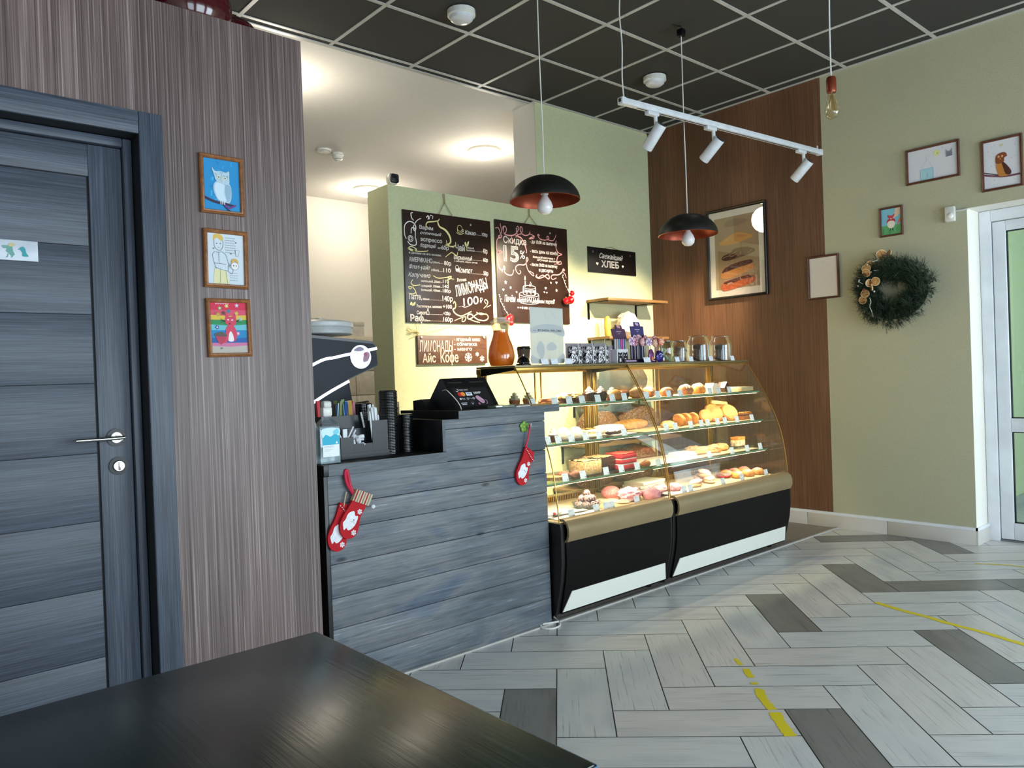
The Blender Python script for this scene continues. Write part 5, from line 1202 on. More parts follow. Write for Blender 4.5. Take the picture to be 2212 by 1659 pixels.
tape([(2.72, 1.735), (2.765, 1.79)], .02, 'faint yellow floor tape remnant nearest the counter', 5)
tape([(3.90, 1.70), (3.85, 1.55), (3.83, 1.44), (3.795, 1.33), (3.765, 1.18), (3.71, 1.00), (3.66, .8)], .034, 'long curved yellow floor tape line near the white door', 6)
tape([(5.02, 1.60), (5.10, 1.45), (5.12, 1.3), (5.2, 1.18)], .02, 'faded yellow tape trace at the foot of the white door', 7)
b = MB(); b.tube(smooth_pts([(2.63, 2.74, .02), (2.62, 2.70, .006), (2.60, 2.655, .0055), (2.56, 2.615, .0055), (2.51, 2.612, .0055), (2.485, 2.65, .0055), (2.50, 2.678, .012), (2.55, 2.66, .013), (2.59, 2.65, .012)], 8), .0048, m_cable, 8); tag(b.build('power_cable'), 'white cable loop on the floor at the corner of counter and case', 'cable')

# ================================================================ display cases
m_case = mat('case_black_panel', '#0b0809', .42, scale=3, spec=.15); m_caseblk = mat('case_black_side', '#0b0b0c', .42)
m_gold = mat('champagne_bumper', '#998664', .32, .3, scale=3); m_goldp = mat('gold_anodised', '#a5803f', .28, .75)
m_kick = mat('ivory_kick_plate', '#dedfd6', .25, col2='#dedfd6'); m_deck = mat('steel_deck', '#c9b48c', .35, .4)
g_case = glass('case_glass', '#fefffc', .2, .025); g_shelf = glass('shelf_glass', '#e3efe2', .4, .05); g_green = mat('green_glass_edge', '#5d8f74', .15)
m_topwood = mat('case_top_trim', '#7c7052', .35, .4)
CURVE = [(2.893, 1.250), (2.845, 1.176), (2.782, 1.069), (2.732, .975), (2.690, .880), (2.655, .775), (2.634, .670), (2.622, .57), (2.616, .497)]
CURVE = [(p.x, p.y) for p in smooth_pts([(a, c, 0) for a, c in CURVE], 3)]
FRONT = [(2.612, .405), (2.612, .30), (2.622, .22), (2.640, .14), (2.662, .05)]
SHELF = [(1.05, 2.795), (.855, 2.772), (.66, 2.748)]
ZTOP = 1.262; ZDECK = .490
def display_case(x0, x1, label, slant):
    t = thing('display_case', label, 'display case', (0, 0, 0), 0, None)
    b = MB(); b.sheet(FRONT, x0+.026, x1-.026, -.02, m_case); b.build('front_panel', t)
    for xa, xb in ((x0, x0+.025), (x1-.025, x1)):
        out = [(2.606, .49), (2.600, .455), (2.601, .40), (2.602, .30), (2.612, .215), (2.632, .13), (2.654, .045), (2.68, .03), (3.20, .03), (3.20, .49)]
        b = MB(); b.prism(out, xa, xb, m_caseblk, 'x'); b.build('side_panel', t)
    b = MB(); b.sheet([(2.635, .497), (2.606, .497), (2.590, .485), (2.583, .463), (2.583, .435), (2.592, .412), (2.612, .405)], x0+.0255, x1-.0255, -.012, m_gold); b.build('bumper', t)
    F = [(2.618, .158), (2.635, .10), (2.650, .052)]
    b = MB(); n = 6; A = []
    def q(z):
        for (ya, za), (yb, zb) in zip(FRONT, FRONT[1:]):
            if zb <= z <= za: return ya+(yb-ya)*(za-z)/(za-zb)
    for i in range(n+1):
        z = .055+.098*i/n; k = i/n; y = q(z)-.0215
        A.append([(x0+.03+slant*k, y, z), (x1-.03-.03*k, y, z), (x1-.03-.03*k, y-.004, z), (x0+.03+slant*k, y-.004, z)])
    b.rings(A, m_kick, True, False); b.build('kick_plate', t)
    b = MB(); b.box(x0+.026, x1-.026, 2.70, 3.19, .035, .10, m_caseblk); b.box(x0+.026, x1-.026, 3.17, 3.19, .10, .46, m_caseblk); b.build('chassis', t)
    for x in (x0+.06, x1-.06):
        for y in (2.74, 3.12):
            b = MB(); b.cyl((x, y, .035), (x, y, .012), .012, m_blackmetal, 12); b.cyl((x, y, .012), (x, y, .0), .02, m_blackmetal, 14); b.build('foot', t)
    b = MB(); b.box(x0+.0255, x1-.0255, 2.626, 3.165, ZDECK-.012, ZDECK, m_deck); b.build('deck', t)
    b = MB()
    for i in range(int((x1-x0-.1)/.014)): b.box(x0+.05+.014*i, x0+.057+.014*i, 3.10, 3.16, ZDECK, ZDECK+.03, m_goldp)
    b.box(x0+.05, x1-.05, 3.10, 3.16, ZDECK-.001, ZDECK+.001, m_goldp); b.box(x0+.05, x1-.05, 3.099, 3.103, ZDECK+.028, ZDECK+.032, m_goldp); b.build('air_grille', t)
    for x in (x0+.004, x1-.042):
        b = MB(); b.box(x, x+.038, 3.165, 3.20, ZDECK, 1.232, m_goldp, .002); b.box(x+.008, x+.011, 3.163, 3.166, ZDECK, 1.232, m_groove); b.box(x+.026, x+.029, 3.163, 3.166, ZDECK, 1.232, m_groove); b.build('rear_post', t)
    b = MB(); b.box(x0, x1, 3.165, 3.20, 1.222, 1.250, m_goldp, .001); b.box(x0+.04, x1-.04, 3.165, 3.20, ZDECK, ZDECK+.02, m_goldp); b.build('rear_rail', t)
    xm = (x0+x1)/2
    for xa, xb, y in ((x0+.042, xm+.02, 3.172), (xm-.02, x1-.042, 3.186)):
        b = MB(); b.box(xa, xb, y, y+.004, ZDECK+.02, 1.222, g_case); o = b.build('rear_door', t)
        b = MB()
        for xx in (xa, xb-.006): b.box(xx, xx+.006, y-.002, y+.006, ZDECK+.02, 1.222, m_goldp)
        b.build('edge_profile', o)
    b = MB(); b.sheet(CURVE, x0+.004, x1-.004, .005, g_case); o = b.build('front_glass', t)
    for x in (x0+.004, x1-.004):
        b = MB(); b.tube([(x, y-.0015, z) for y, z in CURVE], .0032, m_goldp, 6); b.build('glass_edge', t)
    for xa in (x0+.007, x1-.012):
        b = MB(); b.prism([(y+.009, z) for y, z in CURVE]+[(3.163, .491), (3.163, 1.222), (2.92, 1.244)], xa, xa+.005, g_case, 'x'); b.build('end_glass', t)
    b = MB(); b.box(x0-.002, x1+.002, 2.885, 3.195, 1.251, 1.2615, m_topwood, .001); b.build('top_shelf', t)
    b = MB(); b.box(x0+.002, x1-.002, 2.888, 2.90, 1.232, 1.2508, m_goldp, .002); b.prism([(2.90, 1.236), (2.90, 1.2505), (3.165, 1.2505), (3.165, 1.212), (3.14, 1.212)], x0+.001, x0+.006, m_blackmetal, 'x'); b.build('top_bracket', t)
    b = MB(); b.box(x0+.06, x1-.06, 2.935, 2.965, 1.238, 1.2508, m_abs, .002); b.box(x0+.07, x1-.07, 2.939, 2.961, 1.2365, 1.2385, mat('warm_led_tube', '#fff0d0', .4, emit=9)); b.build('light_strip', t)
    a = area('case_light', ((x0+x1)/2, 2.95, 1.233), (0, .3, -1), x1-x0-.2, .03, (x1-x0)*CASE_W, (1, .85, .60), 130)
    for z, yf in SHELF:
        b = MB(); b.box(x0+.016, x1-.016, yf+.0012, 3.09, z-.007, z, g_shelf); o = b.build('glass_shelf', t)
        b = MB(); b.box(x0+.016, x1-.016, yf, yf+.001, z-.007, z, g_green); b.box(x0+.0145, x0+.0155, yf, 3.09, z-.007, z, g_green); b.build('shelf_edge', o)
        b = MB()
        for x in (x0+.10, x1-.11): b.prism([(3.09, z-.008), (3.164, z-.008), (3.164, z-.05), (3.15, z-.05)], x, x+.008, m_goldp, 'x'); b.prism([(2.95, z-.0082), (3.164, z-.0082), (3.164, z-.02)], x, x+.006, m_goldp, 'x')
        b.build('bracket', o)
    for z, yf in SHELF:  # added fill strips under the shelf fronts, only to brighten the lower shelves
        b = MB(); b.box(x0+.03, x1-.03, yf+.004, yf+.016, z-.013, z-.0072, m_goldp); b.box(x0+.04, x1-.04, yf+.006, yf+.014, z-.0142, z-.013, mat('warm_led_tube', '')); b.build('added_fill_strip', t)
        area('added_shelf_fill', ((x0+x1)/2, yf+.01, z-.016), (0, .55, -1), x1-x0-.12, .012, (x1-x0)*SHELF_FILL_W, (1, .84, .60), 150)
    return t
CASE_W = 17; SHELF_FILL_W = 4
display_case(2.578, 3.446, 'glass pastry display case joined to the counter, narrower left one', .045)
display_case(3.452, 4.735, 'wide right glass pastry display case against the brown wall', .04)

# -- wall shelves with bread behind the cases
m_shelfwood = m_grain('light_shelf_wood', [(.3, '#6b4f2c'), (.6, '#86653a'), (.8, '#967346')], (6, 60, 60), .5, .1)
def wall_shelf(z, x0, x1, y0, label):
    t = thing('wall_shelf', label, 'shelf', (0, YB, z), 0, 'wooden shelves on the menu wall')
    b = MB(); b.box(x0, x1, y0-YB, -.001, -.022, 0, m_shelfwood, .002); b.build('board', t)
    for x in (x0+.01, x1-.16):
        b = MB(); b.box(x, x+.022, -.006, -.001, -.16, -.0225, m_blackmetal); b.box(x, x+.022, y0-YB+.03, -.006, -.028, -.0225, m_blackmetal); b.build('bracket', t)
wall_shelf(1.815, 4.66, 5.44, YB-.24, 'upper wooden wall shelf under the bread sign')
wall_shelf(1.505, 4.66, 5.44, YB-.24, 'second wooden wall shelf holding a bread bag')
wall_shelf(1.02, 4.45, 5.44, YB-.34, 'third wooden wall shelf seen through the case glass')
wall_shelf(.66, 4.30, 5.44, YB-.34, 'lower wooden wall shelf seen through the case glass')
wall_shelf(.32, 4.20, 5.44, YB-.34, 'lowest wooden wall shelf seen through the case glass')
t = thing('bread_bag', 'translucent white bread bag on the second wall shelf', 'bag', (5.02, YB-.13, 1.5055))
b = MB(); b.ball((0, 0, .105), (.12, .07, .104), sheer('milky_bag', '#f4eee0', .55), 20, .25, 9, 3, -.103); b.build('bag', t)
b = MB(); b.ball((.0, .0, .085), (.08, .045, .08), mat('pale_loaf', '#e2c596', .8), 16, .1, 6, 2, -.078); b.build('loaf', t)
b = MB(); b.tube(smooth_pts([(4.80, YB-.1, 1.512), (4.795, YB-.1, 1.58), (4.80, YB-.1, 1.66), (4.80, YB-.1, 1.675)], 6), .026, mat('yellow_baguette_wrap', '#c9b24a', .5), 14, rads=[.018]+[.027]*17+[.012]) if False else b.lathe([(.016, 0), (.026, .02), (.03, .09), (.026, .15), (.012, .172), (0, .174)], mat('yellow_wrap', '#c9b24a', .5), 18, (4.80, YB-.1, 1.5055)); tag(b.build('corn_bread'), 'upright yellow wrapped baguette on the second wall shelf', 'bread')
n = N('seeded_crust'); vo = n.n('ShaderNodeTexVoronoi', i_Scale=110.0); n.l(n.coord('Object'), vo.inputs['Vector']); n.col(n.mix(n.ramp(vo.outputs[0], [(.22, '#ffffff'), (.34, '#000000')]), '#5b3420', '#c9b08a')); n.set(Roughness=.7); n.bump(vo.outputs[0], .4, .004); m_seed = n.m
m_rye = mat('grey_rye_crust', '#6f6350', .8, col2='#584c3c', scale=30)
for i, (x, y, z, r, m, lb) in enumerate(((4.86, YB-.2, 1.0205, (.25, .15, .165), m_rye, 'big grey rye loaf on the third wall shelf behind the case'), (5.0, YB-.2, .6605, (.25, .15, .16), m_seed, 'seeded brown loaf on the lower wall shelf, right one'), (4.52, YB-.2, .6605, (.19, .14, .15), m_seed, 'seeded brown loaf on the lower wall shelf, left one'), (4.95, YB-.2, .3205, (.24, .15, .17), m_seed, 'seeded brown loaf on the lowest wall shelf, right one'), (4.45, YB-.2, .3205, (.2, .14, .15), m_seed, 'seeded brown loaf on the lowest wall shelf, left one'))):
    b = MB(); b.ball((0, 0, r[2]*.78), r, m, 24, .12, 5, i, -r[2]*.78); o = b.build('bread_loaf'); o.location = (x, y, z); tag(o, lb, 'bread', 'loaves on the wall shelves')

# ================================================================ on top of the cases
ZT = 1.2618
def text_rows(d, x0, x1, zs, m, h=.0012):
    for z in zs: d.stroke([(x0, z), (x1, z)], h, m, 1)
# juice jug
t = thing('juice_jug', 'glass jug of orange juice on the left end of the case top', 'jug', (2.640, 3.06, ZT))
P = [(.050, 0), (.062, .004), (.071, .03), (.072, .06), (.065, .10), (.052, .135), (.043, .165), (.042, .19), (.046, .205), (.050, .228)]
P = [(p.x, p.y) for p in smooth_pts([(a, c, 0) for a, c in P], 4)]
b = MB(); b.lathe(P+[(.047, .228)]+[(r-.003, z) for r, z in P[::-1] if z > .19]+[(.039, .185)], glass('jug_glass', '#fffdf5', .5, .06), 32, cap=False); b.build('glass_body', t)
n = N('orange_juice'); n.set(Roughness=.15, Base_Color=C('#d9650a'), Transmission_Weight=.0, Subsurface_Weight=.35, Subsurface_Radius=(.05, .02, .005), Subsurface_Scale=.5)
n.col(n.ramp(n.noise(n.coord('Object'), 9, 2), [(.3, '#f28a1e'), (.7, '#fbaa3c')])); tl = n.n('ShaderNodeBsdfTranslucent'); tl.inputs[0].default_value = C('#ffa838'); mx = n.n('ShaderNodeMixShader', i_0=.5); n.l(n.b.outputs[0], mx.inputs[1]); n.l(tl.outputs[0], mx.inputs[2]); n.l(mx.outputs[0], n.out.inputs[0]); m_juice = n.m
b = MB(); b.lathe([(0, .003)]+[(r-.0035, z+.003) for r, z in P if z < .185]+[(.039, .188), (0, .188)], m_juice, 32); b.build('juice', t)
b = MB(); b.tube(smooth_pts([(-.043, 0, .215), (-.075, 0, .218), (-.092, 0, .19), (-.09, 0, .15), (-.078, 0, .11)], 6), .0075, glass('jug_glass'), 10); b.build('handle', t)
b = MB(); b.lathe([(.05, .2285), (.055, .231), (.053, .238), (.036, .243), (.034, .256), (0, .256)], sheer('jug_lid_plastic', '#e6d2c2', .6), 28); b.build('lid', t)
t = thing('service_bell', 'black counter bell beside the juice jug', 'bell', (2.672, 2.925, ZT))
b = MB(); b.lathe([(.038, 0), (.039, .006), (.034, .009), (0, .009)], m_trim, 28); b.build('base', t)
b = MB(); b.lathe([(.034, .012), (.0335, .018), (.028, .034), (.017, .045), (.004, .048)], mat('gloss_black_bell', '#0a0a0b', .1, .3, coat=.5), 28, cap=False); b.build('dome', t)
b = MB(); b.cyl((0, 0, .009), (0, 0, .055), .004, m_nickel, 10); b.ball((0, 0, .055), .006, m_nickel, 10); b.build('plunger', t)
t = thing('takeaway_cup', 'brown takeaway cup with black lid behind the acrylic sign', 'cup', (2.80, 3.06, ZT))
b = MB(); b.lathe([(.026, 0), (.036, .088), (0, .088)], m_kraft, 28); b.build('cup', t)
b = MB(); b.lathe([(.0385, .0885), (.0385, .093), (.035, .096), (.034, .104), (0, .104)], m_lid, 28); b.build('lid', t)
# acrylic sign
t = thing('acrylic_sign', 'upright acrylic wifi sign holder on the case top', 'sign', (2.85, 2.925, ZT), R(4))
b = MB(); b.box(-.134, .134, -.004, -.0015, .0, .305, g_case); b.box(-.134, .134, .0015, .004, .0, .305, g_case); b.box(-.134, .134, -.03, .04, .0, .003, g_case); b.build('holder', t)
def lit_paper(name, col):
    n = N(name); tl = n.n('ShaderNodeBsdfTranslucent'); tl.inputs[0].default_value = C(col); n.set(Base_Color=C(col), Roughness=.6)
    mx = n.n('ShaderNodeMixShader', i_0=.6); n.l(n.b.outputs[0], mx.inputs[1]); n.l(tl.outputs[0], mx.inputs[2]); n.l(mx.outputs[0], n.out.inputs[0]); return n.m
_P = {}
def LP(c):
    if c not in _P: _P[c] = lit_paper('translucent_paper_'+c.strip('#'), c)
    return _P[c]
b = MB(); b.box(-.13, .13, -.0012, .0012, .006, .302, LP('#ffffff')); b.build('sheet', t)
K0 = K; K = LP
d = Draw(); d.y = -.0018
d.rect(-.13, .17, .13, .302, K('#e9edf2')); d.up(); d.blob([(-.13, .19), (-.05, .212), (.05, .214), (.13, .195), (.13, .15), (.0, .178), (-.1, .165), (-.13, .17)], K('#dfe4ec')); d.blob([(-.13, .05), (-.08, .03), (-.03, .012), (-.13, .012)], K('#dfe4ec')); d.blob([(.13, .06), (.08, .035), (.05, .012), (.13, .012)], K('#dfe4ec')); d.up(); d.blob([(-.08, .06), (-.09, .09), (-.06, .125), (-.03, .1), (-.03, .06), (-.05, .03)], K('#dfe4ec')); d.blob([(-.01, .1), (.03, .12), (.07, .1), (.06, .08), (.0, .075)], K('#dfe4ec')); d.up(); d.text('RT-2.4GHz_WiFi_C86C', -.075, .176, .19, .011, K('#5a6274'), .01); d.stroke([(-.115, .18), (-.09, .18)], .003, K('#9aa2b0'), 1)
d.stroke([(-.02, .285), (-.015, .255), (.0, .24)], .004, K('#dfe4ec')); d.stroke([(.03, .29), (.05, .265), (.07, .25)], .005, K('#dfe4ec'))
d.build('print', t)
K = K0
# price tags
m_tagw = mat('price_tag_card', '#e3e7ee', .45, scale=4); m_tagi = K('#8a929e'); m_tagn = K('#5a6270'); m_tagbase = glass('clear_plastic')
def price_tag(x, y, z, label, num='', w=.034, h=.031, rz=.0, group=None, lean=R(-14), warm=False):
    if w < .04: w, h = .044, .041
    d = Draw(); m = mat('price_tag_card_cream', '#efe6d4', .45) if warm else m_tagw
    v = d.mb.box(-w/2, w/2, -.0005, .0005, 0.0, h, m); d.y = -.0009
    text_rows(d, -w*.42, w*.1, (h*.84,), m_tagi); text_rows(d, -w*.42, -w*.05, (h*.74,), m_tagi, .0008)
    if num: d.text(num, w*.42-len(num)*.0048, h*.10, len(num)*.0048, .007, m_tagn, .02)
    d.mb.xf(d.mb.bm.verts[:], Matrix.Rotation(lean, 4, 'X'))
    d.mb.box(-w*.4, w*.4, -.002, .010, -.0002, .0012, m_abs)
    o = d.build('price_tag'); o.location = (x, y, z+.0006); o.rotation_euler = (0, 0, rz)
    return tag(o, label, 'price tag', group)
price_tag(2.804, 2.90, ZT, 'first white price tag at the foot of the acrylic sign', '', .05)
price_tag(2.876, 2.90, ZT, 'second white price tag at the foot of the acrylic sign', '', .05)
price_tag(2.982, 2.90, ZT, 'white price tag in front of the first grey gift box', '', .055)
b = MB(); b.box(-.03, .03, -.015, .015, 0, .022, mat('cream_box', '#efe3cf', .6), .001); o = b.build('small_box'); o.location = (2.875, 2.935, ZT); tag(o, 'small cream box standing behind price tags under the acrylic sign', 'box')
# grey gift packs of black and white sweets
def m_zebra():
    n = N('black_white_sweets'); v = n.coord('Object', (60, 30, 42)); f = n.noise(v, 1, 1, .5, 2.2)
    n.col(n.ramp(f, [(.46, '#16151a'), (.495, '#5a545a'), (.52, '#e9e4e8')])); n.set(Roughness=.3); return n.m
m_zb = m_zebra(); m_gbag = mat('grey_gift_card', '#8f868a', .6); m_wire = mat('tie_ribbon', '#e8e2e0', .5)
for i, (px, lb) in enumerate(((1247, 'grey gift pack of black and white sweets nearest the acrylic sign'), (1278, 'middle grey gift pack of black and white sweets on the case top'), (1305, 'right grey gift pack of black and white sweets on the case top'))):
    x = float([3.102, 3.219, 3.325][i])
    t = thing('gift_pack', lb, 'gift pack', (x, 2.96, ZT), 0, 'grey gift packs on the case top')
    b = MB(); b.box(-.056, .056, .02, .026, 0, .118, m_gbag, .001); b.build('card', t)
    b = MB(); b.box(-.047, .047, -.014, .019, 0, .1, m_zb, .012); b.build('bag', t)
    b = MB(); b.box(-.047, .047, -.015, .0195, .078, .083, m_gbag, .002); b.build('band', t)
    b = MB(); b.cyl((.002, -.02, .0), (.004, -.02, .105), .0022, m_wire, 6); b.tube(smooth_pts([(.004, -.02, .1), (-.012, -.02, .125), (-.03, -.02, .135), (-.038, -.02, .125), (-.032, -.02, .12)] if i == 0 else [(.004, -.02, .1), (-.006, -.02, .125), (.002, -.02, .14)], 5), .0012, m_wire, 5); b.build('tie', t)
b = MB(); b.box(-.05, .05, .0, .004, 0, .105, m_gbag); b.box(-.012, .004, -.004, .0, 0, .085, mat('dark_licorice', '#1a1418', .4)); b.box(-.03, .03, -.003, -.001, .08, .084, m_wire); o = b.build('gift_card'); o.location = (3.437, 2.975, ZT); tag(o, 'flat grey gift card pack next to the black sticker box', 'gift pack')
# box with black animal silhouettes and the coloured sticks above it
t = thing('candy_box', 'white box printed with black animal silhouettes holding coloured sticks', 'box', (3.471, 2.955, ZT))
b = MB(); b.box(-.05, .05, -.02, .045, 0, .082, mat('white_candy_box', '#d6d2d8', .5), .001); b.build('carton', t)
d = Draw(); d.y = -.0206; bl = K('#141217')
for cx in (-.022, .024):
    d.blob([(cx-.021, .0), (cx-.02, .035), (cx-.02, .058), (cx-.014, .066), (cx-.008, .060), (cx+.008, .060), (cx+.014, .066), (cx+.02, .058), (cx+.021, .0)], bl, 3)
d.up()
for cx in (-.022, .024):
    for sx in (-1, 1): d.poly([(cx+sx*.004, .046), (cx+sx*.012, .05), (cx+sx*.012, .042)], K('#e6e2e6'))
    d.rect(cx-.007, .008, cx+.007, .028, K('#cfcad2'))
d.build('print', t)
for i, c in enumerate(['#b9b4c0', '#8fa89a', '#b7a090', '#c4bcc8', '#5f8fa8', '#9aa8c0', '#c0489a', '#a8307a', '#b88ab8', '#3a5f8a', '#7a94b0']):
    b = MB(); x = float(3.471)-.045+.009*i; b.box(x, x+.0075, 2.952+.004*(i % 2), 2.960+.004*(i % 2), ZT+.004, ZT+.142, mat('stick_'+c.strip('#'), c, .4), .001); tag(b.build('candy_stick'), 'coloured flat candy sticks standing in the black animal box', 'candy stick', 'coloured candy sticks')
# two lollipop display boxes with header cards
def header_box(px, x, label, col, dark, w, ztilt):
    t = thing('lollipop_display', label, 'display box', (x, 2.96, ZT), 0, 'purple lollipop display boxes')
    m = mat('box_'+col.strip('#'), col, .4); mk = mat('box_'+dark.strip('#'), dark, .4)
    b = MB(); b.box(-w/2, w/2, -.035, .06, 0, .022, mk, .001); b.box(-w/2, w/2, .056, .06, .022, .14, mk); b.build('tray', t)
    b = MB(); pts = [(-w/2-.012, .205), (-w/2+.012, .145), (w/2+.012, .145), (w/2-.006, .205), (.03, .208), (.022, .228), (-.035, .23), (-.028, .206)] if ztilt else [(-w/2-.004, .225), (-w/2+.01, .155), (w/2, .155), (w/2-.008, .225), (.03, .226), (.02, .25), (-.035, .252), (-.03, .226)]
    b.prism(pts, .052, .056, m); b.build('header_card', t)
    d = Draw(); d.y = .0512; d.ell(-.006, .22 if ztilt else .238, .018, .008, K('#c9908a' if ztilt else '#c9a4b8'), -.3); zz = .19 if ztilt else .205
    for k, (a, c) in enumerate(((-.025, .02), (-.006, .006))): d.stroke([(a, zz-.012*k), (c, zz-.012*k)], .004, K('#b9a0b0'), 1)
    d.y = -.0356
    d.stroke([(-w/2+.012, .011), (w/2-.012, .011)], .006, K('#c9b4d8'), 1); d.build('print', t)
header_box(0, 3.535, 'lollipop display box with maroon header card, left one', '#4a1f45', '#2a1420', .12, True)
header_box(0, 3.708, 'lollipop display box with violet header card, right one', '#2c1c62', '#20123f', .13, False)
m_swp = mat('lolly_pinkwhite', '#dccfe0', .3); m_stickw = mat('lolly_stick', '#cfc9cf', .5)
def lolly(px, x, z, c1, c2, label, y):
    t = thing('lollipop', label, 'lollipop', (x, y, ZT+.024), random.uniform(-.3, .3), 'spiral lollipops in the display boxes')
    b = MB(); v = b.lathe([(0, -.004), (.022, -.005), (.0255, 0), (.022, .005), (0, .004)], mat('lolly_'+c1.strip('#'), c1, .25), 22); b.xf(v, Matrix.Translation((0, 0, z)) @ Matrix.Rotation(pi/2, 4, 'X')); b.build('candy', t)
    d = Draw(); d.y = -.0056
    for k in range(5):
        a = 2*pi*k/5; d.stroke([(.002*cos(a), z+.002*sin(a)), (.012*cos(a+.7), z+.012*sin(a+.7)), (.0235*cos(a+1.2), z+.0235*sin(a+1.2))], .0056, mat('lolly_'+c2.strip('#'), c2, .25), 4)
    d.build('swirl', t)
    b = MB(); b.cyl((0, 0, 0), (0, 0, z-.018), .002, m_stickw, 6); b.build('stick', t)
LX = [3.556, 3.603, 3.646, 3.656, 3.712, 3.718, 3.770, 3.776, 3.834, 3.841, 3.653, 3.695, 3.762, 3.849]
LZ = [.105, .100, .108, .100, .107, .100, .108, .094, .105, .104, .122, .125, .122, .12]; LY = [2.935, 2.95, 2.965, 2.935, 2.965, 2.935, 2.965, 2.935, 2.965, 2.935, 2.99, 2.995, 2.995, 2.995]
for i, x in enumerate(LX):
    c1, c2 = [('#e6d8ea', '#a84a8a'), ('#d9a0b0', '#8a3a4a'), ('#c98a90', '#e6c8cc'), ('#d08890', '#f0d8d8'), ('#b86a70', '#e6b8b0'), ('#e4d4e4', '#8a5a9a'), ('#d8a090', '#b05a50'), ('#c98a78', '#e8c8b0'), ('#d0604a', '#e8b090'), ('#d8705a', '#f0c8b0')][i % 10]
    lolly(0, float(x), LZ[i], c1, c2, 'wrapped pink and white spiral lollipops crowded in the purple display boxes', LY[i])
t = thing('candy_pouch', 'shiny violet candy pouch in front of the right lollipop box', 'pouch', (3.789, 2.912, ZT))
b = MB(); b.ball((0, 0, .036), (.036, .012, .036), mat('violet_foil', '#3a2a8a', .25, .3, col2='#1f1650', scale=30), 18, .2, 8, 2, -.0355); b.build('bag', t); d = Draw(); d.y = -.0135; d.stroke([(-.02, .045), (-.005, .052), (.012, .044), (.02, .05)], .004, K('#b9b4e0')); d.stroke([(-.008, .034), (.01, .038)], .004, K('#b9b4e0')); d.ell(.024, .018, .009, .011, K('#c9c4dc')); d.build('print', t)
t = thing('candy_pouch', 'pink and orange candy pouch beside the violet one', 'pouch', (3.722, 2.925, ZT)); b = MB(); b.ball((0, 0, .04), (.026, .009, .04), mat('pink_foil', '#8a3a7a', .3, .2, col2='#4a1f45', scale=40), 16, .2, 8, 5, -.0395); b.build('bag', t); d = Draw(); d.y = -.0105; d.ell(.002, .022, .01, .012, K('#c9783a')); d.build('print', t)
price_tag(3.654, 2.898, ZT, 'wide white price tag in front of the violet lollipop box', '', .062, .03)
# jars
g_jar = glass('jar_glass', '#f4f8f2', .55, .06); g_jarg = glass('jar_glass_green', '#dcebdc', .55, .07)
def jar(x, y, r, h, g, label, fill, lid):
    t = thing('cookie_jar', label, 'jar', (x, y, ZT), 0, 'glass jars on the case top')
    prof = [(r*.9, 0), (r, .006), (r, h*.62), (r*.97, h*.74), (r*.78, h*.9), (r*.76, h*.95)]
    b = MB(); b.lathe([(0, .001)]+prof, g, 32, cap=False); b.build('glass_body', t)
    b = MB()
    if lid == 'clip': b.lathe([(r*.80, h*.95), (r*.84, h*.955), (r*.84, h*.985), (r*.7, h), (0, h)], g, 32); b.tube([(r*.82*cos(2*pi*k/24), r*.82*sin(2*pi*k/24), h*.94) for k in range(24)], .0018, m_nickel, 6, True)
    else: b.lathe([(r*.80, h*.95), (r*.86, h*.955), (r*.86, h*.97), (r*.8, h), (0, h)], g, 32)
    b.build('lid', t)
    fill(t, r, h)
m_dkcookie = mat('chocolate_cookie', '#5a4238', .7, col2='#7c6354', scale=60, bump=.3); m_pkcookie = mat('pale_gingerbread', '#9a7a66', .7, col2='#7c5f50', scale=50); m_wrap = mat('silver_stripe_wrap', '#c9cdd6', .25, .5)
def cookies(m, n, flat=.012):
    def f(t, r, h):
        rr = random.Random(n)
        for i in range(n):
            b = MB(); v = b.lathe([(0, 0), (r*.62, .001), (r*.66, .006), (r*.6, .011), (0, .012)], m, 20); b.xf(v, Matrix.Translation((rr.uniform(-.2, .2)*r, rr.uniform(-.2, .2)*r, .006+i*h*.62/n)) @ Matrix.Rotation(rr.uniform(-.45, .45), 4, 'X') @ Matrix.Rotation(rr.uniform(-.45, .45), 4, 'Y')); b.build('cookie', t)
    return f
def bars(m, n):
    def f(t, r, h):
        cookies(m, 5)(t, r*.75, h)
        for i in range(n):
            a = -2.2+1.1*i; b = MB(); b.box(-.012, .012, -.003, .003, 0, h*.6, m_wrap if i % 2 else mat('dark_wrap', '#1d2330', .3), .002, Matrix.Translation((r*.78*cos(a), r*.78*sin(a), .006)) @ Matrix.Rotation(a+pi/2, 4, 'Z')); b.build('wrapped_bar', t)
    return f
def pale(t, r, h):
    for i in range(6):
        b = MB(); b.ball((random.uniform(-.4, .4)*r, random.uniform(-.4, .4)*r, .012+.012*i), .011, mat('mint_sweet', '#c3cbb8', .5), 10); b.build('sweet', t)
jar(3.928, 2.965, .047, .135, g_jarg, 'small greenish clip jar nearest the lollipops', pale, 'clip')
jar(4.092, 2.985, .055, .138, g_jar, 'small clip jar filled with pale gingerbread', cookies(m_pkcookie, 7), 'clip')
jar(4.306, 2.985, .078, .172, g_jar, 'big glass jar of dark cookies and striped bars, left one', bars(m_dkcookie, 3), 'flat')
jar(4.560, 2.985, .078, .172, g_jar, 'big glass jar of cookies and striped bars at the far right of the case top', bars(mat('grey_cookie', '#6a625c', .7, col2='#8a8078', scale=60), 2), 'flat')
for px, lb in ((1464, 'white price tag in front of the small gingerbread jar'), (1494, 'white price tag in front of left side of big dark cookie jar'), (1537, 'white price tag between the two big cookie jars'), (1583, 'white price tag at the right end of the case top')):
    price_tag({1464: 3.955, 1494: 4.101, 1537: 4.322, 1583: 4.573}[px], 2.90, ZT, lb, '', .045, .032)

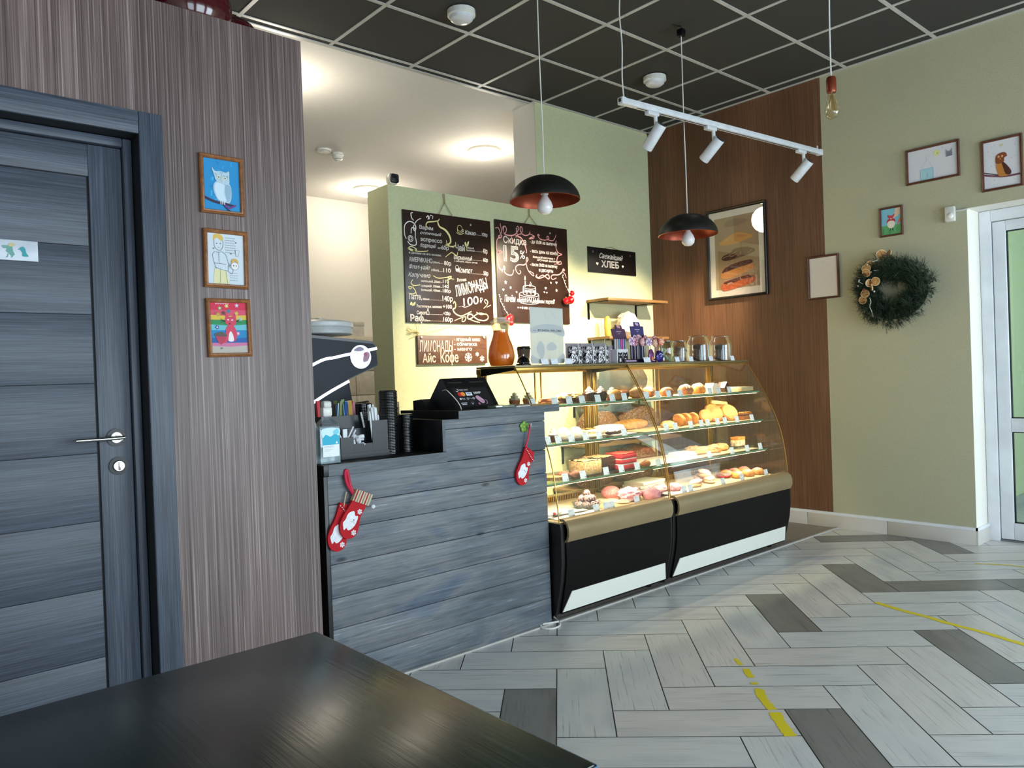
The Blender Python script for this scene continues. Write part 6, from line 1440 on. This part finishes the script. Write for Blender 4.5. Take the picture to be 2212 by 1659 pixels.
# ================================================================ pastries in the cases
def fm(name, a='#888888', c=None, scale=40, rough=.65, bump=.25, lo=.35, hi=.65, coat=0): return mat('food_'+name, a, rough, col2=c, scale=scale, bump=bump, lo=lo, hi=hi, coat=coat)
F_gold = fm('golden_crust', '#c48a42', '#9c5f28', 25); F_brown = fm('brown_crust', '#9a5c2c', '#70401f', 25, coat=.2); F_pale = fm('pale_dough', '#d6b880', '#bd945a', 30)
F_choc = fm('chocolate_sponge', '#2e1a12', '#44291c', 60); F_dkglaze = fm('dark_glaze', '#23130e', '#33201a', 30, .25, .1); F_white = fm('white_cream', '#dcd5c8', '#cdc4b3', 30, .5, .1)
F_green = fm('green_grey_cream', '#a9a283', '#8f8a6c', 40); F_crumb = fm('coarse_crumb', '#cdb27e', '#9a6f40', 90, .8, .8); F_coco = fm('coconut_white', '#dcd5c4', '#c4b9a2', 150, .85, .8)
F_red = fm('red_velvet', '#b3202c', '#8e1420', 120, .8, .6); F_redtop = fm('red_crumb', '#d6402c', '#b02a20', 130, .85, .9); F_pinkg = fm('pink_glaze', '#cc7f86', '#b5646e', 30, .35, .1); F_pinks = fm('pink_marshmallow', '#d699a4', '#c47a88', 20, .5, .2)
F_orange = fm('orange_topping', '#c98a3a', '#ab6222', 40); F_nut = fm('nut_topping', '#c9a070', '#7a4a2a', 110, .7, .9); F_truf = fm('dusted_truffle', '#4a2a2e', '#b59a98', 120, .8, .5, .45, .6); F_yellow = fm('yellow_icing', '#cbab38', '#b9962c', 20, .4, .1)
F_paper = mat('baking_paper', '#c4ad86', .7, scale=6); F_wpaper = mat('white_paper_sheet', '#d3cec6', .6, scale=6); F_dktray = mat('dark_tray', '#1b1a1c', .35); F_cup = fm('brown_paper_case', '#5b3420', '#4a2818', 40); F_terr = fm('rosy_meringue', '#cf9f8a', '#b9806c', 30)
F_film = sheer('clear_film', '#ffffff', .18)
def food(name, label, cat, x, y, z, rz=0, group=None): return thing(name, label, cat, (x, y, z+.0006), rz, group)
def ripple(b, c, r, h, m, lobes=6, turns=3):
    """piped swirl: stacked shrinking scalloped rings"""
    prof = []
    for k in range(turns):
        q = r*(1-.30*k); z0 = h*k/turns
        prof += [(q*.86, z0), (q, z0+h/turns*.35), (q*.9, z0+h/turns*.8)]
    prof += [(r*.18, h*.98), (.001, h*1.08)]
    return b.lathe(prof, m, 36, c, True, flute=.10, nfl=lobes)
def cupcake(label, x, y, z, cupm, topm, topping='swirl', r=.032, h=.045, group=None, ck=None):
    t = food('cupcake', label, 'cupcake', x, y, z, 0, group)
    b = MB(); b.lathe([(r*.72, 0), (r, h), (0, h)], cupm, 40, flute=.035, nfl=20); b.build('cup', t)
    b = MB()
    if topping == 'swirl': ripple(b, (0, 0, h), r*.95, .038, topm)
    elif topping == 'crumb': b.ball((0, 0, h), (r*1.1, r*1.1, .026), topm, 24, .35, 16, x*9, -.004)
    else: b.ball((0, 0, h), (r*1.04, r*1.04, .018), topm, 22, .12, 8, x*5, -.003)
    b.build('topping', t)
    if ck:
        b = MB(); ripple(b, (0, 0, h+.014), r*.6, .026, ck); b.build('cream', t)
    return t
def bunmesh(b, c, r, m, seed, amp=.08, ridge=0):
    v = b.ball((0, 0, r[2]*.55), r, m, 24, amp, 6, seed, -r[2]*.55)
    if ridge:
        for q in v: q.co.z += .0022*sin(q.co.x/r[0]*ridge)*(1 if q.co.z > .005 else 0)
    b.xf(v, Matrix.Translation(c)); return v
def bun(label, x, y, z, r, m, seed=0, rz=0, group=None, ridge=0, glaze=None, cat='bun'):
    b = MB(); bunmesh(b, (0, 0, 0), r, m, seed, .08, ridge)
    if glaze: b2 = MB()
    t = food('bun', label, cat, x, y, z, rz, group); b.build('dough', t)
    if glaze:
        v = b2.ball((0, 0, r[2]*.62), (r[0]*.93, r[1]*.93, r[2]*.98), glaze, 22, .10, 7, seed+1, r[2]*.12); b2.build('glaze', t)
    return t
def croissant(label, x, y, z, L, r, m, rz=0, group=None, seed=0):
    b = MB(); pts = []; rad = []
    for i in range(25):
        u = i/24*2-1; pts.append((u*L/2, -.18*L*(1-u*u)+.09*L, r*.75)); rad.append(r*(.22+.78*(1-abs(u)**1.7))*(1+.09*abs(sin(u*9+seed))))
    v = b.tube(pts, r, m, 14, rads=rad)
    for q in v: q.co.z = max(q.co.z, 0)
    o = b.build('croissant'); o.location = (x, y, z+.0006); o.rotation_euler = (0, 0, rz); return tag(o, label, 'croissant', group)
def lathe_food(name, label, cat, x, y, z, prof, m, group=None, seg=28, **k):
    b = MB(); b.lathe(prof, m, seg, **k); o = b.build(name); o.location = (x, y, z+.0006); return tag(o, label, cat, group)
def block(name, label, cat, x, y, z, w, d, h, layers, rz=0, top=None, amp=.0, group=None):
    """layered cake block: list of (fraction, material)"""
    t = food(name, label, cat, x, y, z, rz, group); z0 = 0
    for i, (f, m) in enumerate(layers):
        b = MB(); e = .0015*(i % 2); b.box(-w/2+e, w/2-e, -d/2+e, d/2-e, z0, z0+h*f-.0002, m, .003 if f > .2 else 0); b.build('cream_layer' if i % 2 else 'sponge_layer', t); z0 += h*f
    if top:
        b = MB(); g = [[b.bm.verts.new((-w/2+w*i/16, -d/2+d*j/10, h+.003+.007*noise.noise(Vector((i*1.7, j*1.9, x*9))))) for j in range(11)] for i in range(17)]
        for i in range(16):
            for j in range(10): b.face([g[i][j], g[i+1][j], g[i+1][j+1], g[i][j+1]], top, True)
        b.build('crumb_top', t)
    return t
def lump(name, label, cat, x, y, z, r, m, amp=.2, sc=8, seed=0, rz=0, group=None):
    b = MB(); b.ball((0, 0, r[2]*.6), r, m, 26, amp, sc, seed, -r[2]*.6); o = b.build(name); o.location = (x, y, z+.0006); o.rotation_euler = (0, 0, rz); return tag(o, label, cat, group)
def sheetpaper(label, x0, x1, y0, y1, z, m, name='paper_sheet', cat='paper', th=.0022):
    b = MB(); b.box(x0, x1, y0, y1, z+.0006, z+.0006+th, m); return tag(b.build(name), label, cat)
z1, z2, z3, z0 = 1.05, .855, .66, ZDECK
# ---- left case, top shelf
cupcake('small tart cup with grey green cream, far left of top shelf', 2.579, 2.90, z1, F_brown, F_green, 'swirl', .029, .034, 'cream tarts')
cupcake('small tart cup with grey green cream, second on top shelf', 2.672, 2.90, z1, F_brown, F_green, 'swirl', .029, .034, 'cream tarts')
b = MB(); v = b.prism([(-.075, -.04), (.05, -.045), (.085, .02), (-.03, .045)], 0, .014, F_gold, 'z'); v += b.ball((0, 0, .016), (.062, .034, .022), F_brown, 22, .2, 7, 3, -.005); o = b.build('puff_pastry'); o.location = (2.802, 2.89, z1+.0006); tag(o, 'flat golden puff envelope pastry on the left top shelf', 'pastry')
for i, (px, x, lb) in enumerate(((1221, 2.965, 'large crumb coated bun ball on the left top shelf, left one'), (1243, 3.012, 'crumb coated bun ball on the left top shelf, right one'))):
    cupcake(lb, x, 2.92-.03*i, z1, F_cup, F_crumb, 'crumb', .043-.004*i, .030, 'crumb coated buns')
cupcake('chocolate muffin with white cream cap under brown drizzle, left one', 3.156, 2.92, z1, F_choc, F_dkglaze, 'dome', .038, .042, 'chocolate muffins', F_white)
cupcake('chocolate muffin with white cream cap under brown drizzle, right one', 3.230, 2.90, z1, F_choc, F_dkglaze, 'dome', .036, .042, 'chocolate muffins', F_white)
cupcake('dark red cupcake with tall white cream swirl on the left top shelf', 3.324, 2.90, z1, F_red, F_white, 'swirl', .034, .034)
cupcake('plain dark brown muffin at the right of the white swirl cupcake', 3.413, 2.89, z1, F_choc, F_brown, 'dome', .034, .038)
croissant('long golden pastry roll at right end of the left top shelf', 3.315, 2.88, z1, .13, .034, F_gold, R(12), None, 1)
sheetpaper('dark tray under the muffins on the left top shelf', 2.886, 3.40, 2.83, 3.0, z1, F_dktray, 'baking_tray', 'tray')
# ---- right case, top shelf
sheetpaper('tan baking paper along the whole right top shelf', 3.50, 4.68, 2.84, 3.05, z1, F_paper)
zz = z1+.003
croissant('golden croissant at the left end of the right top shelf', 3.555, 2.92, zz, .14, .036, F_gold, R(10), None, 2)
croissant('golden croissant with dark ridges, second on the right top shelf', 3.68, 2.93, zz, .12, .036, F_brown, R(75), None, 4)
bun('small pale bun between croissants and two tone buns', 3.76, 2.985, zz, (.045, .04, .032), F_pale, 1)
bun('rosy glazed bun on the right top shelf, in front of the pale bun', 3.82, 2.89, zz, (.050, .042, .034), F_brown, 2, .2, None, 12)
bun('brown ribbed bun with white icing cap, middle of the right top shelf', 4.040, 2.91, zz, (.062, .045, .040), F_brown, 3, .1, None, 14, F_white)
bun('pale ribbed bun with sugar cap, right of the brown ribbed bun', 4.190, 2.92, zz, (.058, .045, .042), F_gold, 4, .1, None, 14, F_white)
t = food('gingerbread_house', 'small white gift house with dark roof ridge on the right top shelf', 'gingerbread', 4.326, 2.91, zz, .1)
b = MB(); b.prism([(-.04, 0), (.04, 0), (.042, .04), (.022, .062), (-.022, .062), (-.042, .04)], -.03, .03, F_white); b.build('body', t); b = MB(); b.box(-.022, .022, -.031, .031, .0622, .0675, F_dkglaze, .001); b.build('roof_strip', t)
t = food('gingerbread_house', 'small dark gingerbread house with steep roof on the right top shelf', 'gingerbread', 4.460, 2.91, zz, .1)
b = MB(); b.prism([(-.026, 0), (.026, 0), (.026, .035), (0, .06), (-.026, .035)], -.025, .025, F_choc); b.build('body', t); b = MB(); b.prism([(-.042, .028), (0, .066), (.042, .028), (.038, .028), (0, .060), (-.038, .028)], -.03, .03, F_dkglaze); b.build('roof', t)
b = MB(); b.box(-.07, .07, -.09, .06, 0, .028, F_paper, .002); o = b.build('paper_box'); o.location = (4.63, 2.92, zz); tag(o, 'flat tan paper box at right end of the right top shelf', 'box')
# ---- left case, second shelf
sheetpaper('dark tray under the white cakes on the left second shelf', 2.62, 3.10, 2.83, 3.0, z2, F_dktray, 'baking_tray', 'tray'); zz = z2+.003
cupcake('white meringue cup with chocolate chips on the left second shelf', 2.824, 2.88, zz, F_cup, F_white, 'swirl', .026, .03)
for px, x, y, m, lb in ((1217, 2.920, 2.90, F_coco, 'white coconut ball on the left second shelf, left one'), (1243, 3.013, 2.90, F_coco, 'cream coconut ball on the left second shelf, right one')):
    lump('coconut_ball', lb, 'cake', x, y, zz, (.043, .04, .040), m, .06, 9, px, 0, 'coconut balls')
block('cake_slice', 'cream cake slice with orange topping on the left second shelf', 'cake slice', 3.109, 2.89, zz, .075, .055, .042, [(.4, F_white), (.2, F_pale), (.4, F_white)], .15, F_orange)
b = MB(); v = b.tube(smooth_pts([(-.11, 0, .022), (-.06, .005, .026), (0, 0, .027), (.06, -.006, .024), (.105, -.01, .02)], 5), .03, F_white, 14, rads=[.014]+[.028]*19+[.012])
for q in v: q.co.z = max(q.co.z, 0)
o = b.build('eclair'); o.location = (3.325, 2.935, zz); tag(o, 'long white iced roll at the back of the left second shelf', 'pastry')
t = food('eclair', 'brown eclair with white icing on the left second shelf', 'eclair', 3.283, 2.86, zz, .06)
b = MB(); b.ball((0, 0, .016), (.072, .026, .018), F_choc, 24, .06, 5, 1, -.015); b.build('choux', t); b = MB(); b.ball((0, 0, .021), (.068, .024, .016), F_white, 24, .14, 7, 2, -.002); b.build('icing', t)
b = MB(); b.box(-.09, .09, -.05, .06, 0, .006, F_wpaper, .001); o = b.build('paper_tray'); o.location = (3.335, 2.86, z2+.0006); tag(o, 'white paper tray below the plaited loaf on the left second shelf', 'tray')
# ---- plaited loaf across the joint, right case second shelf
def plait(label, x, y, z, L, r, m, rz):
    t = food('plaited_loaf', label, 'bread', x, y, z, rz)
    for k in range(3):
        b = MB(); pts = []; rad = []
        for i in range(41):
            u = i/40*2-1; e = sqrt(max(.03, 1-u*u)); ph = u*9+2*pi*k/3; pts.append((u*L/2, sin(ph)*r*.8*e, r*.75+cos(2*ph)*r*.25*e)); rad.append(r*.72*e)
        v = b.tube(pts, r, m, 10, rads=rad)
        for q in v: q.co.z = max(q.co.z, 0)
        b.build('strand', t)
    return t
plait('long golden plaited loaf at the right of the left second shelf', 3.655, 3.055, z2+.003, .36, .036, F_gold, R(4))
sheetpaper('tan baking paper along the right second shelf', 3.50, 4.68, 2.81, 3.05, z2, F_paper); zz = z2+.003
bun('pale round bun with sausage topping at left of the right second shelf', 3.860, 2.92, zz, (.05, .045, .026), F_pale, 7, 0, None, 0, F_orange)
for i, (x, y, lb) in enumerate(((3.934, 2.89, 'folded golden pastry fan on the right second shelf, leftmost'), (4.029, 2.91, 'folded golden pastry fan on the right second shelf, second'), (4.094, 2.90, 'folded golden pastry fan on the right second shelf, third'))):
    t = food('pastry_fan', lb, 'pastry', x, y, zz, .2+.1*i, 'folded pastry fans')
    for k in range(3):
        b = MB(); v = b.lathe([(0, 0), (.042, .002), (.045, .008), (.04, .013), (0, .014)], F_gold, 20, sy=.8); b.xf(v, Matrix.Translation((-.016+.016*k, 0, .036)) @ Matrix.Rotation(R(62), 4, 'Y')); b.build('leaf', t)
for i, (x, y, s, lb) in enumerate(((4.241, 2.91, .8, 'small flat round bread standing at left of the big ones'), (4.376, 2.94, 1.1, 'big round flatbread standing on edge, front one'), (4.483, 2.95, 1.15, 'big round flatbread standing on edge, middle one'), (4.50, 2.90, 1.0, 'round flatbread standing on edge, rearmost right'))):
    b = MB(); v = b.lathe([(0, 0), (.055*s, .003), (.062*s, .012), (.055*s, .022), (.02, .026), (0, .026)], F_gold, 28); b.xf(v, Matrix.Translation((0, 0, .05*s)) @ Matrix.Rotation(R(58), 4, 'X') @ Matrix.Rotation(.2*i, 4, 'Z'))
    for q in v: q.co.z = max(q.co.z, 0)
    o = b.build('flatbread'); o.location = (x, y, zz); o.rotation_euler = (0, 0, R(-20)); tag(o, lb, 'bread', 'round flatbreads')
b = MB(); v = b.tube([(-.095+.19*i/12, 0, .0) for i in range(13)], .014, F_pale, 12, rads=[.006]+[.014]*11+[.006]); b.xf(v, Matrix.Rotation(R(6), 4, 'Y')); o = b.build('bread_stick'); o.location = (4.466, 2.95, zz+.121); tag(o, 'pale bread stick lying on top of the round flatbreads', 'bread')
block('sausage_roll', 'cut brown filled roll at right end of the right second shelf', 'pastry', 4.635, 2.87, zz, .12, .06, .045, [(.6, F_brown), (.12, F_choc), (.28, F_brown)], .05, F_orange)
# ---- left case, third shelf
sheetpaper('dark tray under the cake blocks on the left third shelf', 2.847, 3.42, 2.80, 3.06, z3, F_dktray, 'baking_tray', 'tray'); zz = z3+.003
lathe_food('nut_tart', 'round nut tart at the left end of the left third shelf', 'tart', 2.770, 2.84, zz, [(0, 0), (.05, 0), (.058, .018), (.054, .02), (.05, .017), (0, .022)], F_nut, None, 30)
for i, (x, y, lb) in enumerate(((2.847, 2.84, 'brown chocolate twist on the left third shelf, left one'), (2.909, 2.815, 'brown chocolate twist on the left third shelf, right front one'))):
    croissant(lb, x, y, zz, .085, .022, fm('cocoa_crust', '#8a5540', '#5b3224', 30), R(-30+40*i), 'brown chocolate twists', i)
block('layer_cake', 'cream crumb covered layer cake block on the left third shelf', 'cake', 3.049, 2.87, zz, .15, .11, .072, [(1, F_crumb)], .06, F_crumb)
block('layer_cake', 'dark chocolate cake block with nut crumb top on the left third shelf', 'cake', 3.175, 2.89, zz, .15, .12, .078, [(1, F_dkglaze)], .06, F_nut)
block('layer_cake', 'red velvet cake block with white cream stripes on the left third shelf', 'cake', 3.335, 2.86, zz, .14, .12, .085, [(.3, F_red), (.06, F_white), (.28, F_red), (.06, F_white), (.30, F_red)], .06, F_redtop)
croissant('brown baked roll at the right end of the left third shelf', 3.478, 2.80, zz, .085, .02, F_brown, R(4), None, 1)
# ---- right case, third shelf
sheetpaper('large white paper sheet on the right third shelf', 3.50, 4.05, 2.79, 3.07, z3, F_wpaper); sheetpaper('tan baking paper at the right of the right third shelf', 4.06, 4.69, 2.79, 3.05, z3, F_paper); zz = z3+.003
t = food('strudel', 'long golden open pie with pale crumb filling on the right third shelf', 'pie', 4.201, 2.93, zz, .04)
b = MB(); v = b.ball((0, 0, .012), (.16, .055, .02), F_gold, 30, .1, 6, 2, -.012); b.build('crust', t); b = MB(); b.ball((.03, 0, .02), (.12, .045, .022), F_crumb, 28, .25, 12, 3, -.006); b.build('filling', t)
for i, (x, y, h, lb) in enumerate(((4.21, 2.99, .034, 'crumb topped strudel slice behind the long open pie'), (4.30, 2.90, .04, 'crumb topped strudel slice in the middle of the right third shelf'), (4.44, 2.93, .034, 'crumb topped strudel slice right of the middle one'))):
    t = food('strudel_slice', lb, 'pastry', x, y, zz, .1*i, 'strudel slices')
    b = MB(); b.ball((0, 0, .015), (.075, .05, h*.6), F_gold, 24, .1, 6, i, -.014); b.build('crust', t); b = MB(); b.ball((0, 0, .026), (.066, .044, h*.6), F_crumb, 24, .3, 12, i+4, -.006); b.build('crumb_top', t)
block('cheesecake_slice', 'square cheesecake slice with golden crust, raised at the right of third shelf', 'cake slice', 4.60, 2.90, zz+.018, .095, .06, .06, [(.55, fm('berry_cheese', '#e6d3a8', '#8a7258', 60)), (.12, F_pale), (.33, F_orange)], .05)
b = MB(); b.box(-.1, .1, -.06, .06, 0, .0165, glass('clear_plastic'), .002); o = b.build('plastic_tray'); o.location = (4.60, 2.90, zz); tag(o, 'clear plastic tray under the cheesecake slice', 'tray')
b = MB(); b.box(-.1, .08, -.05, .05, 0, .018, F_wpaper, .002); b.box(-.09, .07, -.045, .045, .018, .03, F_wpaper, .002); o = b.build('napkin_stack'); o.location = (4.001, 2.92, zz); tag(o, 'stack of white napkins at left of the right third shelf', 'napkins')
# ---- left case, deck
zz = z0
sheetpaper('white paper sheet on the deck at left of the left case', 2.64, 2.98, 2.68, 3.02, zz, F_wpaper)
for i, (x0_, y0_, a) in enumerate(((2.70, 2.80, .25), (2.80, 2.76, -.1))):
    b = MB(); b.box(-.11, .11, -.02, .02, 0, .004, F_wpaper, .001, Matrix.Translation((0, 0, .003))); o = b.build('paper_strip'); o.location = (x0_, y0_, zz+.0005+.005*i); o.rotation_euler = (0, 0, a); tag(o, ['slanted white paper strip on the deck nearest the left glass', 'straight white paper strip on the deck by the truffle bowl'][i], 'paper')
t = food('marker_pen', 'white marker pen with red label on the deck at the far left', 'pen', 2.672, 2.745, zz+.012, .12); b = MB(); b.cyl((-.07, 0, .008), (.05, 0, .008), .008, m_abs, 12); b.cyl((.05, 0, .008), (.075, 0, .008), .006, m_abs, 12, .003); b.build('barrel', t); b = MB(); b.cyl((-.01, 0, .008), (.012, 0, .008), .0084, red_ := mat('red_label', '#b02028', .4), 12); b.build('label_band', t)
t = food('glass_bowl', 'clear glass bowl holding dusted chocolate truffles on the left deck', 'bowl', 2.977, 2.80, zz)
b = MB(); b.lathe([(.04, 0), (.066, .006), (.078, .03), (.082, .034), (.076, .03), (.064, .009), (0, .005)], glass('clear_plastic'), 28); b.build('bowl', t)
rt = random.Random(4); bx, by = float(2.977), 2.80
tr = None
TP = [(.052*cos(2*pi*k/8), .048*sin(2*pi*k/8), .026) for k in range(8)]+[(.014, .0, .028), (-.02, .004, .028)]+[(.033*cos(2*pi*k/5+.3), .03*sin(2*pi*k/5+.3), .056) for k in range(5)]+[(0, 0, .058), (.006, .004, .082)]
for i, (dx, dy, dz) in enumerate(TP):
    b = MB(); b.ball((0, 0, 0), .019, F_truf, 14, .15, 12, i); o = b.build('truffle'); o.location = (bx+dx, by+dy, zz+dz); tag(o, 'sugar dusted chocolate truffle heaped in the glass bowl on the left deck', 'truffle', 'truffles in the glass bowl')
def smiley(x, y, lb, rz):
    t = food('smiley_cookie', lb, 'cookie', x, y, zz+.003, rz, 'smiley cookies in clear bags')
    b = MB(); b.lathe([(0, 0), (.033, 0), (.034, .004), (.03, .007), (0, .008)], F_pale, 28); b.build('biscuit', t); b = MB(); b.lathe([(0, .0082), (.030, .0082), (.027, .0105), (0, .0112)], F_yellow, 28); b.build('icing', t)
    b = MB(); b.tube([(.016*cos(a), .016*sin(a), .0115) for a in [R(200)+R(140)*k/8 for k in range(9)]], .0014, F_dkglaze, 5); b.build('smile', t)
    for s in (-1, 1): b = MB(); b.ball((.01*s, .012, .0115), .0022, F_dkglaze, 8); b.build('eye', t)
    b = MB(); g = [[b.bm.verts.new((-.055+.11*i/8, -.045+.14*j/10, .006+.012*math.exp(-((i-4)**2+(j-3)**2)/9)+.006*noise.noise(Vector((i*.9, j*.9, x))))) for j in range(11)] for i in range(9)]
    for i in range(8):
        for j in range(10): b.face([g[i][j], g[i+1][j], g[i+1][j+1], g[i][j+1]], F_film, True)
    b.build('clear_bag', t)
smiley(3.197, 2.83, 'yellow smiley cookie in a clear bag, left one', .3); smiley(3.224, 2.76, 'yellow smiley cookie in a clear bag, front one', .5); smiley(3.421, 2.84, 'yellow smiley cookie in a clear bag, right one', .1)
def donut(label, x, y, z, R0, r, m, gl, group=None, rz=0):
    t = food('donut', label, 'donut', x, y, z, rz, group)
    b = MB(); b.rings([[((R0+r*cos(p))*cos(a), (R0+r*cos(p))*sin(a), r*.8+r*.8*sin(p)) for p in [2*pi*k/12 for k in range(12)]] for a in [2*pi*j/24 for j in range(24)]], m, False, True, True); b.build('ring', t)
    b = MB(); b.rings([[((R0+r*1.06*cos(p))*cos(a), (R0+r*1.06*cos(p))*sin(a), r*.8+r*.9*sin(p)) for p in [pi*.02+pi*.96*k/8 for k in range(9)]] for a in [2*pi*j/24 for j in range(24)]], gl, False, True, True); b.build('glaze', t)
    return t
lump('pink_bun', 'round pink sprinkled bun on the left deck behind the smiley cookies', 'bun', 3.34, 2.95, zz, (.06, .05, .04), fm('pink_sprinkled', '#e79a94', '#d86a6e', 120, .6, .6), .08, 6, 2)
for i, (x, y, lb) in enumerate(((3.315, 2.79, 'pile of pale pink marshmallow in a clear bag, left of the case joint'), (3.395, 2.70, 'pale pink marshmallow lump against the case joint'))):
    lump('marshmallow', lb, 'marshmallow', 3.395 if i else x, y, zz+.003, (.075 if not i else .03, .06, .042), F_pinks, .35, 11, i+3, .1, 'pink marshmallow lumps')
sheetpaper('tan tray paper under the pink marshmallow on the left deck', 3.583, 3.42, 2.70, 3.02, zz, F_paper)
# ---- right case, deck
sheetpaper('tan baking paper along the right deck', 3.84, 4.68, 2.66, 3.05, zz, F_paper); sheetpaper('white paper sheet at left of the right deck', 3.49, 3.83, 2.66, 3.05, zz, F_wpaper); zz = z0+.003
for i, (x, y, lb) in enumerate(((3.57, 2.80, 'pink meringue at left of the right deck, front one'), (3.66, 2.84, 'pink meringue at left of the right deck, second'), (3.73, 2.79, 'pink meringue at left of the right deck, third'))): lump('meringue', lb, 'meringue', x, y, zz, (.045, .04, .028), F_pinks, .25, 9, i, 0, 'pink meringues')
for i in range(3):
    b = MB(); b.box(-.12, .12, -.07, .07, 0, .018, F_wpaper, .003); o = b.build('white_packet'); o.location = (3.66+.01*i, 2.98-.004*i, zz+.019*i); o.rotation_euler = (0, 0, .05*i); tag(o, ['lowest white packet of the stack on the right deck', 'middle white packet of the stack on the right deck', 'topmost white packet of the stack on the right deck'][i], 'packet', 'white packets on the right deck')
for i, (x, y, dz, lb) in enumerate(((3.925, 2.78, 0, 'pale shell pastry on the right deck, front left'), (4.147, 2.90, 0, 'pale shell pastry on the right deck, back left'), (4.107, 2.80, 0, 'pale shell pastry on the right deck, front right'), (4.121, 2.845, .034, 'pale shell pastry lying on the other shells'))):
    t = food('shell_pastry', lb, 'pastry', x, y, zz+dz, .4*i, 'pale shell pastries')
    b = MB(); b.ball((0, 0, .012), (.052, .036, .016), F_pale, 22, .15, 7, i, -.012); b.build('lower_half', t); b = MB(); v = b.ball((0, 0, .0), (.05, .034, .014), F_terr, 22, .15, 7, i+9, -.004); b.xf(v, Matrix.Translation((.004, 0, .030)) @ Matrix.Rotation(R(-10), 4, 'Y')); b.build('upper_half', t)
donut('dark brown glazed donut on the right deck, left one', 4.354, 2.86, zz, .03, .019, F_red, fm('cocoa_sugar', '#5a3a30', '#8a6a60', 60), 'dark glazed donuts'); donut('dark brown glazed donut on the right deck, right one', 4.457, 2.885, zz, .03, .019, F_gold, fm('cocoa_sugar', ''), 'dark glazed donuts')
for i, (x, y) in enumerate(((4.40, 2.78), (4.51, 2.775), (4.62, 2.77), (4.42, 2.88), (4.52, 2.885), (4.63, 2.88))):
    bun(('pink glazed round bun on the right deck, %s row, %s' % (('front', 'back')[i//3], ('left', 'middle', 'right')[i % 3])), x, y, zz, (.046, .042, .028), F_gold, i, 0, 'pink glazed buns', 0, F_pinkg)
# ---- price tags along the shelf edges
TG = {
 'left top shelf': (2.800, 1.05, [(2.614, 'the second cream tart', ''), (2.770, 'the puff envelope', '40'), (2.876, 'the crumb coated buns', '35'), (2.974, 'the left chocolate muffin', '120'), (3.098, 'the right chocolate muffin', ''), (3.216, 'the dark red cupcake', '75'), (3.318, 'the plain dark muffin', '')]),
 'right top shelf': (2.800, 1.05, [(3.515, 'the first croissant', '35'), (3.618, 'the ridged croissant', '35'), (3.725, 'the rosy bun', '35'), (3.839, 'the brown ribbed bun', '40'), (4.151, 'the white gift house', '90'), (4.248, 'the gap between houses', '50'), (4.370, 'the tan paper box', '60')]),
 'left second shelf': (2.778, .855, [(2.688, 'the glass edge', '30'), (2.764, 'the meringue cup', '40'), (2.859, 'the coconut balls', '30'), (2.968, 'the orange topped slice', '85'), (3.073, 'the left end of eclair', '120'), (3.280, 'the right end of eclair', '90')]),
 'right second shelf': (2.778, .855, [(3.660, 'the sausage topped bun', '25'), (3.750, 'the first pastry fan', '35'), (3.904, 'the third pastry fan', '35'), (4.015, 'the small flat bread', '45'), (4.084, 'the left of big flatbread', '45'), (4.190, 'the middle flatbread', '50'), (4.274, 'the right of big flatbread', '40'), (4.413, 'the rearmost flatbread', '40'), (4.592, 'the cut filled roll', '70')]),
 'left third shelf': (2.754, .66, [(2.781, 'the nut tart', '70'), (2.912, 'the chocolate twists', '40'), (3.093, 'the cream crumb cake', '55'), (3.218, 'the chocolate cake', '60'), (3.353, 'the red velvet cake', '75'), (3.545, 'the case joint', '50')]),
 'right third shelf': (2.754, .66, [(4.053, 'the long open pie', '120'), (4.305, 'the middle strudel slice', '120'), (4.485, 'the cheesecake slice', '60'), (4.645, 'the far right corner', '75')]),
 'left deck': (2.668, ZDECK+.003, [(2.729, 'the white paper strips', '120'), (2.913, 'the truffle bowl', '60'), (2.988, 'the left smiley cookie', '70'), (3.032, 'the gap beside smileys', '70'), (3.237, 'the right smiley cookie', '35')]),
 'right deck': (2.675, ZDECK+.006, [(3.673, 'the front pink meringue', '85'), (3.736, 'the second pink meringue', '85'), (4.071, 'the dark donuts', '45'), (4.284, 'the front left pink bun', '50'), (4.572, 'the front right pink bun', '50')]),
}
for shelf, (y, z, L) in TG.items():
    for x, what, num in L: price_tag(x, y, z, 'white price tag in front of %s on the %s' % (what, shelf), num, .036, .033)
